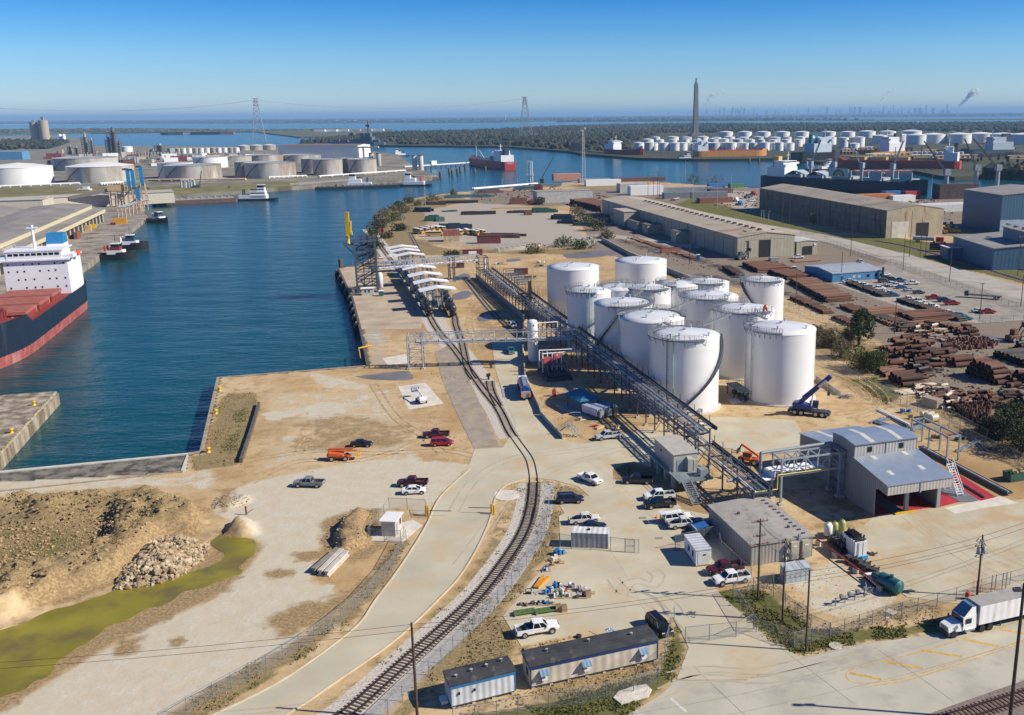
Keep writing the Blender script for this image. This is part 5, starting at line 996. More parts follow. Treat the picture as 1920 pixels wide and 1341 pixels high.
def person(u,v,hd,lB,top,legs,z=.06):
 t=tG('person',lB,'person',(*P(u,v),z),rad(hd))
 me=bpy.data.meshes.new('body');J=[(0,0,.95),(0,0,1.15),(0,0,1.42),(0,0,1.52),(.02,0,1.66),(0,.1,.9),(.05,.11,.5),(0,.12,.06),(.14,.12,.03),(0,-.1,.9),(-.05,-.11,.5),(-.1,-.12,.06),(.04,-.12,.03),(0,.2,1.4),(.05,.26,1.12),(.24,.24,.95),(.32,.23,.92),(0,-.2,1.4),(.08,-.26,1.12),(.28,-.22,1.),(.36,-.2,.98)]
 E_=[(0,1),(1,2),(2,3),(3,4),(0,5),(5,6),(6,7),(7,8),(0,9),(9,10),(10,11),(11,12),(2,13),(13,14),(14,15),(15,16),(2,17),(17,18),(18,19),(19,20)]
 R=[.15,.15,.16,.07,.11,.1,.075,.05,.05,.1,.075,.05,.05,.075,.055,.04,.045,.075,.055,.04,.045]
 me.from_pydata(J,E_,[]);o=bpy.data.objects.new('body',me);COL.objects.link(o);o.parent=t;md=o.modifiers.new('skin','SKIN');
 for i,r in eN(R):me.skin_vertices[0].data[i].radius=(r,r*(1.25 if i in(0,1,2)else 1))
 me.skin_vertices[0].data[0].use_root=True;o.modifiers.new('s','SUBSURF').levels=2;o.modifiers['s'].render_levels=2
 dg=bpy.context.evaluated_depsgraph_get();m2=bpy.data.meshes.new_from_object(o.evaluated_get(dg));o.modifiers.clear();o.data=m2;m2.materials.clear();m2.materials.append(M('skin_tone',(.36,.20,.13),.6));m2.materials.append(top);m2.materials.append(legs)
 for p in m2.polygons:
  z_=p.center.z;p.use_smooth=True;p.material_index=0 if z_>1.5 or(abs(p.center.y)>.2 and z_<1.05)else(1 if z_>.92 else 2)
 K(M('hard_hat_white',(.8,.8,.78),.4)).lA([(.17,1.70),(.14,1.72),(.13,1.78),(.07,1.84),(.01,1.85)],c=(.02,0,0),n=12).B('hard_hat',t)
person(1238,983,10,'person in a yellow vest at the open tailgate of the white SUV',M('hi_vis',(.45,.62,.05),.7),M('dark_cloth',(.03,.035,.05),.8))
b=K(M('cone_orange',(.85,.17,.02),.6)).lA([(.22,.04),(.05,.6),(.03,.62)],n=10);b.bO((0,0,.02),(.5,.5,.05));b.B('traffic_cone',loc=(*P(1231,972),.06),lB='orange traffic cone beside the person at the white SUV',cT='traffic cone')
# working machines
def wU(root,xs_,y,r,w):
 for x in xs_:
  for s in(-1,1):wH(root,x,s*y,r,w)
ORG=M('lift_orange',(.62,.12,.02),.5,vA=.1)
t=tG('boom_lift','orange boom lift with its boom folded, on the dirt lot beside the black sedan','boom lift',(*P(637,862),0),rad(4));wU(t,(-1.4,1.4),1.,.55,.42)
b=K(ORG);lF(b,[(-2.3,sec(1.5,.5,.9)),(2.3,sec(1.5,.5,.9))]);b.B('chassis',t);b=K(ORG);lF(b,[(-2.4,sec(1.9,1.,1.5)),(-2.,sec(2.1,.95,1.9)),(.9,sec(2.,.95,1.5))]);b.B('turntable',t)
b=K(ORG);b.tU((-2.2,0,2.),(3.6,0,1.9),.22,6);b.tU((-2.2,0,2.),(-1.8,0,2.45),.2,6);b.tU((-1.9,0,2.45),(2.9,0,2.4),.19,6);b.B('boom',t);b=K(YEL);rI(b,[(3.4,-.9,1.1),(4.4,-.9,1.1),(4.4,.9,1.1),(3.4,.9,1.1),(3.4,-.9,1.1)],1.1);b.bO((3.9,0,1.1),(1.,1.8,.08));b.B('basket',t)
t=tG('boom_lift','white boom lift with a blue basket on the pale slab','boom lift',(*P(790,755),.04),rad(116));wU(t,(-1.1,1.1),.9,.48,.36);b=K(WH);lF(b,[(-1.8,sec(1.3,.45,.8)),(1.8,sec(1.3,.45,.8))]);b.B('chassis',t);b=K(WH);lF(b,[(-2,sec(1.7,.9,1.5)),(-1.6,sec(1.9,.85,1.8)),(.7,sec(1.8,.85,1.4))]);b.B('turntable',t)
b=K(WH);b.tU((-1.5,0,1.9),(3.4,0,2.6),.2,6);b.tU((3.4,0,2.6),(5.2,0,2.2),.13,6);b.B('boom',t);b=K(BLUE);rI(b,[(5.1,-.9,1.5),(6.,-.9,1.5),(6.,.9,1.5),(5.1,.9,1.5),(5.1,-.9,1.5)],1.1,sQ=.5);b.bO((5.55,0,1.5),(.9,1.8,.1));b.B('basket',t)
t=tG('telehandler','orange telehandler with raised boom behind the low pipe rack','telehandler',(*P(1405,868),0),rad(150));wU(t,(-1.5,1.5),1.05,.62,.45);b=K(ORG);lF(b,[(-2.2,sec(1.6,.6,1.3)),(2.2,sec(1.6,.6,1.1))]);b.B('chassis',t);b=K(ORG);b.bO((.2,.7,1.8),(1.6,.9,1.4));b.B('cab',t);K(GS).bO((.2,.72,2.),(1.64,.94,.8)).B('window',t);b=K(ORG);b.tU((-1.8,-.3,1.7),(1.9,-.3,3.6),.28,6);b.B('boom',t);b=K(DS);b.tU((1.9,-.3,3.5),(2.4,-.3,2.4),.15);b.bO((2.5,-.3,2.2),(.15,1.8,1.));b.bO((3.1,-.8,1.75),(1.2,.12,.08));b.bO((3.1,.2,1.75),(1.2,.12,.08));b.B('fork',t)
CRB=M('crane_blue',(.012,.035,.20),.35,vA=.08);t=tG('mobile_crane','blue and white crane with raised boom in front of the large right tank','mobile crane',(*P(1517,778),0),rad(-22))
wU(t,(-3.2,-1.7,1.7,3.2),1.15,.68,.5)
b=K(M('crane_chassis',(.05,.055,.065),.5));lF(b,[(-4.6,sec(2.2,.8,1.4)),(4.6,sec(2.3,.8,1.35))]);b.bO((-4.6,0,.9),(.5,2.6,.5));b.bO((4.6,0,.8),(.6,2.6,.5));b.B('chassis',t)
b=K(CRB);lF(b,[(-3.8,sec(2.3,1.5,2.9)),(-2.2,sec(2.5,1.5,3.)),(.8,sec(2.4,1.5,2.3))]);b.B('superstructure',t);b=K(CRB);b.bO((.9,.85,2.5),(1.9,.9,1.7));b.B('cab',t);K(GS).bO((1.,.85,2.75),(1.94,.94,.9)).B('window',t)
p=Vc((-2.4,-.2,2.7));q=Vc((4.2,-.2,9.6));d=(q-p).normalized();u=Vc((-d.z,0,d.x));sd=Vc((0,1,0))
def beam(b,p,q,w,h):
 d=(q-p).normalized();u=d.cross(Vc((0,1,0))).normalized();s=Vc((0,1,0))*w/2;u=u*h/2
 b.add([p-s-u,p+s-u,p+s+u,p-s+u,q-s-u,q+s-u,q+s+u,q-s+u],[(0,1,2,3),(7,6,5,4),(0,4,5,1),(1,5,6,2),(2,6,7,3),(3,7,4,0)])
b=K(WH);beam(b,p,q,.75,.85);b.B('boom',t);b=K(CRB);beam(b,p+d*.4,p+d*6.2,.95,1.05);beam(b,q-d*.8,q+d*.5,.95,1.1);b.tU(p+d*1.2+Vc((0,-.6,.9)),p+d*8.4+Vc((0,-.6,.5)),.22,6);b.B('boom_sleeve',t);K(WH).tU((.4,-.2,2.),p+d*4.6,.2,8).B('lift_cylinder',t)
b=K(DS).tU(q,q+Vc((.1,0,-3.6)),.05,4);b.mat(CRB).bO((q.x+.1,q.y,q.z-3.9),(.6,.4,.9));b.B('hook_block',t)
TKB=M('tanker_blue',(.015,.05,.24),.3,vA=.08)
t=tG('tanker_truck','dark blue tank truck with an orange and grey rear end beside the low wall','tank truck',(*P(983,739),.06),rad(99))
b=K(TKB);n=18;b.tU((-5.,0,2.1),(5.2,0,2.1),1.15,n);b.B('tank',t)
for k in rG(4):K(WH).tU((-3.8+k*2.5,0,2.1),(-3.72+k*2.5,0,2.1),1.18,n).B('band',t)
b=K(GA);b.bO((0,0,3.3),(8,.9,.1));rI(b,[(-4,.45,3.3),(4,.45,3.3)],.5);b.B('catwalk',t);K(BK).bO((0,0,.85),(12,.9,.35)).B('frame',t)
b=K(WH);lF(b,[(5.6,sec(2.4,.8,3.)),(7.2,sec(2.4,.8,2.9)),(7.4,sec(2.3,.8,1.9)),(8.8,sec(2.1,.8,1.7))]);b.B('cab',t);K(GY).bO((-5.6,0,1.5),(1.2,2.3,1.3)).B('pump_cabinet',t);K(GS).bO((7.25,0,2.35),(.3,2.,.7)).B('window',t)
for s in(-1,1):K(M('cone_orange')).bO((-6.2,s*.95,1.5),(.4,.5,.9)).B('rear_panel',t)
wU(t,(-4.6,-3.3,4.2,7.9),1.,.5,.5)
TRLR=M('semi_trailer_white',(.78,.78,.77),.4,vA=.04,rib=.08,rB=1.2,sT=(.55,.52,.47),sA=.15)
sh=ang(P(1838,1190),P(1790,1200));a0=P(1843,1185);
t=tG('semi_trailer','long white box trailer with a grey roof behind the white tractor unit','box trailer',(*P(1834,1188),.055),rad(20))
b=K(TRLR).bx(0,15.9,0,2.6,1.2,4.);b.B('box_body',t);K(M('trailer_roof_grey',(.36,.34,.31),.6,vA=.1,sC=.8)).bx(-.02,15.92,-.02,2.62,4.,4.06).B('roof',t);K(M('trailer_front',(.30,.31,.33),.6,vA=.1)).bx(-.06,0,.03,2.57,1.2,4.).B('front_panel',t);K(BK).bx(.5,15.5,.4,2.2,.95,1.2).B('chassis',t)
for x in(4.2,):
 for y in(.5,2.1):K(DS).bO((x,y,.5),(.15,.15,1.)).B('landing_leg',t)
for x in(12.6,13.9):
 for y in(.3,2.3):o=K(TYRE).tU((x,y-.25,.5),(x,y+.25,.5),.5,16).B('wheel',t)
t=tG('semi_tractor','white tractor unit with a dark sloped air deflector leading the box trailer','truck tractor',(*P(1834,1188),.055),rad(20));b=K(BY)
CABW=pM('white',(.8,.8,.79))
def mv(V):return V
b.add([(-2.6,.05,.9),(-.4,.05,.9),(-.4,2.55,.9),(-2.6,2.55,.9),(-2.6,.1,2.75),(-.5,.1,2.9),(-.5,2.5,2.9),(-2.6,2.5,2.75)],[(3,2,1,0),(0,1,5,4),(1,2,6,5),(2,3,7,6),(3,0,4,7),(4,5,6,7)]);b.B('cab',t)
b=K(M('deflector_blue',(.10,.20,.30),.2,vA=.03));b.add([(-2.5,.2,2.75),(-.5,.2,2.9),(-.5,2.4,2.9),(-2.5,2.4,2.75),(-.55,.3,4.),(-.55,2.3,4.),(-1.1,.35,4.),(-1.1,2.25,4.)],[(0,3,7,6),(6,7,5,4),(1,4,5,2)]);b.B('deflector',t);K(BY).add([(-2.5,.15,2.75),(-.5,.15,2.9),(-.55,.25,4.),(-1.1,.3,4.)],[(0,1,2,3)]).B('deflector_side',t);K(BY).add([(-2.5,2.45,2.75),(-.5,2.45,2.9),(-.55,2.35,4.),(-1.1,2.3,4.)],[(3,2,1,0)]).B('deflector_side',t)
b=K(BY);b.add([(-4.7,.35,.8),(-2.6,.1,.8),(-2.6,2.5,.8),(-4.7,2.25,.8),(-4.7,.5,1.55),(-2.6,.25,1.95),(-2.6,2.35,1.95),(-4.7,2.1,1.55)],[(0,1,5,4),(2,3,7,6),(3,0,4,7),(4,5,6,7),(3,2,1,0)]);b.B('hood',t);K(GS).add([(-2.68,.2,1.98),(-2.68,2.4,1.98),(-2.62,2.4,2.7),(-2.62,.2,2.7)],[(0,3,2,1)]).B('windshield',t)
for y in(.03,2.53):K(GS).bx(-2.2,-1.3,y-.03,y+.05,1.8,2.5).B('side_window',t)
K(CHR).add([(-4.74,.75,.8),(-4.74,1.85,.8),(-4.74,1.85,1.5),(-4.74,.75,1.5)],[(0,3,2,1)]).B('grille',t);K(TRIM).bO((-4.7,1.3,.55),(.35,2.3,.4)).B('front_bumper',t);K(CHR).tU((-2.3,.2,.85),(-.7,.2,.85),.3,12).B('fuel_tank',t);K(BK).bx(-4.4,2.9,.8,1.8,.65,.95).B('frame',t)
for y in(.55,2.05):K(LAMP).bO((-4.6,y,1.2),(.2,.35,.25)).B('headlight',t);K(BK).bO((-2.9,-.1 if y<1 else 2.7,1.9),(.15,.25,.5)).B('mirror',t)
for x in(-3.9,):
 for y in(.25,2.35):wH(t,x,y,.5,.3)
for x in(.7,2.):
 for y in(.3,2.3):K(TYRE).tU((x,y-.28,.5),(x,y+.28,.5),.5,16).B('wheel',t)
t.location.z=.055
# railway tracks
BAL=M('track_ballast',(.50,.455,.39),.95,vA=.25,sC=3.,bP=.4);BALG=M('grey_gravel',(.40,.385,.355),.95,vA=.22,sC=2.5)
RAILM=M('rail_rust',(.05,.032,.03),.55,.3,vA=.2);SLP=M('sleeper_timber',(.11,.075,.055),.9,vA=.3,sC=1.5);SLPD=M('sleeper_pale',(.31,.26,.20),.9,vA=.25)
def tK(lB,pts,ties=True,z=.16,gauge=1.5,gP='railway tracks of the near yard',rail_r=.075,tie_every=.62,sm=SLP):
 l=sL(pts,1.5);t=tG('railway_track',lB,'railway track',(0,0,0),0,gP)
 for sgn in(1,-1):
  c=oL(l,sgn*gauge/2);b=K(RAILM);A=oL(c,rail_r);B=oL(c,-rail_r)
  for i in rG(len(l)-1):b.add([(*A[i],z-.1),(*A[i+1],z-.1),(*B[i+1],z-.1),(*B[i],z-.1),(*A[i],z+.12),(*A[i+1],z+.12),(*B[i+1],z+.12),(*B[i],z+.12)],[(4,5,6,7),(0,1,5,4),(2,3,7,6)])
  b.B('rail',t)
 if ties:
  b=K(sm);acc=0
  for i in rG(len(l)-1):
   a,c=l[i],l[i+1];L=dist(a,c);s=(-acc)%tie_every
   while s<L:f=s/L;b.bO((a[0]+(c[0]-a[0])*f,a[1]+(c[1]-a[1])*f,z-.12),(.24,2.7,.16),ang(a,c));s+=tie_every
   acc+=L
  o=b.B('sleeper_row',t);o['kind']='stuff'
 return l
MAIN=px([(480,1450),(560,1400),(654.5,1336),(709.5,1288),(775,1229),(830,1181),(898.6,1116),(950,1050),(982,998),(997,950),(1001,906)])
def sS(name,l,wl,wr,z,mat):l=sL(l,2);A=oL(l,wl);B=oL(l,-wr);b=K(mat);ribbon(b,A[::-1],B[::-1],z);return b.B(name,kD='structure')
sS('ballast_path',MAIN,3.,2.,.03,BAL);sS('gravel_path',MAIN,-1.9,3.9,.026,BALG)
tK('single curved rail track sweeping past the trailers to the yard crossing',MAIN)
CRS=px([(1001,906),(999,885),(992,860),(974,834),(964,820)]);tK('short rail track set flush into the concrete crossing',CRS,ties=False,z=.04)
UPW=px([(964,820),(956,809),(935,767),(906.7,731),(880.6,694.6),(852,655.5),(815,610),(778,540),(740,497),(690,430)])
sS('ballast_path',UPW,3.4,4.4,.028,BAL)
tK('left rail track running from the crossing under the white loading canopies',UPW,sm=SLPD)
tK('right rail track branching off towards the lone black tank car',px([(889,712),(877,692),(866,642),(855,610),(846,580),(800,497),(770,440)]),sm=SLPD,z=.17)
tK('short stub siding curving off beside the crossing',px([(935,762),(926,745),(920,728),(918,715)]),z=.17,sm=SLPD)
tK('disused far siding between puddles and the containment wall',px([(935,600),(905,565),(882,535),(870,520)]),sm=SLPD);
sS('ballast_path',px([(1560,1470),(1650,1400),(1760,1352),(1920,1300),(2100,1240)]),2.6,6,.03,M('dark_gravel',(.20,.16,.14),.95,vA=.3,sC=3))
tK('rusty rail track at the bottom right corner beyond the street',px([(1560,1470),(1650,1400),(1760,1356),(1920,1306),(2100,1248)]),sm=M('sleeper_brown',(.16,.09,.06),.9,vA=.3))
for lab,l in(('far rail track running through grass beside the blue sheds',[(1640,452),(1700,463),(1800,491),(1920,527),(2200,610)]),('second far rail track curving into the grass by the blue sheds',[(1740,480),(1762,482),(1800,488),(1850,496),(1920,508)])):
 sS('ballast_path',px(l),2.2,2.2,.05,M('dark_gravel'));tK(lab,px(l),gP='railway tracks by the works road',sm=SLPD,tie_every=1.2)
for u,v,lab in((916,712,'open switch box beside the rail junction'),(921,690,'black switch target by the track near the tanker truck')):
 b=K(BK).bO((0,0,.5),(.5,.5,1));b.bO((0,0,1.3),(1.2,.1,.9),.5);b.B('switch_stand',loc=(*P(u,v),0),lB=lab,cT='switch stand')
# fences
def link_mat():
 m=bpy.data.materials.new('chain_link');m.use_nodes=True;t=m.node_tree;N=t.nodes;b=N['Principled BSDF'];iV(b,'Base Color',(.30,.31,.32,1));iV(b,'Roughness',.5)
 tr=N.new('ShaderNodeBsdfTransparent');mx=N.new('ShaderNodeMixShader');iV(mx,0,.17);t.links.new(tr.outputs[0],mx.inputs[1]);t.links.new(b.outputs[0],mx.inputs[2]);t.links.new(mx.outputs[0],N['Material Output'].inputs[0]);return m
LINK=link_mat()
def fC(lB,l,h=2.2,sQ=3.,world=False,mesh=True,z=0,gP=None,pr=.05):
 p=l if world else px(l);t=tG('chain_link_fence',lB,'fence',(0,0,0),0,gP);b=K(LINK);r=K(GA)
 for a,c in zip(p,p[1:]):
  L=dist(a,c);n=max(1,round(L/sQ))
  for k in rG(n+1):
   if k==n and c is not p[-1]:continue
   f=k/n;x,y=a[0]+(c[0]-a[0])*f,a[1]+(c[1]-a[1])*f;K(GA).tU((x,y,z),(x,y,z+h+.08),pr,5).B('post',t)
  r.tU((*a,z+h),(*c,z+h),.035,4)
  b.quad((*a,z+.05),(*c,z+.05),(*c,z+h),(*a,z+h))
 if mesh:b.B('wire_mesh',t)
 r.B('top_rail',t);return t
fC('chain link fence along the brush strip left of the curved concrete road',[(762,1016),(735,1070),(690,1122),(640,1165),(590,1200),(500,1256),(400,1310),(300,1368)])
fC('chain link fence between the curved rail track and the trailers',[(1030,955),(1022,1000),(1000,1045),(960,1100),(905,1165),(850,1222),(780,1290),(700,1370)])
fC('chain link cage fence round the grey guard shack',[(690,1014),(752,1018),(758,1010)]);fC('chain link fence running behind the guard shack',[(690,1014),(730,955),(798,958),(803,972)])
fC('chain link fence with a gate frame beside the ribbed storage container',[(1008,1022),(1050,1026),(1072,1030),(1145,1033),(1172,1036),(1198,1038)],h=2.4)
fC('chain link fence in the foreground grass below the cream trailer',[(850,1360),(972,1338),(1085,1322),(1188,1298),(1234,1282)]);fC('chain link fence climbing past the black SUV at the trailer end',[(1234,1282),(1258,1185),(1264,1165)])
fC('chain link gate fence across the street entrance',[(1285,1205),(1330,1200),(1380,1195),(1412,1180)],h=2.3)
fC('chain link fence left of the power pole plot',[(1374,1118),(1414,1180),(1418,1186),(1470,1205),(1488,1212)]);fC('chain link fence in front of the gas valve plot facing the street',[(1488,1214),(1555,1196),(1610,1180),(1660,1164),(1720,1148),(1792,1128),(1830,1115)]);fC('chain link fence at the back of the power pole plot',[(1374,1118),(1450,1100),(1450,1120),(1520,1180),(1556,1196)])
fC('chain link fence along the office west wall',[(1266,1030),(1345,1010),(1352,1040),(1408,1092)],h=2.4)
fC('chain link fence behind the white trailer at the street edge',[(1838,1112),(1920,1090),(2000,1068)])
fC('long chain link fence between the tank farm and the pipe yard',[(1478,578),(1530,598),(1580,618),(1615,640)],sQ=4);fC('long chain link fence below the brush on the pipe yard side',[(1530,672),(1580,700),(1640,732),(1665,742),(1700,768),(1760,796),(1840,835),(1960,890)],sQ=4);fC('tall mesh fence panels in front of the nearest rusty pipes',[(1652,742),(1668,740),(1700,755),(1755,775),(1800,800),(1850,828)],h=2.6,sQ=3)
fC('chain link fence along the lane side of the works road',[(1545,452),(1640,487),(1690,500),(1850,560),(1935,588)],sQ=5);fC('chain link fence in front of the rusty warehouse',[(1500,440),(1600,448),(1655,452)],sQ=4);fC('chain link fence between car park and scrap road',[(1835,608),(1900,604),(1990,598)],sQ=4);fC('low fence along the back of the far storage yard',[(780,458),(900,466),(1000,462),(1095,452),(1130,445)],sQ=5)
t=tG('gate_frame','grey pedestrian gate frame in the fence right of the storage container','gate',(*P(1172,1036),.06),rad(-5));b=K(GA);b.path([(0,0,0),(0,0,2.3),(1.5,0,2.3),(1.5,0,0)],.07);b.tU((0,0,1.1),(1.5,0,1.1),.05);b.B('frame',t);K(LINK).quad((0,0,.1),(1.5,0,.1),(1.5,0,2.25),(0,0,2.25)).B('wire_mesh',t)
t=tG('gate_frame','grey steel sliding gate uprights behind the white trailer','gate',(*P(1858,1112),.06),rad(20));b=K(GA)
for x in(0,.7,2.,2.7):b.tU((x,0,0),(x,0,2.8),.07,5)
for z in(1.3,2.6):b.tU((0,0,z),(.7,0,z),.05);b.tU((2,0,z),(2.7,0,z),.05)
b.B('frame',t)
for u,v,rz_,lab in((803,968,-4,'yellow barrier post with a long arm on the left of the curved road'),(922,963,176,'yellow barrier post with a long arm on the right of the curved road')):
 t=tG('barrier_gate',lab,'barrier',(*P(u,v),.07),rad(rz_));K(YEL).bO((0,0,.9),(.35,.35,1.8)).B('post',t);K(YEL).bO((-.5,.5,.9),(.3,.3,1.7)).B('post',t);K(BK).tU((0,0,1.),(4.2,0,1.),.07,6).B('arm',t)
BM=M('beam_concrete',(.50,.46,.40),.85,vA=.12)
for k,(u0,v0,u1,v1,lab)in eN([(588,1076,634,1036,'dark weathered precast beam, leftmost of the three on the lime ground'),(600,1080,642,1038,'pale precast beam in the middle of the three'),(612,1082,651,1042,'pale precast beam on the right of the three')]):
 a=P(u0,v0);c=P(u1,v1);L=dist(a,c);b=K(BM if k else M('beam_dark',(.22,.2,.17),.9,vA=.2));b.bx(0,L,-.42,.42,.0,.25);b.bx(0,L,-.18,.18,.25,.75);b.bx(0,L,-.4,.4,.75,.95);b.B('precast_beam',loc=(*a,0),rz=ang(a,c),lB=lab,cT='concrete beam',gP='precast beams')
b=K(M('rust_steel')).bO((0,0,.8),(.25,.25,1.6));b.tU((0,0,.2),(1.2,.3,.9),.06);b.B('steel_stub',loc=(*P(462,965),0),lB='rusty steel post stub standing on the lime ground',cT='post')
for u,v,lab in((412,733,'yellow mooring bollard at the far corner of the brush covered pier'),(405,776,'yellow mooring bollard halfway along the pier edge'),(391,848,'yellow mooring bollard at the near end of the pier edge'),(64,760,'yellow mooring bollard at the far end of the left pier'),(22,812,'yellow mooring bollard on the left pier edge')):
 K(YEL).lA([(.5,0),(.42,.12),(.32,.25),(.3,.7),(.5,.85),(.5,1.),(.2,1.1)],n=12).B('mooring_bollard',loc=(*P(u,v),0),lB=lab,cT='bollard')
DW=M('dark_wall',(.10,.085,.07),.9,vA=.3)
wR('retaining_wall','dark low retaining wall between pier brush and dirt lot',px([(486,760),(470,815),(452,868)]),.6,.9,DW)
CAP=M('cap_concrete',(.55,.53,.48),.8,vA=.1)
wR('bulkhead','white capped bulkhead between the basin water and the muddy trench',px([(-300,905),(0,885.5),(352,851.5),(343,885)]),.9,3.2,CAP,z=-3.05)
wR('bulkhead','low concrete edge on the land side of the muddy trench',px([(343,885),(0,922),(-300,950)]),.5,.35,M('edge_stone',(.33,.27,.19),.9,vA=.25,sC=.8),z=-.2)
for lab,l in(('concrete edge beam along the brush covered pier',[(354,851),(378,847),(409,708.5),(690,686.5)]),('dark edge beam along the loading dock face',[(690,687),(676,618),(661,560),(634,502.5),(668,498.5)])):wR('quay_edge',lab,px(l),.8,3.4,M('edge_stone')if 'brush'in lab else DW,z=-3.2)
p=px([(108,736),(0,856),(-120,982)]);t=tG('timber_fender','pale timber fender grid along the left pier side','fender',(0,0,0));TF=M('fender_timber',(.42,.37,.25),.9,vA=.25,sC=.8)
o_=oL(p,-.35)
for a,c in zip(o_,o_[1:]):
 L=dist(a,c)
 for z in(-2.3,-1.4,-.5,.15):b=K(TF);b.bO(((a[0]+c[0])/2,(a[1]+c[1])/2,z),(L,.35,.3),ang(a,c));b.B('waling',t)
 for k in rG(int(L/1.5)):f=(k+.5)*1.5/L;K(TF).bO((a[0]+(c[0]-a[0])*f,a[1]+(c[1]-a[1])*f,-1.2),(.3,.5,3.3),ang(a,c)).B('upright',t)
p=px([(634,504),(661,560),(676,616)]);
for k in rG(9):
 f=(k+.4)/9*2;i=min(1,int(f));f-=i;x=p[i][0]+(p[i+1][0]-p[i][0])*f;y=p[i][1]+(p[i+1][1]-p[i][1])*f;b=K(BK).bO((-.9,0,-1.6),(1.5,2.6,3.6));b.bO((-1.8,0,-1.7),(.4,3.6,2.6));b.mat(GY).bO((-1.,.9,.5),(.5,.4,.5));b.B('dock_fender',loc=(x,y,0),rz=rad(-75+90),lB='black rubber fender block hanging along the loading dock face',cT='fender',gP='black fenders along the loading dock')
b=K(M('pile_dark',(.10,.085,.07),.9,vA=.3)).lA([(1.,-3.5),(1.,3.2),(.9,3.4)],n=14);b.B('mooring_pile',loc=(*P(639,499),0),lB='dark mooring pile in the water beyond the loading dock corner',cT='pile')
for k,(u0,v0,u1,v1)in eN([(680,631,720,629),(684,636.5,730,634.5),(690,643,733,641.5)]):a=P(u0,v0);c=P(u1,v1);K(M('white_slab')).bx(0,dist(a,c),-.2,.2,0,.5).B('dock_beam',loc=(*a,0),rz=ang(a,c),lB='pale concrete beam of three spanning the broken dock pit',cT='beam',gP='beams over the broken dock pit')
b=K(YEL);a=Vc((*P(673,655),0));c=Vc((*P(696,650),0));d=Vc((*P(676,672),0));b.tU(a+Vc((0,0,.4)),c+Vc((0,0,.4)),.22,4);b.tU(a+Vc((0,0,.4)),d+Vc((0,0,.4)),.18,4)
for q in(a,c,d):b.tU(q,q+Vc((0,0,.5)),.12,4)
b.B('yellow_guard',lB='low yellow guard frame at the dock notch corner',cT='guard rail')
# poles and wires
def hgt(u,vb,vt):
 x,y=P(u,vb);lo,hi=0.,300.
 for _ in rG(50):
  m=(lo+hi)/2;q=np.array([x,y,m-CAMH]);w_=q@FW;v=CY-FOC*(q@UP)/w_
  if v>vt:lo=m
  else:hi=m
 return lo
PT=M('pole_timber',(.075,.05,.035),.9,vA=.25,sC=1.2);INS=M('insulator_grey',(.33,.34,.36),.4)
POLES={}
def pole(key,u,vb,vt,lB,arms=(),gear=False,cans=0,r=.17,cT='utility pole',name='utility_pole',gP=None,rz=.3):
 h=hgt(u,vb,vt);x,y=P(u,vb);t=tG(name,lB,cT,(x,y,0),rz,gP);K(PT).tU((0,0,0),(0,0,h),r,8,r2=r*.68).B('pole',t);POLES[key]=(x,y,h)
 for dz,w_ in arms:
  o=K(M('crossarm_timber',(.28,.15,.10),.85,vA=.2)).bO((0,.16,h-dz),(w_,.14,.16)).B('crossarm',t)
  for k in(-1,-.45,.45,1):K(INS).lA([(.05,0),(.1,.1),(.05,.2),(.09,.28),(.03,.35)],c=(k*w_*.46,.16,h-dz+.08),n=6).B('insulator',o)
 for k in rG(cans):K(M('transformer_can',(.30,.32,.34),.5)).lA([(.28,0),(.3,.1),(.3,.85),(.2,.95)],c=(.45 if k==0 else-.45 if k==1 else 0,.0 if k<2 else-.45,h-2.9),n=12).B('transformer',t)
 if gear:
  b=K(INS);random.seed(int(u))
  for k in rG(22):a=RU(0,6.28);q=RU(.25,.95);z=h-.5-RU(0,3.3);b.tU((q*cos(a),q*sin(a),z),(q*cos(a)*.6,q*sin(a)*.6,z+RU(.25,.6)),.07,5);b.tU((0,0,z),(q*cos(a),q*sin(a),z),.03,4)
  b.B('switch_gear',t)
 return t
pole('a',1421,1124,973,'timber power pole with three crossarms in front of the office building',arms=((.5,2.6),(2.7,2.),(4.,3.)))
pole('b',1467,1164,1010,'dark power pole crowded with switch gear between the office and the switch cabinet',arms=((.6,1.8),),gear=True);pole('c',1511,1221,1068,'bare dark power pole standing in the grass at the street corner',r=.16)
pole('d',1832,1118,1003,'dark power pole with transformer cans behind the white trailer',gear=True,cans=2);pole('e',783,1350,1168,'dark bare pole between the curved road and the short trailer',r=.2)
h=hgt(1893,1352,1094);x,y=P(1893,1352);t=tG('street_lamp','tall dark street lamp pole with two floodlights at the right edge','street lamp',(x,y,0));K(M('lamp_pole_dark',(.03,.028,.028),.6)).tU((0,0,0),(0,0,h),.22,8,r2=.16).B('pole',t)
for s in(-1,1):o=K(DS).bO((s*.75,0,h-.75),(.85,.5,.34)).B('floodlight',t);K(GA).tU((0,0,h-.9),(s*.5,0,h-.8),.05).B('bracket',t)
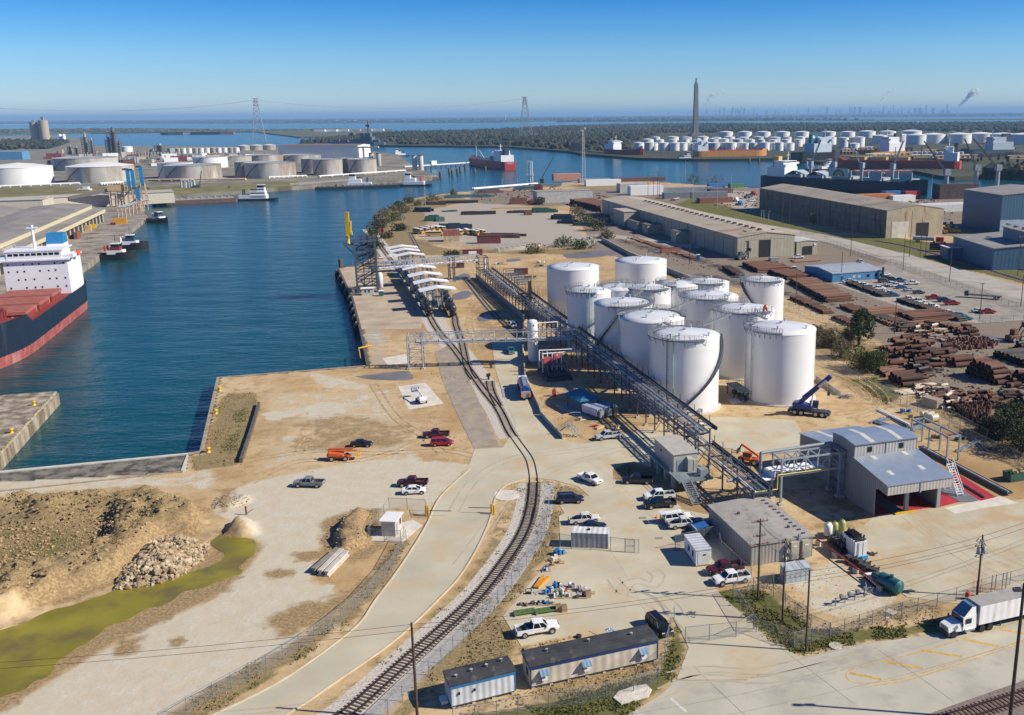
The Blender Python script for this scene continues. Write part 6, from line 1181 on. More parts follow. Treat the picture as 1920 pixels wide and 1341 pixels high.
for key,u,vb,vt,lab,ar in[('f',1677,626,563,'timber pole among pipe racks right of the leafy tree',()),('g',1492,572,512,'timber pole at the pipe yard fence behind the rear tanks',()),('h',1577,528,473,'pole in front of the blue office',((.3,1.6),)),('i',1837,598,531,'pole with a crossarm at the end of the car park',((.3,1.8),)),('j',1595,480,412,'tall pole on the near verge of the works road',()),('k',1693,507,436,'second tall pole along the works road',()),('l',1780,528,455,'third tall pole along the works road, with a lamp arm',((.2,1.6),)),('m',1914,575,516,'nearest tall pole along the works road',((.2,1.6),)),('n',1705,482,395,'tall pole on the grass verge near the rusty warehouse door',()),('o',1725,482,406,'tall pole right beside the grass rail track',()),('p',1735,480,420,'short pole next to two taller ones by the rail track',()),('q',1908,518,443,'pole in front of the blue sheds with a crossarm',((.3,2.),)),('r',1293,495,448,'pole beside the long warehouse shade',()),('s',1467,420,370,'pole on the verge at the rusty warehouse long wall',()),('t',1480,420,372,'second pole on the verge at the rusty warehouse long wall',())]:
 pole(key,u,vb,vt,lab,arms=ar,r=.16,gP='poles of the pipe yard and works road')
LPM=M('lamp_pole_grey',(.40,.41,.42),.5,.2)
def lamp_pole(u,vb,vt,lB,gP=None):
 h=hgt(u,vb,vt);t=tG('light_pole',lB,'light pole',(*P(u,vb),0),0,gP);K(LPM).tU((0,0,0),(0,0,h),.2,6,r2=.1).B('pole',t);K(LPM).bO((.5,0,h),(1.2,.4,.2)).B('lamp_head',t)
for u,vb,vt,lab in[(798,390,343,'thin light pole at the left end of the far storage yard'),(1345,393,330,'tall pale light pole behind the long warehouse'),(1371,372,325,'tall pale light pole on the far dock'),(1300,372,335,'dark pole on the far dock behind the warehouse'),(1427,415,395,'short lamp post on the verge, leftmost of three'),(1432,414,394,'short lamp post on the verge, middle of three'),(1441,417,396,'short lamp post on the verge, rightmost of three'),(1285,340,300,'light pole on the far shore bend'),(908,352,338,'small light pole on the far dock edge, leftmost'),(942,350,337,'small light pole on the far dock edge beside white pipes'),(971,348,335,'small light pole near the pair of white loading towers'),(1745,375,330,'light pole behind the rusty warehouse right end'),(1303,812,775,'short lamp post at the foot of the nearest tank')]:lamp_pole(u,vb,vt,lab)
for k in rG(4):u=(1215,1225,1233,1236)[k];pole('z%d'%k,u,368,(325,330,322,323)[k],'one of four bare poles clustered behind the long warehouse',r=.22,gP='bare pole cluster behind the long warehouse')
def wires(lB,ka,kb,offs=((0,0),),sag=.5,r=.022):
 a,c=POLES[ka],POLES[kb];t=tG('power_line',lB,'power line',(0,0,0))
 for dy,dz in offs:
  pts=[]
  for k in rG(13):f=k/12;pts.append((a[0]+(c[0]-a[0])*f,a[1]+(c[1]-a[1])*f+dy,a[2]+(c[2]-a[2])*f-dz-sag*4*f*(1-f)))
  K(BK).path(pts,r,4).B('wire',t)
POLES['left']=(-110,88,12.5);POLES['right']=(95,150,11)
wires('power lines from the crossarm pole to the dark gear pole','a','b',((.3,.6),(-.3,.6),(0,2.5)));wires('power lines from the gear pole to the bare corner pole','b','c',((.2,.4),(-.2,.8)));wires('power lines crossing the loading apron to the transformer pole','c','d',((.2,.3),(-.3,.9),(0,1.6)));wires('power lines running left across the curved road to the bare pole','c','e',((.2,.3),(-.2,.6)),.9);wires('power lines running left from the bare pole over the lime lot','e','left',((.2,.3),(-.6,.6)),1.2);wires('power lines leaving the transformer pole to the right','d','right',((.2,.3),(-.3,.9)),.6)
# street markings and small street things
YL=M('road_paint_yellow',(.55,.33,.07),.8,vA=.25,sC=1.5);WLN=M('road_paint_white',(.62,.60,.56),.8,vA=.2)
def mK(name,l,w_,mat,z=.058,base=.0):l=sL(px(l),1);b=K(mat);ribbon(b,oL(l,-w_/2),oL(l,w_/2),z);return b.B(name,kD='structure')
mK('road_marking',[(1640,1281),(1700,1271),(1800,1240),(1930,1197),(2050,1158)],.14,YL);mK('road_marking',[(1586,1268),(1592,1277),(1612,1282),(1640,1281)],.14,YL);mK('road_marking',[(1586,1268),(1592,1258),(1640,1243),(1720,1225),(1800,1200),(1930,1160)],.14,YL);mK('road_marking',[(1640,1286),(1702,1276),(1802,1245),(1932,1202),(2050,1163)],.14,YL)
for l in([(1592,1262),(1652,1275)],[(1655,1241),(1730,1254)],[(1727,1220),(1804,1232)],[(1806,1199),(1872,1213)],[(1875,1180),(1935,1192)]):mK('road_marking',l,.5,YL,.0585)
mK('road_marking',[(1258,1310),(1287,1336)],.35,WLN)
JT=M('joint_dark',(.27,.24,.18),.9)
for l in([(1300,1250),(1400,1345),(1460,1400)],[(1640,1215),(1720,1268),(1790,1318)],[(1440,1200),(1520,1258),(1600,1320)],[(1180,1341),(1400,1300),(1640,1240),(1920,1150)],[(1160,1380),(1420,1330),(1700,1265),(1930,1200)],[(1600,1040),(1920,1005)],[(1640,1090),(1930,1045)],[(1700,965),(1850,1100)],[(1800,955),(1925,1060)]):mK('expansion_joint_path',l,.05,JT,.0665)
for l in([(1200,830),(1100,870),(1000,905)],[(1060,840),(1150,900),(1250,1000),(1330,1080)],[(1130,1010),(1180,1090),(1220,1170)],[(1060,1090),(1200,1060),(1290,1040)]):mK('expansion_joint_path',l,.03,JT,.0645)
hc=px([(1133,1181),(1143,1187.5),(1153,1184),(1143,1178)]);K(M('disabled_bay_blue',(.03,.22,.45),.7,vA=.1)).pS(hc,.0,.066).B('parking_marking',kD='structure')
c_=P(1143,1182.7);b=K(M('road_paint_bright',(.75,.75,.73),.8))
def tri(b,l):b.add([(c_[0]+x,c_[1]+y,.07)for x,y in l],[tuple(rG(len(l)))])
for k in rG(10):a0_,a1_=rad(120+k*24),rad(144+k*24);tri(b,[(.35*cos(a0_),-.12+.35*sin(a0_)),(.35*cos(a1_),-.12+.35*sin(a1_)),(.25*cos(a1_),-.12+.25*sin(a1_)),(.25*cos(a0_),-.12+.25*sin(a0_))][::1])
tri(b,[(-.06,.02),(.05,.02),(.05,.42),(-.06,.42)]);tri(b,[(.05,.02),(.3,.02),(.42,-.28),(.33,-.3),(.22,-.06),(.05,-.06)][::-1]);tri(b,[(-.07,.46),(.07,.46),(.07,.6),(-.07,.6)]);tri(b,[(.05,.2),(.25,.2),(.25,.27),(.05,.27)]);b.B('wheelchair_marking',kD='structure')
for u,v,lab in((1567,1212,'round pale manhole slab in the roadside grass'),(1670,1148,'square pale inlet slab with an orange post in the grass')):K(CB_).lA([(.9,0),(.9,.12)],n=16 if u<1600 else 4).B('manhole_slab',loc=(*P(u,v),0),lB=lab,cT='manhole')
b=K(M('cone_orange')).tU((0,0,0),(0,0,1.3),.09,6);b.mat(WH).bO((0,0,1.4),(.35,.12,.5));b.B('marker_post',loc=(*P(1663,1178),0),lB='orange marker post with a white top by the square inlet slab',cT='marker post')
for k,z in eN((0,1)):pass
b=K(M('drum_red',(.50,.05,.03),.5)).lA([(.38,0),(.38,1.),(.25,1.15)],n=12);b.mat(WH).lA([(.385,.3),(.385,.45)],n=12,caps=False);b.B('traffic_drum',loc=(*P(1814,1124),0),lB='red and white traffic drum in front of the white trailer',cT='traffic drum')
CI=px([(1150,1310),(1160,1298),(1190,1288),(1212,1285),(1222,1295),(1215,1308),(1165,1322)]);K(M('white_slab')).pS(CI,-.1,.16).B('inlet_slab',lB='pale curb inlet slab at the grass edge of the street',cT='storm inlet')
K(M('white_slab')).pS(sL(px([(927,934),(928,924),(945,920),(968,921),(974,930),(960,938),(940,939),(927,934)]),1)[:-1],-.1,.1).B('rubble_slab',lB='pale broken concrete pad at the tip of the railway island',cT='concrete pad')
for u,v in((1179,902),(1205,972),(1270,1032),(1236,1010)):K(JT).bO((0,0,.02),(1.2,.7,.03)).B('drain_cover',loc=(*P(u,v),.062),lB='dark rectangular drain grate set in the yard pavement',cT='drain cover',gP='drain grates in the yard pavement')
LB=M('crate_blue',(.02,.17,.42),.55,vA=.15);CB=M('cardboard',(.42,.29,.15),.85,vA=.12);LIL=M('box_lilac',(.40,.37,.50),.6);GRYM=M('mat_grey',(.36,.36,.35),.8);DGN=M('tarp_green',(.03,.11,.08),.7,vA=.3)
def hP(name,u,v,size,mats,n,lB,cT,sE,rz=.0,gP='goods laid out on the yard by the trailers'):
 random.seed(sE);t=tG(name,lB,cT,(*P(u,v),.06),rz,gP);w_,d_,h_=size;K(M('pallet_wood',(.40,.29,.17),.85)).bO((0,0,.07),(w_,d_,.14)).B('pallet',t)
 for k in rG(n):x=RU(-w_*.38,w_*.38);y=RU(-d_*.36,d_*.36);s=RU(.25,.5);m=random.choice(mats);b=K(m);b.bO((x,y,.15+h_*RU(.3,.5)),(s*w_*.5,s*d_*.7,h_*RU(.5,1)),RU(-.4,.4),.9)if random.random()<.7 else b.lA([(.25*s*2,0),(.25*s*2,h_*.7),(.1,h_*.8)],c=(x,y,.14),n=10);b.B('bundle',t)
hP('pallet_load',1050,1040,(2.3,1.6,.8),[LB,LB,WH],6,'bright blue crate load nearest the storage container','pallet load',1,.6);hP('pallet_load',1040,1052,(1.6,1.2,.7),[CB,GRYM,WH],6,'pallet of mixed pale boxes behind the upper blue crates','pallet load',2,.5);hP('pallet_load',1052,1056,(1.1,.9,.8),[CB],2,'single brown box pallet beside the mixed pale boxes','pallet load',3);hP('pallet_load',1032,1062,(1.3,.9,.7),[M('iron_dark',(.1,.08,.07),.7),CB],4,'dark iron fittings pallet at the pavement edge','pallet load',4,.5);hP('pallet_load',1024,1071,(1.4,1.,.6),[LB,WH],4,'lower small blue crate load at the pavement edge','pallet load',5,.2)
for k,(u0,v0,u1,v1,lab)in eN([(1003,1105,1019,1083,'orange steel beam, left one of the pair on the yard'),(1008,1105,1028,1085,'orange steel beam, right one of the pair on the yard')]):a=P(u0,v0);c=P(u1,v1);K(M('beam_orange',(.62,.27,.02),.5,vA=.15)).bx(0,dist(a,c),-.16,.16,0,.3).bx(0,dist(a,c),-.24,.24,.3,.36).B('steel_beam',loc=(*a,.06),rz=ang(a,c),lB=lab,cT='steel beam')
hP('pallet_load',1030,1112,(1.9,1.5,.8),[LB,WH,LB],7,'blue wrapped pallet at the left end of the goods cluster','pallet load',6);hP('pallet_load',1046,1103,(1.8,1.3,.9),[LB,M('tarp_navy'),WH],7,'blue and white pallet at the back of the goods cluster','pallet load',7);hP('pallet_load',1056,1112,(1.3,1.2,.9),[RED,WH,LB],5,'pallet with a red drum in the middle of the goods cluster','pallet load',8);hP('pallet_load',1046,1120,(1.8,1.3,.8),[DGN,DGN,WH],6,'dark green tarped pallet at the front of the goods cluster','pallet load',9);hP('pallet_load',1065,1120,(1.2,.9,.6),[LIL,WH],5,'lilac boxes pallet at the front of the goods cluster','pallet load',10);hP('pallet_load',1075,1103,(1.7,1.2,.7),[LIL,M('iron_dark'),WH],7,'pallet of grey white bundles at the back right of the cluster','pallet load',11);hP('pallet_load',1093,1110,(1.7,1.2,.8),[WH,LIL,GRYM],6,'white bundle pallet at the right of the cluster','pallet load',12);hP('pallet_load',1089,1121,(2.,.9,.5),[LIL,M('tarp_navy')],4,'low navy box pallet in front of the white bundles','pallet load',13);hP('pallet_load',1110,1113,(.9,.8,.8),[WH,CB],3,'small rightmost pallet of the goods cluster','pallet load',14)
for u,v,lab in((1103,1120,'upright cardboard box at the right front of the goods cluster'),(1047,1146,'left cardboard carton behind the green beams'),(1058,1147,'right cardboard carton behind the green beams')):b=K(CB).bO((0,0,.5),(.8,.7,1.),.2);b.mat(M('box_inside',(.2,.13,.07),.9)).bO((0,0,1.),(.68,.58,.02),.2);b.B('carton',loc=(*P(u,v),.06),lB=lab,cT='carton')
K(GRYM).bO((0,0,.04),(1.3,1.2,.06),.5).B('ground_mat',loc=(*P(1010,1112),.06),lB='flat grey mat left of the goods cluster',cT='mat');b=K(BK);b.path(arc(0,0,.45,-30,200,.5,n=10),.07);b.bO((0,-.2,.15),(.9,.4,.25));b.B('cable_loop',loc=(*P(991,1113),.06),lB='black looped cable lying apart on the pavement',cT='cable');hP('pallet_load',981,1135,(1.6,.6,.3),[M('iron_dark')],5,'dark scrap fittings left of the blue tool bundle','pallet load',15,-.3);hP('pallet_load',1001,1134,(1.3,.8,.5),[M('iron_dark'),M('tarp_navy')],5,'dark tool bundle left of the long blue bundle','pallet load',16);hP('pallet_load',1018,1134,(2.,.8,.5),[LB,LB],5,'long bright blue bundle above the green beams','pallet load',17);hP('pallet_load',1033,1133,(1.2,.8,.6),[CB,WH,M('iron_dark')],5,'mixed small pallet right of the long blue bundle','pallet load',18)
for u0,v0,u1,v1,lab in((963,1154,1003,1148,'left bundle of moss green beams on timber bearers'),(1003,1151,1046,1144,'right bundle of moss green beams on timber bearers')):
 a=P(u0,v0);c=P(u1,v1);L=dist(a,c);t=tG('beam_bundle',lab,'beam bundle',(*a,.06),ang(a,c),'goods laid out on the yard by the trailers')
 for y in(-.5,-.2,.1,.4):K(M('moss_green',(.10,.17,.05),.6,vA=.3,sC=2)).bx(.05*y,L,y-.09,y+.09,.22,.45).B('beam',t)
 for x in(.15,L*.95):K(CB).bO((x,0,.11),(.2,1.4,.22)).B('bearer',t)
b=K(M('tyre_rubber')).lA([(.35,0),(.42,.1),(.42,.25),(.35,.35),(.2,.3)],n=14);b.B('old_tyre',loc=(*P(1085,1195),0),lB='dark tyre lying on the strip above the long trailer',cT='tyre')
# vegetation
def leafmat(n,c1,c2):
 m=bpy.data.materials.new(n);m.use_nodes=True;t=m.node_tree;N=t.nodes;b=N['Principled BSDF'];iV(b,'Roughness',.75);iV(b,'Specular IOR Level',.2)
 nz=N.new('ShaderNodeTexNoise');iV(nz,'Scale',.9);iV(nz,'Detail',4);tc=N.new('ShaderNodeTexCoord');t.links.new(tc.outputs['Object'],nz.inputs[0]);r=N.new('ShaderNodeMapRange');iV(r,1,.35);iV(r,2,.65);t.links.new(nz.outputs[0],r.inputs[0]);x=N.new('ShaderNodeMix');x.data_type='RGBA';iV(x,6,(*c1,1));iV(x,7,(*c2,1));t.links.new(r.outputs[0],x.inputs[0]);t.links.new(x.outputs[2],b.inputs[0]);return m
LF_G=leafmat('leaf_olive',(.035,.055,.018),(.10,.12,.035));LF_D=leafmat('leaf_dark',(.02,.03,.012),(.07,.08,.03));LF_B=leafmat('twig_brown',(.10,.085,.045),(.20,.17,.09));LF_Y=leafmat('leaf_grass',(.07,.10,.02),(.16,.17,.05));BARK=M('bark_brown',(.10,.075,.05),.9,vA=.3)
nrng=np.random.RandomState(5)
def leaves(lobes,n,size):
 vv=[];fs=[]
 tot=sum(l[3]*l[4]*l[5]for l in lobes)
 for(cx,cy,cz,rx,ry,rz_)in lobes:
  k=max(20,int(n*rx*ry*rz_/tot));d=nrng.normal(size=(k,3));d/=np.linalg.norm(d,axis=1)[:,None];rr=nrng.uniform(.35,1,k)**.45
  c=np.array([cx,cy,cz])+d*rr[:,None]*[rx,ry,rz_]*(1+.18*np.sin(d[:,:1]*5+cx)*np.cos(d[:,1:2]*4))
  for q in rG(k):
   a=nrng.normal(size=3);a/=np.linalg.norm(a);b=np.cross(a,nrng.normal(size=3));b/=np.linalg.norm(b)+1e-6;s=size*nrng.uniform(.5,1.3);o=len(vv)
   vv+=[tuple(c[q]+a*s),tuple(c[q]+b*s*.6),tuple(c[q]-a*s),tuple(c[q]-b*s*.6)];fs.append((o,o+1,o+2,o+3))
 return vv,fs
def tree(lB,u,v,h,wd,mat,n=2200,size=.28,name='tree',cT='tree',sE=0,trunk=True,gP=None,loc=None,lobes=7,low=.25):
 random.seed(sE);x,y=loc or P(u,v);t=tG(name,lB,cT,(x,y,0),0,gP);L=[]
 for k in rG(lobes):a=RU(0,6.28);q=RU(0,.32)*wd;f=RU(low,.85);r=wd*RU(.2,.34)*(1.1-.5*f);L.append((q*cos(a),q*sin(a),h*f,r,r,r*RU(.7,1.1)))
 L.append((0,0,h*.55,wd*.28,wd*.28,h*.36));vv,fs=leaves(L,n,size);b=K(mat);b.add(vv,fs);b.B('crown',t)
 if trunk:
  b=K(BARK);b.tU((0,0,0),(.1,0,h*.45),wd*.045+.08,7,r2=wd*.03)
  for l in L[:5]:b.tU((.05,0,h*.3),(l[0]*.8,l[1]*.8,l[2]),.11,5,r2=.04)
  b.B('trunk',t)
 return t
tree('tall olive leafy tree beside the tank farm fence',1610,648,12.5,9.5,LF_G,5200,.33,sE=3,lobes=9)
for k,(u,v,h,w_,m,lab)in eN([(1553,652,6.5,8,LF_B,'brown bare bush right of the large tank'),(1575,672,7,9,LF_B,'brown bush below the olive tree'),(1612,692,6.5,10,LF_G,'olive bush in front of the olive tree'),(1637,700,7,9,LF_G,'olive bush at the pipe yard side of the thicket'),(1590,640,5,7,LF_B,'low brown bush left behind the olive tree'),(1535,632,4,6,LF_B,'small brown bush nearest the tank'),(1652,690,5,6,LF_B,'brown twiggy bush touching the rusty pipes')]):tree(lab,u,v,h,w_,m,2600,.24,'bush','bush',20+k,gP='thicket beside the tank farm fence',low=.15)
for k,(u,v,h,w_,m,lab)in eN([(1880,822,7.5,11,LF_D,'large dark bush at the right edge below the pipe yard'),(1915,850,8,12,LF_D,'dark bush cut by the right edge'),(1850,810,4,6,LF_B,'brown bush in front of the stacked pipe ends'),(1900,800,6,9,LF_D,'dark bush behind the large one at the right edge')]):tree(lab,u,v,h,w_,m,3400,.25,'bush','bush',40+k,gP='bushes at the right edge of the pipe yard',low=.15)
tree('slender pale tree against the rusty warehouse long wall',1525,424,9,6,LF_B,900,.35,sE=61)
random.seed(77)
bank=[(706,428),(712,415),(722,405),(735,396),(748,388),(765,381),(702,442),(700,455),(718,428),(738,414),(760,400),(785,385),(815,376),(700,467),(850,368),(727,446),(752,432)]
for k,(u,v)in eN(bank):tree('one of the low green brown bushes on the river bank left of the storage yard',u,v,RU(3,6),RU(9,16),random.choice((LF_G,LF_B,LF_B,LF_D)),900,.5,'bush','bush',100+k,trunk=False,gP='bushes on the river bank',low=.1)
for k,(u,v,h,w_,m,lab)in eN([(1030,378,8,18,LF_D,'dark bush among rusty machinery in the far yard'),(1012,384,6,14,LF_D,'dark low bush left of the rusty container in the far yard'),(1100,420,7,18,LF_G,'green bush left of the long warehouse end'),(1122,432,7,16,LF_D,'dark bush in the shade of the long warehouse end'),(1085,405,6,18,LF_B,'brown bush beside the green tarps'),(1140,447,4,12,LF_B,'brown bush by the flood wall start'),(1050,462,3.5,16,LF_G,'green brush strip bush behind stacked blocks'),(1090,466,3.5,16,LF_G,'green brush strip bush near the flood wall'),(1000,474,3,14,LF_B,'brown brush bush behind the concrete blocks'),(850,482,3,12,LF_D,'dark low bush by the maroon shed'),(1340,345,5,26,LF_B,'brown bush on the far shore right of the bend'),(1300,342,5,26,LF_B,'brown bush on the far shore left of the bend')]):tree(lab,u,v,h,w_,m,1000,.45,'bush','bush',140+k,trunk=False,low=.1)
def tufts(name,ch,n,ymax,hmin,hmax,mat,thr=.5,sE=1,ymin=80):
 rs=np.random.RandomState(sE);m=LAY[RC[ch]];msk=(m>thr)&(Y<ymax)&(Y>ymin)&ins;iy,ix=np.nonzero(msk)
 wgt=(np.gradient(ys)[iy]*np.gradient(xs)[ix])/(Y[iy,ix]**1.2);k=rs.choice(len(iy),n,p=wgt/wgt.sum());iy=iy[k];ix=ix[k]
 x=xs[ix]+rs.uniform(-.6,.6,n);y=ys[iy]+rs.uniform(-.5,.5,n)*np.gradient(ys)[iy];z=HGT[iy,ix];keepm=vnoise(x,y,3.5,3)>.46;x,y,z=x[keepm],y[keepm],z[keepm];n=len(x)
 h=rs.uniform(hmin,hmax,n);a=rs.uniform(0,6.28,n);s=h*rs.uniform(.3,.8,n);lx=rs.uniform(-.4,.4,n)*h;ly=rs.uniform(-.4,.4,n)*h
 V=np.empty((n*3,3));V[0::3]=np.stack([x-np.cos(a)*s,y-np.sin(a)*s,z-.02],1);V[1::3]=np.stack([x+np.cos(a)*s,y+np.sin(a)*s,z-.02],1);V[2::3]=np.stack([x+lx,y+ly,z+h],1)
 me=bpy.data.meshes.new(name);me.from_pydata(V.tolist(),[],[(i*3,i*3+1,i*3+2)for i in rG(n)]);me.materials.append(mat);o=bpy.data.objects.new(name,me);COL.objects.link(o);return tag(o,kD='stuff')
LF_S=leafmat('straw',(.20,.15,.07),(.34,.26,.13));tufts('dry_grass','brush',30000,330,.06,.28,LF_S,.42,1);tufts('green_grass','grass',26000,330,.06,.26,LF_Y,.4,2);tufts('weeds','brush',2500,330,.1,.4,LF_G,.5,3)
def rocks(name,l,n,rmin,rmax,hfun,mat,sE,kD='stuff',lB=None,cT=None):
 rs=np.random.RandomState(sE);pO=px(l);a=np.array(pO);b=K(mat);base=bmesh.new();bmesh.ops.create_icosphere(base,subdivisions=1,radius=1);bv=np.array([v.co[:]for v in base.verts]);bf=[[v.index for v in f.verts]for f in base.faces];base.free();k=0
 while k<n:
  x=rs.uniform(a[:,0].min(),a[:,0].max());y=rs.uniform(a[:,1].min(),a[:,1].max());d=sdist(np.array([x]),np.array([y]),pO)[0]
  if d>0:continue
  r=rmin+(rmax-rmin)*rs.rand()**2.5;v=bv*(1+rs.uniform(-.3,.3,(len(bv),1)))*[r,r*rs.uniform(.6,1.1),r*rs.uniform(.5,.9)];th=rs.uniform(0,6.28);v=v@np.array([[cos(th),sin(th),0],[-sin(th),cos(th),0],[0,0,1]]);z=hfun(-d,x,y)
  b.add((v+[x,y,z+r*.25]).tolist(),bf);k+=1
 return b.B(name,lB=lB,cT=cT,kD=kD)
def gh(d,x,y):i=min(len(ys)-1,np.searchsorted(ys,y));j=min(len(xs)-1,np.searchsorted(xs,x));return HGT[i,j]
RKM=M('limestone_rock',(.47,.385,.265),.9,vA=.4,sC=.9,sT=(.27,.18,.09),sA=.5)
RB=[(213,1108),(228,1070),(255,1040),(300,1012),(340,1010),(385,1018),(398,1035),(375,1055),(335,1085),(280,1100)]
b_rub=[(p[0],p[1])for p in px(RB)];
rocks('rubble_stones',RB,1900,.07,.62,lambda d,x,y:max(0,min(1,d/3.6))**.8*(1.2+1.5*vnoise(np.array([x]),np.array([y]),2.2,2)[0])-.1,RKM,4)
mb_=K(M('rubble_soil',(.42,.32,.20),.95,vA=.3,sC=.8));c0=np.mean(np.array(b_rub),0)
for i in rG(len(b_rub)):
 p,q_=b_rub[i],b_rub[(i+1)%len(b_rub)];m1=(p[0]*.45+c0[0]*.55,p[1]*.45+c0[1]*.55);m2=(q_[0]*.45+c0[0]*.55,q_[1]*.45+c0[1]*.55);mb_.quad((*p,-.1),(*q_,-.1),(*m2,1.7),(*m1,1.7));mb_.quad((*m1,1.7),(*m2,1.7),(*c0,1.9))
mb_.B('rubble_mound_terrain',kD='structure')
rocks('scattered_stones',[(-100,1165),(0,1150),(100,1110),(220,1070),(300,1000),(390,970),(380,955),(130,945),(-100,960)],3200,.05,.36,gh,M('dirt_clod',(.33,.235,.12),.95,vA=.4),6)
rocks('gravel_heap',[(400,955),(412,930),(470,928),(478,940),(440,955)],500,.05,.16,gh,RKM,8);rocks('gravel_heap',[(640,1050),(625,1020),(635,990),(660,968),(700,960),(700,1020),(665,1035)],260,.05,.22,gh,RKM,9)
rocks('clod_field',[(800,700),(912,705),(930,730),(915,738),(905,730)],160,.05,.3,lambda d,x,y:0,M('dirt_clod'),10)
# laydown right of the loading building
STL=M('stored_steel',(.26,.30,.36),.45,.4,vA=.2)
def bD(lB,u0,v0,u1,v1,n,w_,mat=STL,r=.1,z=.12,gP='steel laid down behind the loading building',name='steel_bundle',cT='steel bundle'):
 a=P(u0,v0);c=P(u1,v1);L=dist(a,c);random.seed(int(u0*7+v0));b=K(mat)
 for k in rG(n):y=RU(-w_/2,w_/2);x=RU(0,L*.15);b.bO(((x+L)/2-RU(0,L*.1),y,z+random.choice((0,.22))),(L-x,r*2,r*2),RU(-.03,.03))
 for k in rG(3):b.mat(M('pallet_wood')).bO((L*(.15+.35*k),0,.05),(.15,w_+.5,.1))
 b.B(name,loc=(*a,0),rz=ang(a,c),lB=lB,cT=cT,gP=gP)
bD('long white steel beams lying nearest the dirt road',1642,768,1706,800,4,.9,WH);bD('dark steel bundle left of the white beams',1640,790,1700,812,9,2.2);bD('grey grating stack in the middle of the laydown',1660,782,1705,808,8,2.);bD('steel bundle in front of the blue heap',1702,808,1738,800,7,2.6);bD('dark blue beams right of the portal frame',1795,848,1836,828,5,1.6);bD('second dark blue beam stack near the right edge shade',1818,822,1845,846,5,1.3);bD('steel trusses left of the white beams',1638,796,1665,786,6,2)
for u,v,m,s,lab in((1697,774,LB,(2.6,1.6,1.),'dark and blue machine heap at the top of the laydown'),(1721,797,LB,(1.8,1.5,1.1),'bright blue tarped heap in the laydown'),(1708,786,CB,(1.4,1,1.),'orange brown carton pair in the laydown'),(1758,824,CB,(3.5,1.8,1.),'timber formwork stack right of the upper roof'),(1782,822,RED,(1.4,1.,.8),'red crate behind the timber stack'),(1800,826,DGN,(2.2,1.4,1.),'dark green tarped heap in the shade')):hP('stored_goods',u,v,s,[m,m,M('iron_dark')],7,lab,'stored goods',int(u),.3,gP='goods stored behind the loading building')
for k,(u,v)in eN(((1733,783),(1742,787),(1750,791))):t=tG('plastic_tank',['white bag pile left of the cream tanks','left cream plastic tank in the laydown','right cream plastic tank in the laydown'][k],'plastic tank',(*P(u,v),0),.4);K(M('tank_cream',(.66,.60,.46),.4)).tU((-1.,0,1.),(1.,0,1.),.95 if k else .6,14).B('shell',t);K(DS).bO((0,0,.15),(1.8,1.,.3)).B('saddle',t)
t=tG('waste_skip','dark green waste skip heaped with pale scraps at the right edge','waste skip',(*P(1912,898),0),.3);K(DGN).add([(-3,-1.1,0),(3,-1.1,0),(3,1.1,0),(-3,1.1,0),(-3.2,-1.2,1.7),(3.2,-1.2,1.7),(3.2,1.2,1.7),(-3.2,1.2,1.7)],[(3,2,1,0),(0,1,5,4),(1,2,6,5),(2,3,7,6),(3,0,4,7)]).B('body',t);b=K(CB)
random.seed(4)
for k in rG(16):b.bO((RU(-2.6,2.6),RU(-.8,.8),1.6),(.8,.6,.5),RU(0,3))
b.B('scrap_load',t)
b=K(GA)
random.seed(9)
for k in rG(26):a=RU(0,6.28);x=RU(-1.4,1.4);y=RU(-.8,.8);b.tU((x-cos(a),y-sin(a)*.6,RU(.1,.7)),(x+cos(a),y+sin(a)*.6,RU(.1,.9)),.07,4)
b.B('scaffold_heap',loc=(*P(1585,746),0),lB='tangled heap of grey scaffold tubes behind the blue crane',cT='scaffold heap')
for u,v,s,m,lab in((863,502,(3.6,2.4,2.2),M('maroon_box',(.16,.02,.03),.6),'maroon container box on the dirt right of the pipe bridge'),(977,514,(6,2.6,2.4),M('maroon_box'),'maroon container left of the plain white tank'),(886,478,(10,3,2.6),M('maroon_box'),'maroon shed with a white door beyond the pipe bridge')):
 t=tG('maroon_container',lab,'container',(*P(u,v),0),.2);K(m).bO((0,0,s[2]/2),s).B('body',t);K(WH if 'white door'in lab else DS).bO((0,-s[1]/2-.03,s[2]*.42),(s[0]*.4,.06,s[2]*.8)).B('door',t);K(M('maroon_roof',(.12,.03,.03),.7)).bO((0,0,s[2]+.05),(s[0]+.2,s[1]+.2,.1)).B('roof',t)
for u,v,lab in((995,522,'row of dark bottles and fittings right of the maroon container'),(1012,494,'red and grey parts heap left of the plain white tanks'),(940,496,'white and black pipe elbows at the far end of the rack'),(1015,500,'grey fittings heap beside the red parts')):hP('stored_fitting',u,v,(6,2.5,1.),[RED if 'red'in lab else DS,GY,WH if 'white'in lab else DS],9,lab,'stored fittings',int(u),.2,gP='fittings stored on the dirt behind the tanks')
b=K(CB_)
for k in rG(9):f=k/8;x,y=P(930+f*80,473-f*9);K(CB_).bO((0,0,.9),(3.2,2.2,1.8),.1*k).bO((.6,.3,2.2 if k>5 else 1.8),(1.8,1.8,1.)).B('concrete_block',loc=(x,y,0),lB='grey concrete block in the row behind the dirt laydown',cT='concrete block',gP='concrete blocks in a row behind the laydown')
b=K(M('panel_white',(.7,.7,.7),.6));a=P(722,484);b.bO((0,0,.5),(7,2.2,.15),.6);b.bO((2.4,2.6,1.2),(5,2,.15),.9);b.B('fallen_panel',loc=(*a,0),lB='fallen white roof panels beside the far canopies',cT='panel')
SCR=M('scrap_rust',(.11,.06,.04),.9,vA=.4,sC=1)
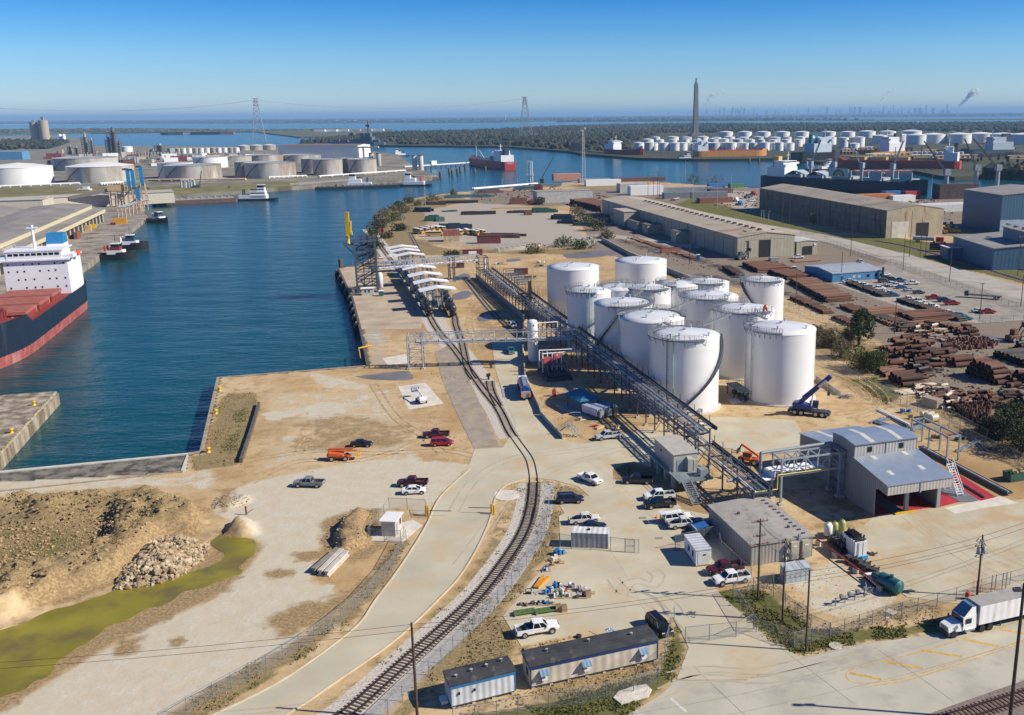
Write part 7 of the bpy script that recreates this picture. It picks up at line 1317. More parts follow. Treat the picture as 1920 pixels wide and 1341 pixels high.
for q,n,r1 in(([(1480,560),(1560,575),(1700,640),(1660,700),(1800,760),(1880,760),(1900,700),(1780,610),(1560,540)],900,.5),([(1050,372),(1130,362),(1180,395),(1130,440),(1085,420)],500,1.4),([(1180,440),(1300,480),(1380,505),(1290,505),(1170,455)],350,.6),([(1300,350),(1420,365),(1420,400),(1320,385)],350,1.2),([(880,360),(1060,348),(1060,375),(900,378)],350,1.5),([(1640,365),(1790,380),(1780,430),(1740,420)],400,1.3)):rocks('scrap_debris',q,n,.08,r1,lambda d,x,y:0,SCR,n)
rocks('yard_litter',[(490,730),(740,725),(880,850),(820,930),(600,905),(480,880)],260,.03,.16,lambda d,x,y:0,RKM,51);rocks('yard_litter',[(1000,700),(1060,720),(1190,800),(1060,815)],200,.04,.2,lambda d,x,y:0,M('dirt_clod'),52);rocks('yard_litter',[(1470,1085),(1560,1040),(1690,1120),(1620,1165),(1520,1155)],220,.03,.14,lambda d,x,y:0,RKM,53)
# pipe yard
RUST=[M('rust_pipe_%d'%k,c,.85,vA=.3,sC=1.2,coord='Generated')for k,c in eN([(.115,.045,.026),(.17,.085,.052),(.075,.034,.024),(.24,.135,.085)])];PBLK=M('black_pipe',(.02,.018,.018),.6,vA=.3);PPALE=M('pale_cut_pipe',(.55,.48,.38),.8,vA=.2);PIN=M('pipe_inside',(.012,.010,.009),.9)
def pipe_mesh(m,nm):
 b=K(m);n=12;c=[(cos(2*pi*k/n),sin(2*pi*k/n))for k in rG(n)]
 b.add([(-.5,y,z)for y,z in c]+[(.5,y,z)for y,z in c],[(k,(k+1)%n,n+(k+1)%n,n+k)[::-1]for k in rG(n)],True)
 b.add([(-.5,y,z)for y,z in c]+[(-.5,y*.86,z*.86)for y,z in c],[(k,(k+1)%n,n+(k+1)%n,n+k)for k in rG(n)]);b.add([(.5,y,z)for y,z in c]+[(.5,y*.86,z*.86)for y,z in c],[(k,(k+1)%n,n+(k+1)%n,n+k)[::-1]for k in rG(n)])
 b.mat(PIN);b.add([(-.5,y*.86,z*.86)for y,z in c]+[(.5,y*.86,z*.86)for y,z in c],[(k,(k+1)%n,n+(k+1)%n,n+k)for k in rG(n)]);b.add([(-.03,y*.86,z*.86)for y,z in c],[tuple(rG(n))]);b.add([(.03,y*.86,z*.86)for y,z in c],[tuple(rG(n-1,-1,-1))])
 o=b.B('pipe_source');me=o.data;bpy.data.objects.remove(o);return me,(b.v,b.f,b.mi,b.mats)
PM={m.name:pipe_mesh(m,m.name)for m in RUST+[PBLK,PPALE]}
PL=[]
def sK(lB,u0,v0,u1,v1,L,lY,r,mats,hd=17,jit=.04,sE=0):
 rs=random.Random(sE or int(u0*3+v0));a=P(u0,v0);c=P(u1,v1);W_=dist(a,c);n0=max(2,int(W_/(2.08*r)));d=(cos(rad(hd)),sin(rad(hd)))
 for k in rG(lY):
  for i in rG(n0-k):
   f=(i+.5+k*.5)/n0;ln=L*rs.uniform(.82,1.05);x=a[0]+(c[0]-a[0])*f+d[0]*(ln/2+rs.uniform(-.5,.5));y=a[1]+(c[1]-a[1])*f+d[1]*(ln/2+rs.uniform(-.5,.5));PL.append((x,y,r+k*1.74*r,rad(hd)+rs.uniform(-jit,jit),rs.uniform(-.004,.004),ln,r*rs.uniform(.9,1.05),rs.choice(mats),lB))
def jM(lB,pO,n,Lr,rr,mats,hd=17,sP=.5,lY=3,sE=1,uR=False):
 rs=random.Random(sE);p=px(pO);xs0=[q[0]for q in p];ys0=[q[1]for q in p];k=0;tries=0
 while k<n and tries<20000:
  tries+=1;x=rs.uniform(min(xs0),max(xs0));y=rs.uniform(min(ys0),max(ys0));dd=sdist(np.array([x]),np.array([y]),p)[0]
  if dd>0:continue
  r=rs.uniform(*rr);L=rs.uniform(*Lr);lay=rs.randint(0,min(lY-1,int(-dd/(r*1.3))))if lY>1 else 0
  if uR:PL.append((x,y,L/2,rs.uniform(0,3),pi/2-rs.uniform(.05,.3),L,r,rs.choice(mats),lB))
  else:PL.append((x,y,r+lay*1.8*r,rad(hd)+rs.gauss(0,sP),rs.gauss(0,.06),L,r,rs.choice(mats),lB))
  k+=1
R1,R2,R3,R4=RUST
sK('rusty pipe in the long stack nearest the blue office',1480,530,1550,568,11,4,.30,[R1,R2,R2,R4]);sK('rusty pipe in the long flat stack behind the olive tree',1600,582,1668,612,15,2,.28,[R2,R4,R4,R1]);sK('rusty pipe in the tall stack of long pipes beside the messy heap',1680,594,1712,608,16,4,.32,[R1,R2,R1])
sK('black pipe in the row along the car park edge',1680,565,1798,604,4,2,.38,[PBLK,PBLK,R3]);sK('black pipe in the row below the front cars',1585,533,1652,558,4,2,.38,[PBLK,R3]);sK('rusty pipe in the low stack left of the long flat stack',1572,576,1600,588,6,2,.35,[R3,R1])
sK('short dark pipe in the row behind the olive tree',1632,596,1705,620,5,2,.38,[R3,PBLK]);jM('dark pipe piece in the round heap near the messy cut pipes',[(1678,612),(1690,606),(1702,612),(1700,622),(1682,622)],16,(2,4),(.35,.5),[PBLK,R3],sE=3)
jM('cut pipe piece in the messy heap in the middle of the pipe yard',[(1705,622),(1725,610),(1752,614),(1775,630),(1768,641),(1735,632)],110,(1.5,4),(.25,.45),[R2,R3,R4,PPALE],sP=.8,lY=3,sE=4);jM('cut pipe piece in the heap behind the standing pipe pieces',[(1786,622),(1800,618),(1830,622),(1828,630),(1795,630)],50,(1.5,3.5),(.3,.5),[R3,R2,R1],sP=.7,sE=5);sK('rusty pipe in the short stack right of the messy heap',1757,612,1790,620,4,2,.35,[R2,R3])
jM('short pipe piece standing on end in the far standing field',[(1772,642),(1800,634),(1848,636),(1872,648),(1858,655),(1800,657)],190,(.8,1.4),(.3,.42),[R2,R4,R1],lY=1,sE=6,uR=True)
jM('large rusty pipe in the big heap beside the thicket',[(1658,648),(1690,645),(1735,656),(1800,676),(1795,688),(1730,690),(1690,676),(1660,668)],120,(3,5.5),(.4,.75),[R1,R1,R2,R3],sP=.18,lY=4,sE=7);sK('huge rusty pipe closing the big heap',1775,682,1790,691,7,2,.75,[R1],sE=3)
sK('long rusty pipe in the stack right below the thicket',1646,695,1656,706,8,2,.38,[R2,R4]);sK('large rusty pipe in the rows nearest the mesh fence panels',1664,712,1692,728,7,2,.72,[R1,R1,R3]);jM('large rusty pipe in the dark rounded heap above the fence panels',[(1700,692),(1725,684),(1745,700),(1742,712),(1710,712)],46,(2.5,4.5),(.45,.7),[R3,PBLK,R1],sP=.25,lY=4,sE=8);jM('large rusty pipe in the heap left of the dark rounded heap',[(1655,690),(1690,676),(1697,690),(1680,705),(1660,706)],26,(3,5),(.4,.7),[R1,R2],sP=.3,lY=2,sE=9)
sK('large rusty pipe in the tall right hand heap',1808,700,1868,724,5,4,.68,[R1,R3,R2]);jM('large rusty pipe in the heap at the right edge',[(1870,700),(1930,705),(1960,730),(1900,728)],40,(3,5),(.4,.7),[R3,R1],sP=.3,lY=3,sE=10);sK('black pipe in the long dark stack at the right edge',1862,668,1930,692,10,3,.4,[PBLK,PBLK,R3]);jM('dark pipe in the small heap by the right edge',[(1900,655),(1930,655),(1940,664),(1905,665)],20,(3,5),(.4,.6),[R3,PBLK],lY=3,sE=11);jM('dark scrap pipe in the low heap at the right edge',[(1878,735),(1960,745),(1960,765),(1885,755)],40,(2,4),(.3,.5),[PBLK,R3],sP=.7,lY=2,sE=12)
sK('pale cut pipe in the white topped stack',1712,726,1722,736,6,2,.35,[PPALE,PPALE,R4]);jM('pale cut pipe piece in the mixed white and brown field',[(1715,735),(1752,722),(1800,735),(1812,748),(1770,752),(1735,748)],110,(1.2,4),(.25,.42),[PPALE,PPALE,R3,R2,PBLK],sP=.6,lY=2,sE=13);sK('pale long pipe lying behind the mesh fence panels',1676,735,1690,742,9,1,.3,[PPALE]);jM('pale and rusty pipe piece behind the long crate',[(1735,745),(1770,748),(1815,752),(1830,764),(1790,772),(1750,760)],90,(2,4),(.3,.5),[PPALE,R2,R2,R3],sP=.4,lY=3,sE=14);jM('rusty pipe ring in the heap above the standing stubs',[(1815,740),(1850,745),(1878,760),(1860,768),(1825,756)],50,(1,3.5),(.4,.7),[R3,R1,R2],sP=.6,lY=3,sE=15)
jM('short pipe stub standing on end in the near standing field',[(1790,765),(1830,760),(1858,768),(1850,790),(1830,795),(1800,780)],170,(1.2,2.2),(.22,.32),[R2,R1,R3],lY=1,sE=16,uR=True)
sK('rusty pipe in the low row along the tank farm fence',1480,560,1545,590,4,2,.35,[R3,R1,R2]);sK('rusty pipe in the low row behind the thicket',1560,598,1590,612,4,2,.35,[R3,R1]);sK('rusty pipe in the row beside the shady side of the beige warehouse',1182,448,1296,486,4,1,.4,[R1,R2,R4,R3],jit=.4);sK('long rusty pipe in the stack outside the beige warehouse door',1392,498,1420,512,16,3,.38,[R1,R2,R2]);sK('long rusty pipe in the stack right of the beige warehouse door',1440,512,1476,526,12,3,.36,[R2,R1]);sK('long grey pipe on top of the warehouse door stack',1402,497,1412,500,14,1,.5,[PBLK]);sK('long pale pipe lying between warehouse annex and blue office',1483,489,1490,493,14,1,.4,[R4]);sK('dark pipe in the heap left of the warehouse door stack',1354,505,1382,522,4,2,.5,[R3,PBLK])
sK('rusty pipe in the crowded rack left of the long warehouse',1068,383,1128,398,20,4,.6,[R3,R1,R2],hd=30);jM('cut pipe piece on open ground near the scrap road',[(1745,690),(1770,694),(1765,700),(1748,698)],10,(1,2),(.15,.25),[PBLK],lY=1,sE=20)
PL.sort(key=lambda q:-(q[6]*max(q[5],1)/(q[0]**2+q[1]**2)))
for q in PL[:296]:
 o=bpy.data.objects.new('steel_pipe',PM[q[7].name][0]);COL.objects.link(o);o.location=q[:3];o.rotation_euler=(0,-q[4],q[3]);o.scale=(q[5],q[6],q[6]);tag(o,q[8],'steel pipe',q[8].replace('pipe','pipes',1))
vs2=[];fs2=[];mi2=[];mats2=[]
for q in PL[296:]:
 v_,f_,m_,ms=PM[q[7].name][1];A=np.array(v_)*[q[5],q[6],q[6]];Rm=np.array(Matrix.Rotation(q[3],3,'Z')@Matrix.Rotation(-q[4],3,'Y'));A=A@Rm.T+np.array(q[:3]);o0=len(vs2);vs2+=A.tolist();fs2+=[[i+o0 for i in f]for f in f_]
 for k in m_:
  if ms[k]not in mats2:mats2.append(ms[k])
  mi2.append(mats2.index(ms[k]))
b=MB();b.v=vs2;b.f=fs2;b.mi=mi2;b.mats=mats2;b.sm=[True]*len(fs2);b.B('pipe_stock',kD='stuff',lB='mass of rusty pipes stacked over the pipe yard',cT='steel pipes')
t=K(M('crate_timber',(.36,.28,.22),.8,vA=.12)).bx(0,1,-1.2,1.2,0,2.1);a=P(1733,757);c=P(1762,766);t.v=[(x*dist(a,c),y,z)for x,y,z in t.v];t.B('long_crate',loc=(*a,0),rz=ang(a,c),lB='long pale brown crate standing just behind the pipe yard fence',cT='crate')
for u,v,m,lab in((1902,640,M('machine_brown',(.14,.07,.04),.7),'brown loader machine at the right edge of the pipe yard'),(1390,487,DS,'dark forklift outside the beige warehouse door'),(1402,372,DS,'tall dark reach stacker on the far dock')):
 t=tG('yard_loader',lab,'loader',(*P(u,v),0),.5);b=K(m);lF(b,[(-3,sec(2.4,.9,2.2)),(1,sec(2.4,.9,2.)),(2.6,sec(2.,.9,1.6))]);b.B('chassis',t);b=K(m);b.bO((-.5,0,3),(1.8,1.8,1.8));b.B('cab',t);b=K(m);b.tU((1.5,.8,1.8),(4.5,.8,5),.25);b.tU((1.5,-.8,1.8),(4.5,-.8,5),.25);b.bO((4.6,0,4.6),(.5,2.8,1.6));b.B('mast',t);wU(t,(-1.8,1.8),1.2,.9,.6)
t=tG('flatbed_trailer','empty dark flatbed trailer parked on the lane side of the car park','flatbed trailer',(*P(1846,560),.04),rad(-28));K(DS).bO((0,0,1.2),(12,2.4,.25)).B('deck',t);K(DS).bO((-6.5,0,1.6),(1.5,2.2,1.8)).B('headboard',t);wU(t,(3.5,4.8),1.,.5,.4)
t=tG('portable_toilet','bright blue portable toilet beside the warehouse','portable toilet',(*P(1309,488),0));K(M('toilet_blue',(.02,.22,.55),.5)).bx(-.8,.8,-.8,.8,0,2.6).B('body',t);K(CW).bx(-.85,.85,-.85,.85,2.6,2.8).B('roof',t);K(BLUE).bx(-.5,.5,-.84,-.8,.2,2.3).B('door',t)
t=tG('portable_toilet','small blue portable toilet between pipe stacks and the blue office','portable toilet',(*P(1489,511),0));K(M('toilet_blue')).bx(-.8,.8,-.8,.8,0,2.6).B('body',t);K(CW).bx(-.85,.85,-.85,.85,2.6,2.8).B('roof',t);K(BLUE).bx(-.5,.5,-.84,-.8,.2,2.3).B('door',t)
t=tG('silo_box','tall grey box with a white side standing outside the warehouse door','storage box',(*P(1451,497),0),rad(13));K(GY).bx(-2.2,2.2,-1.4,1.4,0,3.4).B('body',t);K(WH).bx(2.2,2.28,-1.4,1.4,0,3.4).B('side_panel',t);K(GR_).bx(-2.3,2.35,-1.5,1.5,3.4,3.55).B('roof',t)
t=tG('red_container','faded red open container among rusty pipes beside the warehouse','container',(*P(1257,474),0),rad(13));K(M('faded_red',(.34,.13,.10),.8,vA=.2,rib=.2,rB=1)).bx(-5,5,-1.2,1.2,0,2.5).B('body',t);K(RUST[0]).bx(-5.05,5.05,-1.25,1.25,2.5,2.6).B('roof',t)
# warehouses
def shed(name,lB,a,c,W_,H_,rise,wm,rm,cT='warehouse',over=.3,left=True):
 L=dist(a,c);t=tG(name,lB,cT,(*a,0),ang(a,c));y0,y1=(0,W_)if left else(-W_,0);ym=(y0+y1)/2
 b=K(wm);pr=[(y0,0),(y1,0),(y1,H_),(ym,H_+rise),(y0,H_)];b.add([(0,y,z)for y,z in pr]+[(L,y,z)for y,z in pr],[tuple(rG(4,-1,-1)),tuple(rG(5,10)),(0,1,6,5),(1,2,7,6),(4,0,5,9)]);b.B('wall',t)
 b=K(rm);o=over;b.add([(-o,y0-o,H_),(L+o,y0-o,H_),(L+o,ym,H_+rise+.1),(-o,ym,H_+rise+.1),(L+o,y1+o,H_),(-o,y1+o,H_)]+[(-o,y0-o,H_+.35),(L+o,y0-o,H_+.35),(L+o,ym,H_+rise+.45),(-o,ym,H_+rise+.45),(L+o,y1+o,H_+.35),(-o,y1+o,H_+.35)],[(6,7,8,9),(9,8,10,11),(0,1,7,6),(4,5,11,10),(1,2,8,7),(2,4,10,8),(3,0,6,9),(5,3,9,11),(1,0,3,2),(4,2,3,5)]);b.B('roof',t)
 return t,L
BEI=M('beige_cladding',(.41,.37,.28),.6,vA=.07,sC=.2,rib=.12,rB=.8,rD='XY');BER=M('beige_roof',(.45,.385,.285),.65,vA=.08,sC=.06,sT=(.33,.22,.12),sA=.25)
a=P(1382,485);c=P(1135.5,400.5);c=(a[0]+(P(1135,370,10.2)[0]-P(1382,437,10.2)[0]),a[1]+(P(1135,370,10.2)[1]-P(1382,437,10.2)[1]))
t,L=shed('long_warehouse','very long beige metal warehouse with a ridge row of vents and a dark open door',a,c,31,10.2,1.9,BEI,BER,left=False)
for k in rG(24):K(M('vent_dark',(.05,.05,.055),.6)).bO((8+k*(L-50)/24,-15.5,12.8),(2.2,1.5,.9)).B('roof_vent',t)
K(M('doorway_dark',(.012,.013,.015),.8)).bx(-.35,-.28,-17.5,-11.2,0,8.6).B('door',t);K(M('door_rail',(.30,.27,.21),.6)).bx(-.45,-.35,-25,-5,8.6,9.).B('door_rail',t);K(BEI).bx(-.55,-.36,-11.1,-6.,.1,8.6).B('sliding_door',t);K(BEI).bx(-.55,-.36,-24,-17.6,.1,8.6).B('sliding_door',t);K(M('panel_grey',(.35,.34,.31),.8)).bx(-.34,-.27,-5.5,-.4,0,1.6).B('base_panel',t)  # black panel stands in for the unlit inside of the open doorway
for k in rG(18):K(DS).bx(4+k*(L-8)/18-.1,4+k*(L-8)/18+.1,.0,.12,0,10.1).B('downpipe',t)
o=K(BEI).bx(148,170,0,10,0,9.2).B('side_bay',t);K(BER).bx(147.6,170.4,0,10.4,9.2,9.6).B('roof',o)
for x0,x1,y1,h,lab in((125,144,9,5.,''),(106,116,9,5.5,''),(62,70,8,6.5,''),(176,190,6,4,'')):o=K(BEI).bx(x0,x1,0,y1,0,h).B('lean_to',t);K(M('dark_roof',(.13,.12,.11),.8)).bx(x0-.3,x1+.3,0,y1+.4,h,h+.25).B('roof',o)
for x,y in((5,-6),(6.5,-22)):K(DS).bO((x,y,12.6),(2.2,.5,.5),.4).B('roof_beam',t)
t2,L2=shed('warehouse_annex','small beige annex with a dark doorway on the right of the long warehouse',P(1493,479),(P(1493,479)[0]+c[0]*0+(c[0]-a[0])/L*16,P(1493,479)[1]+(c[1]-a[1])/L*16),11.5,6.6,.5,BEI,M('annex_roof',(.55,.53,.48),.6),left=False);K(M('doorway_dark')).bx(-.34,-.3,-8.6,-3.6,0,4.4).B('door',t2);K(WH).bx(-.34,-.3,-10.6,-9.6,4.6,5.6).B('sign_plate',t2)  # annex doorway: its dark inside is a black panel too
RUW=M('rusty_shaded_cladding',(.15,.135,.105),.75,vA=.2,sC=.25,sT=(.07,.045,.03),sA=.3,coord='Object');RUE=M('rusty_end_cladding',(.42,.36,.24),.75,vA=.12,sC=.25,sT=(.22,.10,.045),sA=.22)  # long wall: shade put into its dark base colour, rust streaks on top
a=P(1660,447);c=P(1733,436);q=P(1423,353,15.3);q2=P(1660,395,15.3);dd=(q[0]-q2[0],q[1]-q2[1]);t,L=shed('rusty_warehouse','large rust streaked warehouse with a pale end wall and two doors',a,(a[0]+dd[0],a[1]+dd[1]),36,15.3,2.6,RUW,M('warehouse_roof_tan',(.36,.31,.24),.7,vA=.1,sC=.05,sT=(.26,.21,.15),sA=.3),left=False)
b=K(RUE);pr=[(0,0),(-36,0),(-36,15.3),(-18,17.9),(0,15.3)];b.add([(-.12,y,z)for y,z in pr]+[(.02,y,z)for y,z in pr],[tuple(rG(5))]+[(i,5+i,5+(i+1)%5,(i+1)%5)for i in rG(5)]);b.B('end_wall',t);K(M('white_slab')).bx(-.25,-.13,-14,-3.5,0,9).B('door',t);K(M('doorway_dark')).bx(-.25,-.13,-27,-19,0,8).B('door',t)
b=K(DS);b.bx(0,L,.02,.25,9.,9.3);b.B('gutter',t)
BLW=M('blue_cladding',(.06,.14,.22),.5,vA=.08,rib=.15,rB=.8,rD='XY');BLW2=M('blue_cladding_bright',(.07,.22,.40),.5,vA=.07,rib=.2,rB=1.6,rD='XY');GRF=M('grey_shed_roof',(.27,.25,.23),.7,vA=.1,sC=.08,sT=(.36,.34,.31),sA=.2)
t,L=shed('tall_blue_shed','tall blue metal shed at the right edge behind the lower blue shed',P(1880,367,22),P(1808,356,22),60,22,2.5,BLW,GRF,left=False);K(M('pale_blue_band',(.40,.50,.56),.6)).bx(-.08,0,-60,0,0,8).B('lower_band',t)
a=P(1860,507);c=P(1785,480);t,L=shed('low_blue_shed','low blue shed with a grey stepped roof beside the grass rail tracks',a,c,60,9.5,2.2,BLW,GRF,left=False);o=K(BLW).bx(L*.75,L*.75+9,0,7,0,5.5).B('lean_to',t);K(M('white_slab')).bx(L*.75-.3,L*.75+9.3,-.2,7.4,5.5,5.8).B('roof',o);o=K(BLW).bx(4,L*.6,-40,-16,11,16).B('roof_monitor',t);K(GRF).bx(3.6,L*.6+.4,-40.4,-15.6,16,16.4).B('roof',o)
for k in rG(4):K(GY).bO((6+k*8,-20,16.9),(3,1.2,.8)).B('ridge_vent',t)
a=P(1560,530);c=P(1654,523);t,L=shed('blue_office','low bright blue metal office with a pale roof and small windows by the car park',a,c,22,3.6,1.,BLW2,M('pale_blue_roof',(.42,.46,.50),.5,.2,vA=.07,rib=.1,rB=.7,rD='Y'))
for x in(10.5,13,17.5,21.5,24):K(GS if x>14 else M('window_pale',(.45,.45,.4),.4)).bx(x-.7,x+.7,-.06,0,1.3,2.4).B('window',t)
K(M('door_dark_blue',(.02,.06,.14),.5)).bx(4.2,5.4,-.06,0,0,2.3).B('door',t);K(BK).bx(L-1.,L-.2,-1.4,-.8,0,5.2).B('dark_panel',t)
for u0,v0,u1,v1,h,n,lab in((1745,447,1760,440,0,0,''),):pass
for k,(u,v)in eN(((1753,440),(1762,436),(1772,438),(1781,434),(1790,437),(1768,428),(1783,427))):t=tG('yellow_machine','yellow construction machine in the group beside the tall blue shed','construction machine',(*P(u,v),0),k*.7,'yellow machines beside the tall blue shed');b=K(M('machine_yellow',(.50,.32,.03),.5,vA=.2));lF(b,[(-3,sec(2.4,.8,2.2)),(3,sec(2.2,.8,1.9))]);b.B('chassis',t);K(GS).bO((-.6,0,2.9),(1.8,1.8,1.6)).B('cab',t);b=K(M('machine_yellow'));b.tU((1,0,1.8),(4,0,4),.3);b.tU((4,0,4),(5.5,0,1),.22);b.B('arm',t)
t=tG('fuel_truck','white tank truck with a red cab on the grass by the rusty warehouse','tank truck',(*P(1740,455),0),rad(-25));K(M('tank_grey',(.45,.45,.46),.4)).tU((-8,0,2.2),(3,0,2.2),1.2,12).B('tank',t);K(RED).bO((6,0,1.9),(4,2.4,2.6)).B('cab',t);wU(t,(-6,-4.8,3,7),1.,.5,.5)
t=tG('tank_car_black','black tank car on the grass rail track by the blue sheds','rail tank car',(*P(1770,472),0),rad(-30));K(CARB).tU((-7,0,2.9),(7,0,2.9),1.6,14).B('tank',t);K(BK).bO((0,0,.9),(14.5,2.2,.5)).B('underframe',t);K(CARB).lA([(.6,4.3),(.6,5.)],n=10).B('dome',t)
for k,(u,v,col,lab)in eN(((1385,385,M('cab_blue',(.02,.17,.45),.4),'bright blue truck tractor beside the far dock poles'),(1378,378,WH,'white truck tractor behind the bright blue one'),(1412,366,RED,'red machine cab on the far dock'))):t=tG('truck_tractor',lab,'truck tractor',(*P(u,v),0),rad(-60));K(col).bO((1.5,0,2.1),(2.4,2.5,2.8)).B('cab',t);K(col).bO((3.4,0,1.5),(1.6,2.,1.3)).B('hood',t);K(BK).bO((-1.5,0,1),(4,1.2,.4)).B('frame',t);wU(t,(-2.5,-1.2,3.2),1.,.5,.5)
# far storage yard
def bK(name,u,v,s,rz_,m,lB,cT,gP=None,roof=None):
 t=tG(name,lB,cT,(*P(u,v),0),rad(rz_),gP);b=K(m)
 if name=='stored_stack':
  rs=random.Random(int(u*v));n=9
  for k in rG(n*2):h=s[2]*rs.uniform(.25,.8);ln=s[0]*rs.uniform(.3,.75);b.bO((rs.uniform(-1,1)*(s[0]-ln)/2,s[1]*((k%n+.5)/n-.5),h/2),(ln,s[1]/n*rs.uniform(.8,1.3),h),rs.uniform(-.05,.05))
 else:b.bO((0,0,s[2]/2),s)
 b.B('body',t)
 if roof:K(roof).bO((0,0,s[2]+.1),(s[0]+.3,s[1]+.3,.2)).B('roof',t)
 return t
BUSY=M('bus_yellow',(.52,.32,.06),.5,vA=.1)
def bus():
 t=tG('school_bus','bus','bus');b=K(BUSY);lF(b,[(-5.2,sec(2.4,.7,2.9,.2)),(4.2,sec(2.4,.7,2.9,.2))]);b.B('body',t);b=K(BUSY);lF(b,[(4.2,sec(2.2,.7,1.9,.2)),(5.7,sec(2.,.7,1.7,.2))]);b.B('hood',t);b=K(WH);lF(b,[(-5.25,sec(2.2,2.88,3.1,.05)),(4.25,sec(2.2,2.88,3.1,.05))]);b.B('roof',t)
 for s in(-1,1):K(GS).bO((-.5,s*1.21,2.3),(8.8,.04,.7)).B('window',t)
 K(GS).bO((4.21,0,2.3),(.05,2.,.8)).B('windshield',t)
 for x in(-3.2,4.):
  for s in(-1,1):K(TYRE).tU((x,s*1.-.15,.5),(x,s*1.+.15,.5),.5,12).B('wheel',t)
 return t
bp_=bus()
for k,(u,v,hd,lab)in eN([(785,438,-50,'white roofed yellow bus, leftmost of the row in the far storage yard'),(797,436,-50,'white roofed yellow bus second from the left of the row'),(806,434,-50,'white roofed yellow bus third from the left of the row'),(817,433,-50,'white roofed yellow bus fourth from the left of the row'),(826,433,-50,'white roofed yellow bus fifth from the left, beside dark tarps'),(815,443,5,'yellow bus standing broadside in front of the row'),(862,440,-70,'yellow bus right of the stacked red and white containers'),(876,439,-70,'small yellow bus beside dark tarps'),(890,441,-55,'yellow bus left one of the right pair'),(902,440,-55,'yellow bus right one of the right pair')]):pC(bp_,P(u,v),rad(hd),lab,'yellow buses in the far storage yard')
dP(bp_)
t=bK('container_stack',847,452,(9,6,3.2),8,M('container_cream',(.50,.40,.24),.7,vA=.2),'rusty cream container under a faded red one beside the buses','container');K(M('faded_red')).bO((0,0,4.9),(9,6,3.3)).B('upper_container',t)
bK('maroon_container',917,456,(13,4,4.2),4,M('maroon_box2',(.19,.055,.055),.7,rib=.2,rB=1),'maroon shipping container at the front edge of the far storage yard','container',roof=M('maroon_roof'))
TARP=M('tarp_dark_blue',(.02,.045,.075),.7,vA=.2);TGR=M('tarp_green')
for u,v,s,rz_,m,lab in[(897,402,(26,7,3),8,M('stack_black',(.04,.03,.03),.8,vA=.3),'long black stack in the middle of the far storage yard'),(945,444,(30,12,2.6),-8,M('stack_brown',(.12,.07,.06),.8,vA=.3),'brown steel stack behind the maroon container'),(843,397,(12,4,1.5),8,TGR,'flat green tarp stack left of the long black stack'),(810,414,(10,8,5),8,TGR,'dark green covered box at the left of the far storage yard'),(826,415,(6,5,4),8,M('green_dull',(.10,.18,.13),.7),'small dull green box beside the dark green one'),(793,397,(15,8,4),-8,TARP,'dark blue tarped heap at the upper left of the storage yard'),(843,428,(14,6,4),5,TARP,'dark blue tarp behind the yellow buses'),(860,429,(18,6,4),5,TARP,'second dark blue tarp behind the yellow buses'),(1023,398,(22,8,4),5,TGR,'long green tarped stack near the brown crates'),(983,399,(26,4,2.4),5,M('stack_black'),'thin black stack left of the brown crates'),(990,403,(6,5,4),5,M('crate_brown',(.22,.12,.06),.8),'brown crate in front of the thin black stack'),(1056,411,(18,8,4),-12,TARP,'dark blue tarped stack beside the brown brush'),(1070,419,(18,6,3),-12,TARP,'second dark blue tarped stack beside the brown brush'),(1092,423,(14,5,3),-12,TGR,'green tarped stack closest to the long warehouse end'),(860,381,(34,6,2.6),5,M('stack_black'),'long dark stack behind the tarped heap'),(880,370,(44,8,3),8,M('stack_teal',(.06,.14,.16),.7),'long teal stack on the river side of the storage yard'),(815,384,(20,6,3),0,M('stack_brown'),'brown stack beside the river bank brush'),(1000,383,(9,6,5),12,M('faded_red'),'faded red container in the rusty machinery corner'),(1010,360,(9,5,9),0,M('rust_tower',(.20,.08,.05),.8),'rusty upright hopper among bushes'),(972,382,(14,8,6),10,M('rust_tower'),'rusty machinery frame left of the faded red container'),(970,391,(40,2,1.2),4,YEL,'long yellow beam in the far storage yard'),(1022,376,(16,5,3),8,TGR,'green container beside the pale sand heap'),(1018,350,(40,8,4),5,M('grey_box',(.25,.26,.26),.7),'row of grey boxes beside the far dock road'),(985,356,(26,6,4),5,M('stack_teal'),'teal containers below the white dock pipes'),(918,362,(26,7,4),20,M('stack_brown'),'brown scrap rows below the white dock pipes')]:bK('stored_stack',u,v,s,rz_,m,lab,'stored stack')
t=bK('low_shed',1055,378,(46,18,9),15,M('shed_grey_wall',(.46,.45,.42),.6),'low pale shed between pale sand and the pipe rack','shed',roof=M('shed_tan_roof',(.33,.28,.22),.7))
b=K(M('sand_pale',(.60,.46,.30),.95,vA=.1));b.lA([(15,0),(9,3),(3,5),(.2,5.2)],n=16);b.B('sand_heap',loc=(*P(1030,369),0),lB='pale sand heap beside the low pale shed',cT='sand heap')
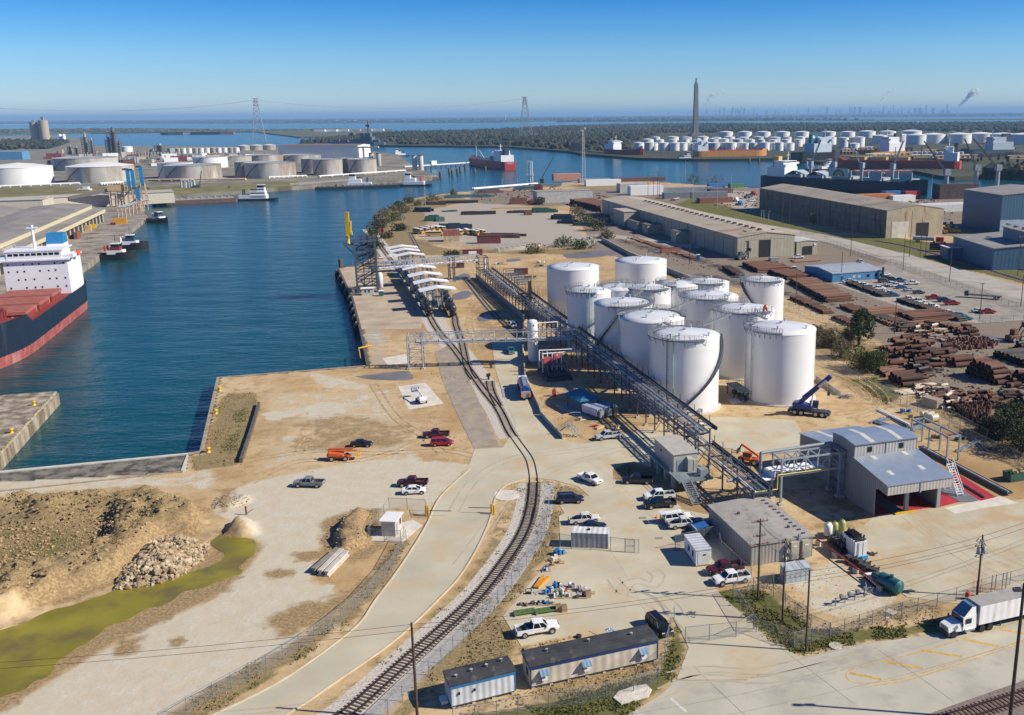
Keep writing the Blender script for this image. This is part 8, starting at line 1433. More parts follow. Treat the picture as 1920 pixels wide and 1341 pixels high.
for k,(u,v,s,m,lab)in eN([(1275,362,(60,8,5),M('wagon_grey',(.24,.26,.28),.7),'row of grey covered wagons left half on the far dock'),(1303,371,(55,8,5),M('wagon_grey2',(.17,.19,.21),.7),'row of grey covered wagons right half on the far dock'),(1185,360,(26,12,8),M('shed_grey_wall'),'white grey shed behind the long warehouse ridge'),(1210,365,(30,10,8),WH,'white box shed right of the white grey shed'),(1350,362,(22,8,4),M('stack_brown'),'brown load on the far dock'),(1340,380,(28,8,4),M('rust_tower'),'rusty flat loads behind the warehouse roof'),(1380,352,(14,6,4),M('green_box',(.06,.2,.1),.7),'green container on the far shore'),(1342,352,(16,6,4),M('box_blue',(.03,.15,.4),.7),'blue container pile on the far shore'),(1062,338,(30,10,7),M('salmon',(.55,.25,.16),.7),'salmon red shed on the far shore'),(1130,348,(36,8,6),WH,'white trailers on the far dock road'),(1120,342,(40,8,4),M('wagon_grey'),'grey box row on the far shore'),(1195,340,(60,8,4),M('stack_brown'),'brown stock row on the far shore left of the bend'),(1640,378,(30,10,6),M('orange_box',(.45,.16,.05),.7),'orange red loads behind the rusty warehouse'),(1672,372,(16,8,6),M('box_blue'),'blue box behind the rusty warehouse'),(1708,372,(14,6,6),RED,'red truck body behind the rusty warehouse'),(1690,378,(20,8,5),WH,'white truck body behind the rusty warehouse'),(1775,395,(50,16,5),M('pale_stack',(.55,.55,.55),.7),'pale stacked frames between the rusty warehouse and tall blue shed')]):bK('stored_load',u,v,s,10 if k<2 else 15,m,lab,'stored load')
b=K(WPIPE)
a=P(888,357);c=P(1008,347);L=dist(a,c);[b.tU((0,y,1.4),(L,y,1.4),1.,8)for y in(0,2.4)];b.B('white_pipeline',loc=(*a,0),rz=ang(a,c),lB='long white twin pipeline along the far dock edge',cT='pipeline')
for u,lab in((991,'left white latticed loading tower on the far dock'),(997,'right white latticed loading tower on the far dock')):
 h=hgt(u,342,302);t=tG('loading_tower',lab,'loading tower',(*P(u,342),0));b=K(WH)
 for x in(-1.2,1.2):
  for y in(-1.2,1.2):b.tU((x,y,0),(x*.8,y*.8,h),.22,4)
 for k in rG(9):b.tU((-1.2,-1.2,k*h/9),(1.2,-1.2,(k+1)*h/9),.16,4);b.bO((0,0,(k+1)*h/9),(2.4,2.4,.2))
 b.B('frame',t);K(WH).bO((0,0,h*.35),(4,3,2)).B('platform',t)
b=K(DS).tU((0,0,6),(12,0,26),.4,5);b.mat(DS).bO((0,0,3),(4,3,5));b.B('crawler_crane',loc=(*P(1016,345),0),lB='small dark crane with a slanting boom on the far dock',cT='crane')
# ships
HN=M('hull_navy',(.014,.022,.04),.4,vA=.12,sC=.2,sT=(.05,.06,.08),sA=.2);HR=M('boot_top_red',(.36,.085,.075),.6,vA=.2,sC=.4,sT=(.44,.22,.18),sA=.35);DKR=M('deck_red',(.23,.035,.03),.75,vA=.2,sC=.5);HTC=M('hatch_red',(.36,.12,.09),.75,vA=.15,sC=.6);SU=M('ship_white',(.80,.80,.82),.45,vA=.03);HBK=M('hull_black',(.012,.013,.016),.45,vA=.15)
def hull(root,L,B,zk,zw,zd,mh,mb_,md,bow=.22,stern=.08,fc=.0,fcl=.12,sheer=.0,name='hull'):
 n=28;W_=[]
 for k in rG(n+1):
  f=k/n
  if f<stern:w_=.72+.28*sin(f/stern*pi/2)
  elif f>1-bow:q=(f-(1-bow))/bow;w_=max(.02,1-q**2.3)
  else:w_=1
  W_.append((L*f,B/2*w_,zd+(fc if f>1-fcl else 0)+sheer*max(0,f-.6)**2*6))
 b=K(mh)
 def strip(z0f,z1f,k0,k1,m):
  b.mat(m)
  for i in rG(n):
   (x0,w0,d0),(x1,w1,d1)=W_[i],W_[i+1]
   for s in(1,-1):
    A=(x0,s*w0*k0,z0f(d0));Bq=(x1,s*w1*k0,z0f(d1));C=(x1,s*w1*k1,z1f(d1));D=(x0,s*w0*k1,z1f(d0));b.add([A,Bq,C,D]if s<0 else[D,C,Bq,A],[(0,1,2,3)],False)
 strip(lambda d:zk,lambda d:zw,.93,.97,mb_);strip(lambda d:zw,lambda d:d+1.,.97,1.,mh)
 x,w_,d=W_[0];b.mat(mh);b.quad((x,w_*.97,zw),(x,-w_*.97,zw),(x,-w_,d+1),(x,w_,d+1));b.mat(mb_);b.quad((x,w_*.93,zk),(x,-w_*.93,zk),(x,-w_*.97,zw),(x,w_*.97,zw));b.B(name,root)
 b=K(md)
 for i in rG(n):(x0,w0,d0),(x1,w1,d1)=W_[i],W_[i+1];b.quad((x0,w0*.985,d0),(x0,-w0*.985,d0),(x1,-w1*.985,d1),(x1,w1*.985,d1))
 b.B('deck',root);return W_
SH=rad(-74);so2=(-214.,366.);t=tG('bulk_carrier','bulk carrier with navy hull, red hatches and a white deckhouse moored at the left edge','bulk carrier',(so2[0]-.2756*6,so2[1]+.9613*6,0),SH)
hull(t,118,24,WZ-.6,.2,6.2,HN,HR,DKR,bow=.32,stern=.12,fc=3.,fcl=.26)
b=K(SU);b.bx(8,28,-10.5,10.5,6.2,19);b.bx(10,29,-11.6,11.6,18.8,19.4);b.B('deckhouse',t);b=K(SU);b.bx(16,28.6,-9,9,19.4,22.2);b.bx(23,28.4,-12.8,12.8,19.4,20.6);b.bx(14,28.8,-9.6,9.6,22.2,22.6);b.B('bridge',t)
for k in rG(9):K(GS).bO((28.62,-7.6+k*1.9,21.2),(.06,1.5,.9)).B('window',t)
for z in(9,12,15,17.6):
 for k in rG(8):
  if(k*7+int(z))%4:K(GS).bO((28.02,-9+k*2.55+.3*(k%2),z),(.06,.55,.65)).B('porthole',t)
b=K(SU);b.add([(9,1,19),(16,1,19),(16,7.5,19),(9,7.5,19),(10,1.6,27),(15,1.6,27),(15,7,27),(10,7,27)],[(0,1,5,4),(1,2,6,5),(2,3,7,6),(3,0,4,7),(4,5,6,7)]);b.B('funnel',t);b=K(M('funnel_blue',(.02,.19,.42),.5));b.add([(9.4,1.25,23.4),(15.65,1.25,23.4),(15.65,7.25,23.4),(9.4,7.25,23.4),(9.9,1.5,27.1),(15.1,1.5,27.1),(15.1,7.1,27.1),(9.9,7.1,27.1)],[(0,1,5,4),(1,2,6,5),(2,3,7,6),(3,0,4,7),(4,5,6,7)]);b.B('funnel_band',t)
b=K(SU);b.tU((20,-1.5,22.5),(20,-1.5,31),.45,8);b.tU((20,-4,29),(20,1,29),.16,5);b.bO((20,-1.5,30),(1.2,3.4,.4));b.B('mast',t);b=K(SU);rI(b,[(28.8,-9.5,22.6),(14,-9.5,22.6)]);rI(b,[(28.5,12.6,20.6),(23,12.6,20.6)]);b.B('railing',t);K(M('lifebuoy_orange',(.75,.12,.06),.5)).bO((18,12.,19.8),(3.6,1.4,1.6)).B('lifeboat',t)
for k in rG(3):
 x0=33+k*16.;b=K(DKR);b.bx(x0,x0+12.5,-8.2,8.2,6.2,8.);b.B('hatch_coaming',t);b=K(HTC);b.bx(x0-.3,x0+12.8,-8.5,8.5,8.,9.)
 for q in rG(5):b.bx(x0+.2+q*2.5,x0+.5+q*2.5,-8.4,8.4,9.,9.12)
 b.B('hatch_cover',t);b=K(YEL)
 for q in rG(7):b.bO((x0+14.2,-8+q*2.6,7.),(.4,.5,1.4))
 b.B('deck_post',t)
b=K(DKR)
random.seed(2)
for k in rG(14):x=RU(82,96);y=RU(-5,5);b.bO((x,y,10),(RU(.6,2),RU(.6,2),RU(1,3.5)))
b.B('windlass',t);b=K(DKR);rI(b,[(30,11.6,6.2),(84,11.6,6.2)],1.1,sQ=2);b.B('side_rail',t);b=K(RUST[0]);b.bO((98,7.3,3.4),(2.2,.8,1.6));b.tU((98,7.6,4),(98,7.9,.9),.25,6);b.B('anchor',t)
def lettering(root,txt,size,mat,loc,rot,depth=.03):
 cu=bpy.data.curves.new('lettering','FONT');cu.body=txt;cu.size=size;cu.extrude=depth;ob=bpy.data.objects.new('lettering',cu);COL.objects.link(ob);me=bpy.data.meshes.new_from_object(ob.evaluated_get(bpy.context.evaluated_depsgraph_get()));bpy.data.objects.remove(ob);o=bpy.data.objects.new('lettering',me);COL.objects.link(o);me.materials.clear();me.materials.append(mat);o.parent=root;o.location=loc;o.rotation_euler=rot;return o
lettering(t,'ALONE',2.,SU,(104.4,5.6,7.2),(rad(90),0,rad(148)))
def tug(lB,uv,hd,red,sC=1.):
 t=tG('tug_boat',lB,'tug boat',(*P(*uv,WZ),0),rad(hd),'tugs moored along the left quay');hull(t,22,9,WZ-.5,WZ+.4,-1.,HBK,HBK,M('tug_deck_red',(.22,.03,.03),.7)if red else M('tug_deck_blue',(.08,.10,.14),.7),bow=.4,stern=.15,fc=1.,fcl=.4,sheer=.3)
 w_=SU;b=K(w_);b.bx(8,16,-3,3,-1,1.8);b.B('deckhouse',t);m2=M('tug_maroon',(.20,.03,.04),.5)if red else M('tug_navy',(.03,.06,.15),.5);b=K(m2);b.bx(9.5,14.5,-2.4,2.4,1.8,3.6);b.B('upper_house',t);b=K(GS);b.bx(10,14,-2.,2.,3.6,5.2);b.B('wheelhouse',t);K(SU).bx(9.7,14.3,-2.3,2.3,5.2,5.5).B('wheelhouse_roof',t)
 for y in(-2.2,2.2):K(SU if not red else RED).lA([(.6,1.8),(.5,4.4)],c=(7.2,y,0),n=10).B('funnel',t)
 b=K(DS);b.tU((12,0,5.5),(12,0,10.5),.14,5);b.tU((12,-1.2,8),(12,1.2,8),.08,4);b.B('mast',t);b=K(TYRE)
 for k in rG(9):f=k/8;b.tU((2+f*16,4.55-max(0,f-.55)*4,-1.3),(2+f*16,4.75-max(0,f-.55)*4,-1.3),.5,8)
 b.B('tyre_fender',t);t.scale=(sC,)*3;t.location.z=WZ*(1-sC);return t
tug('red and white harbour tug nearest the bulk carrier stern',(175,487),10,True,.98);tug('dark blue and white harbour tug right behind the red one',(206,468),10,False,.95);tug('blue and white tug alone at the far end of the left quay',(281,416),-30,False,.9)
# left quay sheds and loaders
QD=(cos(rad(107.1)),sin(rad(107.1)));a0=P(12,512);T1=M('transit_shed_wall',(.42,.37,.27),.7,vA=.12,sC=.1,sT=(.3,.25,.18),sA=.3);TR1=M('transit_roof',(.24,.22,.195),.8,vA=.14,sC=.05,sT=(.33,.30,.26),sA=.3);CLR=M('clerestory_cream',(.58,.51,.33),.6,vA=.08)
t=tG('transit_shed','long grey roofed transit shed with a cream clerestory along the left quay','transit shed',(a0[0]-12*QD[0],a0[1]-12*QD[1],0),rad(107.1));L=246
K(T1).bx(0,L,0,42,0,8.2).B('wall',t);K(CLR).bx(-.5,L+.5,-1.6,-.9,6.2,8.4).B('fascia',t);b=K(TR1);b.add([(-.6,-1.6,8.4),(L+.6,-1.6,8.4),(L+.6,7,9.1),(-.6,7,9.1)],[(0,1,2,3)]);b.B('canopy_roof',t);K(CLR).bx(0,L,6.4,7,8.6,11.6).B('clerestory',t)
b=K(TR1);b.add([(-.6,6,11.8),(L+.6,6,11.8),(L+.6,24,13.2),(-.6,24,13.2),(L+.6,43,11.4),(-.6,43,11.4),(-.6,6,11.4),(L+.6,6,11.4),(L+.6,43,8.2),(-.6,43,8.2)],[(0,1,2,3),(3,2,4,5),(0,6,7,1),(1,7,8,4,2),(0,3,5,9,6),(5,4,8,9)]);b.B('roof',t)
for k in rG(22):K(M('shed_opening',(.03,.028,.025),.9)).bx(4+k*11,11+k*11,-.06,.0,.2,5.6).B('door',t)
t=tG('transit_shed','second wide grey transit shed behind the cream clerestory shed','transit shed',(a0[0]+40*QD[0]-.956*46,a0[1]+40*QD[1]-.294*46,0),rad(107.1));K(M('shed_brown_wall',(.21,.185,.15),.8)).bx(0,205,0,34,0,9).B('wall',t);b=K(TR1);b.add([(-.6,-.6,9),(205.6,-.6,9),(205.6,17,12),(-.6,17,12),(205.6,34.6,9),(-.6,34.6,9)],[(0,1,2,3),(3,2,4,5),(0,3,5),(1,4,2)]);b.B('roof',t);K(M('shed_opening')).bx(-.06,0,20,28,0,6).B('door',t)
for lab,u,v,l,w_,h,rz_ in(('pale low shed with a cream side beyond the transit sheds',-95,408,62,30,11,16),('long flat pale roof shed between the sheds and the river bank',10,398,122,24,9,36)):t=tG('quay_shed',lab,'shed',(*P(u,v),0),rad(rz_));K(M('shed_cream_wall',(.52,.47,.38),.7,vA=.06)).bx(0,l,0,w_,0,h).B('wall',t);K(M('shed_pale_roof',(.40,.37,.33),.7,vA=.08,sC=.05)).add([(-.6,-.6,h),(l+.6,-.6,h),(l+.6,w_/2,h+1.4),(-.6,w_/2,h+1.4),(l+.6,w_+.6,h),(-.6,w_+.6,h)],[(0,1,2,3),(3,2,4,5),(0,3,5),(1,4,2)]).B('roof',t)
CBL=M('loader_blue',(.02,.21,.42),.5,vA=.12);BGE=M('loader_beige',(.46,.34,.24),.7,vA=.2)
for k,(u,v,vt,lab)in eN([(247,386,316,'blue ship loader leg on the left of the quay end'),(256,388,317,'blue ship loader leg in the middle of the quay end'),(272,384,311,'blue ship loader leg at the outer end of the quay'),(263,396,352,'low bright blue loader column nearest the water')]):
 h=hgt(u,v,vt);t=tG('ship_loader',lab,'ship loader',(*P(u,v),0),rad(17));
 b=K(BGE)
 for x in(-2,2):
  for y in(-2,2):b.tU((x,y,0),(x*.7,y*.7,h*.55),.35,4)
 for q in rG(4):b.tU((-2,-2,q*h*.13),(2,-2,(q+1)*h*.13),.2,4);b.tU((2,-2,q*h*.13),(2,2,(q+1)*h*.13),.2,4)
 b.B('portal',t);b=K(CBL);b.bO((0,0,h*.72),(2.6,2.6,h*.5));b.B('hoist_column',t);b=K(DS);b.bO((-1.6,0,h*.98),(4,2.2,1.6));b.B('head',t);b=K(BGE);b.tU((-2,0,h*.5),(-9,2,h*.25),.5,6);b.tU((1.5,0,h*.5),(3.5,0,2),.4,6);b.B('chute',t)
t=tG('conveyor_house','tan conveyor house among beige steelwork at the quay end','conveyor house',(*P(222,388),0),rad(17));K(M('house_tan',(.50,.34,.17),.7)).bx(-6,6,-3,3,13,17.5).B('house',t);b=K(BGE)
for x in(-5,0,5):
 for y in(-2.5,2.5):b.tU((x,y,0),(x,y,13),.35,4)
b.bO((0,0,6),(11,5.5,.4));b.B('frame',t);b=K(TR1);b.add([(-6,-2,12),(-6,2,12),(-34,2,7),(-34,-2,7),(-6,-2,14.5),(-6,2,14.5),(-34,2,9.5),(-34,-2,9.5)],[(0,3,7,4),(1,5,6,2),(4,7,6,5),(0,1,2,3)]);b.B('conveyor_gallery',t)
random.seed(31)
for k in rG(7):u,v=228+k*7,408-k*2.4;t=tG('gantry_frame','beige gantry frame in the row along the quay end','gantry frame',(*P(u,v),0),rad(17),'beige gantry frames on the quay end');b=K(BGE);b.path([(-2,0,0),(-2,0,7),(3,0,7),(3,0,0)],.4,4);b.tU((-2,0,4),(3,0,4),.25,4);b.B('frame',t);K(PI).tU((-2.5,0,7.4),(4,0,7.4),.5,6).B('pipe',t)
for u,v,s,m,lab in((226,420,(8,3,4),M('box_amber',(.55,.28,.03),.6),'amber container on the left quay'),(212,422,(3,2,1.6),M('maroon_box'),'maroon truck beside the amber container'),(160,434,(7,3,3.6),M('house_tan'),'cream and red crate stack on the quay by the shed doors'),(174,428,(4,2,2.6),YEL,'bright yellow box beside the cream crates'),(122,455,(2,8,3.6),YEL,'yellow frame row at the shed doors'),(146,447,(2,10,4),M('rust_tower'),'rusty yellow frame row by the shed doors'),(8,506,(6,4,5),LB,'blue container behind the bulk carrier deckhouse'),(4,500,(5,4,9),M('maroon_box'),'maroon container stack at the left edge'),(22,500,(6,3,3.6),M('cab_amber',(.55,.35,.12),.6),'amber and black machine behind the bulk carrier')):bK('quay_goods',u,v,s,17,m,lab,'quay goods')
# tank terminal across the basin
OT=M('terminal_tank_grey',(.44,.42,.38),.6,vA=.10,sC=.05,sT=(.27,.22,.17),sA=.35);OTW=M('terminal_tank_white',(.78,.77,.74),.5,vA=.04,sC=.06);OTR=M('terminal_roof_grey',(.30,.32,.35),.6,vA=.1,sC=.05)
def oT(lB,u0,u1,vb,vt,m,rm,gP,flt=True,name='oil_tank',sI=False):
 u=(u0+u1)/2;x,y=P(u,vb);r=(u1-u0)/2*hypot(x,y)/FOC;h=hgt(u,vb,vt);d=hypot(x,y);x*=(d+r)/d;y*=(d+r)/d;t=tG(name,lB,'storage tank',(x,y,.6),0,gP)
 b=K(m);b.lA([(r,0),(r,h)],n=20 if sI else 40,caps=False);b.lA([(r+.02,h*.97),(r+.25,h*.97),(r+.25,h),(r+.02,h)],n=20 if sI else 40,caps=False);b.B('shell',t);b=K(rm)
 if flt:b.lA([(r-.05,h),(r-.4,h-.5),(r*.5,h-.6),(.1,h-.4)],n=20 if sI else 40)
 else:b.lA([(r+.1,h),(r*.5,h+r*.08),(.1,h+r*.13)],n=20 if sI else 40)
 b.B('roof',t)
 if not sI:
  b=K(DS);pts=arc(0,0,r+.5,-140,-95,1,h,10);b.path(pts,.35,4);b.B('stair',t)
 return t
GT='oil tanks of the terminal across the basin'
for a in[('broad white oil tank at the left edge across the basin',-10,88,348,316,OTW,OTW,False),('broad grey oil tank with a white roof behind the blue loaders',140,243,344,314,OT,OTW,False),('wide grey oil tank with a black stair, third from the left',318,411,341,312,OT,OTR,True),('pale grey oil tank partly hidden left of the wide grey one',303,360,336,307,OTW,OTR,True),('wide grey oil tank at the river bank, fourth in the front row',465,552,336,307,OT,OTR,True),('grey oil tank half hidden behind the fourth front tank',444,480,333,305,OT,OTR,True),('narrower grey oil tank with a diagonal stair, fifth in the front row',590,642,330,300,OT,OTR,True),('grey oil tank behind the fifth front tank',568,610,326,299,OT,OTR,True),('last grey oil tank on the right of the front row',655,706,328,300,OT,OTR,True),('grey oil tank between the last two front tanks',640,672,326,298,OT,OTR,True),('dark grey low oil tank behind the white roofed tank',115,212,321,298,OT,OTR,True),('silver oil tank in the second row with a blue grey roof',368,424,316,296,OTW,OTR,True),('grey oil tank in the second row right of the silver one',424,470,313,294,OT,OTR,True),('grey oil tank in the second row near the white long building',470,530,310,292,OT,OTR,True),('grey oil tank in the second row below the white long building',530,600,308,292,OT,OTR,True),('small white tank standing alone by the process towers',231,248,290,276,OTW,OTW,False)]:oT(a[0],*a[1:7],GT,a[7])
for k in rG(11):u=330+k*11;oT('small pale tank in the long rear row of the terminal',u,u+9,289-k*.2,279-k*.15,OTW if k%3 else OT,OTW,'small tanks in the rear row of the terminal',False,sI=True)
for k,(u0,u1)in eN(((448,468),(470,492),(494,516),(560,580),(585,602))):oT('white roofed tank behind the long white building end',u0,u1,283-k*.6,274-k*.6,OT,OTW,'white roofed tanks behind the long white building',False,sI=True)
for k in rG(14):u=240+k*6;oT('tiny grey process tank in front of the rear tank row',u,u+4.5,293-k*.1,286,OT,OTR,'tiny process tanks of the terminal',False,sI=True)
a=P(523,297.5);c=P(672,297);t,L=shed('long_white_building','long white building with a thin red eave in the tank terminal',a,c,60,21,2,M('terminal_white_wall',(.76,.75,.72),.6,vA=.03),M('brown_roof',(.20,.14,.12),.7));b=K(M('pale_concrete',(.6,.57,.5),.8));b.bx(L+8,L+10,0,3,0,18);b.bx(L+24,L+26,0,3,0,18);b.bx(L,L+36,0,4,17,19.5);b.B('end_portal',t)
for u,lab in((697,'left one of the first green grey silo pair by the jetty'),(711,'right one of the first green grey silo pair by the jetty'),(778,'left one of the pale silo pair by the jetty'),(790,'right one of the pale silo pair by the jetty')):h=hgt(u,312 if u<750 else 320,288 if u<750 else 292);t=tG('jetty_silo',lab,'silo',(*P(u,312 if u<750 else 320),.5),0,'slim silos by the jetty');K(M('silo_green_grey',(.36,.38,.34),.7)if u<750 else M('silo_pale',(.55,.50,.44),.7)).lA([(3.2,0),(3.2,h*.95),(2.6,h)],n=14).B('shell',t);K(M('silo_cap',(.16,.12,.1),.7)).lA([(3.4,h*.96),(3.4,h*1.02)],n=14).B('cap',t)
b=K(M('sheet_piling',(.28,.27,.25),.8,vA=.1));a=P(545,348.5);c=P(655,340)
for k in rG(36):f=k/36;b.bO((a[0]+(c[0]-a[0])*f,a[1]+(c[1]-a[1])*f,-.5),(1.7,1.2,6),ang(a,c))
b.B('sheet_pile_wall',lB='grey sheet pile wall along the terminal river bank',cT='sheet pile wall')
t=tG('jetty','white pipe jetty on piles leading to the red stern tanker','jetty',(0,0,0));a=Vc((*P(758,316),2));c=Vc((*P(882,308),2));K(M('jetty_white',(.62,.58,.55),.6)).tU(a,c,1.3,6).B('walkway',t);d=(c-a);K(WH).bO((a.x+d.x*.42,a.y+d.y*.42,5),(10,5,6),ang(a,c)).B('control_house',t)
for k in rG(14):p=a+d*(k/13);K(M('pile_dark')).tU((p.x,p.y,WZ-1),(p.x,p.y,2),.7,6).B('pile',t)
for k,(u,v)in eN([(826,332),(858,326),(863,322),(842,324),(890,325),(910,321),(935,318),(848,329),(872,318),(1035,282),(1062,284),(1405,305),(1423,304),(280,364),(432,361)]):K(M('pile_dark')).lA([(1.6,WZ-1),(1.6,3.),(1.2,3.4)],n=8).B('mooring_dolphin',loc=(*P(u,v,WZ),0),lB='dark timber mooring dolphin standing in the water',cT='mooring dolphin',gP='dark mooring dolphins in the harbour')
def tW(lB,u0,u1,v,hd,col=None,s=1.):
 t=tG('tow_boat',lB,'tow boat',(*P((u0+u1)/2,v,WZ),0),rad(hd));L=40*s;hull_=K(HBK).bx(-L/2,L/2,-5,5,WZ-.4,-1.2).B('hull',t);m=SU;K(m).bx(-L*.3,L*.3,-4,4,-1.2,2).B('lower_deckhouse',t);K(m).bx(-L*.05,L*.28,-3.4,3.4,2,5.2).B('middle_deckhouse',t);K(m).bx(L*.1,L*.26,-2.8,2.8,5.2,8.4).B('upper_deckhouse',t);K(GS).bx(L*.11,L*.25,-2.4,2.4,8.4,10.4).B('wheelhouse',t);K(SU).bx(L*.1,L*.26,-2.7,2.7,10.4,10.8).B('wheelhouse_roof',t);b=K(col or DS)
 for y in(-2.5,2.5):b.lA([(.8,2),(.7,7)],c=(-L*.2,y,0),n=8)
 b.B('funnel',t)
 for z in(.4,3.6,6.8):K(GS).bx(-L*.04,L*.262,-4.04 if z<1 else-3.44 if z<5 else-2.84,-4. if z<1 else-3.4 if z<5 else-2.8,z-.4,z+.4).B('window_row',t)
 return t
def barge(lB,u0,v0,u1,v1,B,h,m,deck):a=P(u0,v0,WZ);c=P(u1,v1,WZ);L=dist(a,c);t=tG('cargo_barge',lB,'barge',(*a,0),ang(a,c));K(m).pS([(0,-B/2),(L*.97,-B/2),(L,-B*.3),(L,B*.3),(L*.97,B/2),(0,B/2)],WZ-.4,WZ+h).B('hull',t);K(deck).bx(2,L-3,-B/2+1,B/2-1,WZ+h,WZ+h+.7).B('cargo_deck',t);b=K(GY);[b.bO((L*(.1+.08*k),0,WZ+h+1.2),(1.5,B*.4,1.))for k in rG(11)];b.B('hatch',t)
HB=M('barge_rust',(.14,.075,.055),.8,vA=.2);DG=M('barge_deck_grey',(.30,.30,.30),.8,vA=.15)
barge('long grey decked barge with a rusty hull off the left quay',285,384,445,377,14,3.2,HB,DG);tW('white tow boat with stacked decks pushing the long rusty barge',452,500,376,4,None,1.);barge('dark low barge train in mid channel',592,356,748,350,12,2.2,HBK,M('barge_deck_dark',(.07,.08,.09),.8));tW('white tow boat with a dark blue stern beside the dark barge train',655,695,351,185,M('tug_navy'));tW('white tow boat with red trim trailing a pale wake',758,796,349,180,RED,.9);barge('pale green pipe barge moored by the terminal bank',690,344,806,338,12,2.4,HB,M('pale_green_deck',(.30,.42,.33),.7))
tW('small white tow boat far behind the jetty',743,758,293,200,None,.8);barge('dark small barge at the jetty corner',728,296,746,294,12,2,HBK,DG);barge('grey pipe barge below the jetty silos',768,338,818,334,12,2.4,HB,DG)
t=tG('dredge_barge','dark dredge barge with tall pipes below the river bank','dredge barge',(*P(358,361,WZ),0),rad(10));K(HBK).bx(-16,16,-7,7,WZ-.4,-.5).B('hull',t);b=K(PI);[b.path([(x,0,0),(x,0,9),(x+3,0,9),(x+3,0,1)],1.1,8)for x in(-8,-4,1)];b.B('pipe_loop',t);b=K(DS);b.tU((8,0,0),(12,0,18),.5,5);b.bO((6,0,2),(6,6,4));b.B('winch',t)
t=tG('work_boat','small white work boat at the bank behind the transit shed','work boat',(*P(162,366,WZ),0),rad(5));K(SU).bx(-9,9,-3,3,WZ-.3,0).B('hull',t);K(SU).bx(-7,5,-2.6,2.6,0,3).B('deckhouse',t);K(GS).bx(-6,4,-2.64,-2.6,1,2.2).B('window_row',t);K(SU).bx(-2,3,-2,2,3,5).B('wheelhouse',t)
def cS(lB,u0,v0,u1,v1,B,zd,mh,mb_,md,sup_h,sup_at=(.06,.2),gear=None,fun=None,name='cargo_ship',cT='ship',deck_things=None,supm=None):
 a=P(u0,v0,WZ);c=P(u1,v1,WZ);L=dist(a,c);t=tG(name,lB,cT,(*a,0),ang(a,c));hull(t,L,B,WZ-.5,WZ+1.5,zd,mh,mb_,md,bow=.18,stern=.06,fc=2.5,fcl=.1);x0,x1=L*sup_at[0],L*sup_at[1];sm=supm or SU
 K(sm).bx(x0,x1,-B*.42,B*.42,zd,zd+sup_h*.62).B('deckhouse',t);K(sm).bx(x0+(x1-x0)*.35,x1,-B*.36,B*.36,zd+sup_h*.62,zd+sup_h).B('upper_deckhouse',t);K(sm).bx(x1-3,x1+.2,-B*.52,B*.52,zd+sup_h*.8,zd+sup_h*.9).B('bridge_wing',t);K(GS).bx(x1,x1+.15,-B*.34,B*.34,zd+sup_h*.9,zd+sup_h*.97).B('window_row',t)
 K(fun or DS).bx(x0+1,x0+(x1-x0)*.38,-3,3,zd+sup_h*.62,zd+sup_h*1.25).B('funnel',t);b=K(sm);b.tU((x1-4,0,zd+sup_h),(x1-4,0,zd+sup_h*1.55),.5,6);b.tU((x1-4,-3,zd+sup_h*1.35),(x1-4,3,zd+sup_h*1.35),.2,4);b.B('mast',t);return t,L
RDH=M('tanker_hull_red',(.40,.035,.035),.5,vA=.1);ORH=M('tanker_hull_orange',(.52,.24,.05),.55,vA=.1)
t,L=cS('red hulled tanker seen from the stern at the jetty',957,319,884,309,22,7,RDH,RDH,M('deck_dark',(.06,.065,.06),.8),15,(.06,.24),fun=M('funnel_dark',(.03,.05,.07),.5))
b=K(SU);[b.bO((-.12,-4.6+k*1.15,6.2),(.1,.7,.8))for k in rG(9)];[b.bO((-.12,-2+k*1.,4.8),(.1,.6,.6))for k in rG(5)];b.B('stern_lettering',t);b=K(PI);b.tU((L*.85,0,9),(L*.85,0,26),.6,6);b.tU((L*.6,2,8),(L*.66,6,20),.7,6);[b.tU((L*.28,y,9),(L*.85,y,9),.35,5)for y in(-4,-2,2,4)];b.B('deck_piping',t);K(M('tank_blue_dark',(.03,.12,.2),.5)).bx(L*.26,L*.36,-8,8,8,14).B('manifold_house',t)
t,L=cS('maroon hulled tanker moored in front of the far white tanks',1138,292,1206,295,22,8,RDH,RDH,M('deck_dark'),16,(.04,.3));t,L=cS('orange hulled tanker with red deck piping at the far right terminal',1302,298.5,1437,296,26,9,ORH,M('orange_dark',(.45,.12,.03),.6),DKR,17,(.02,.16),fun=WH);b=K(RED);[b.tU((L*.2,y,10.5),(L*.9,y,10.5),.5,5)for y in(-5,-2,1,4)];[b.tU((L*(.25+.1*k),0,9),(L*(.25+.1*k),0,16),.4,5)for k in rG(7)];b.B('deck_piping',t)
t,L=cS('dark hulled tanker with a blue funnel and pale blue house at the right terminal',1490,306,1563,303,26,11,HBK,HBK,M('deck_dark'),22,(.35,.8),fun=M('funnel_teal',(.01,.13,.25),.5),supm=M('house_pale_blue',(.50,.57,.62),.5));K(WH).lA([(2.2,0),(2.2,.3)],n=16).B('funnel_disc',t).matrix_local=Matrix.Translation((L*.42,-3.2,34))@Matrix.Rotation(rad(90),4,'X')
t,L=cS('long red tanker with yellow deck pipes moored at the right terminal',1800,322,1560,318,28,9,M('tanker_red2',(.48,.06,.03),.55,vA=.1),M('tanker_red2'),DKR,18,(.02,.12));b=K(M('deck_yellow',(.55,.42,.16),.6,vA=.2));[b.bx(L*(.22+.17*k),L*(.34+.17*k),-9,9,10,14)for k in rG(4)];[b.tU((L*.2,y,15),(L*.95,y,15),.6,5)for y in(-6,0,6)];b.B('deck_structure',t);b=K(DS);[b.tU((L*(.3+.2*k),0,9),(L*(.3+.2*k),0,26),.5,5)for k in rG(3)];b.B('deck_post',t)
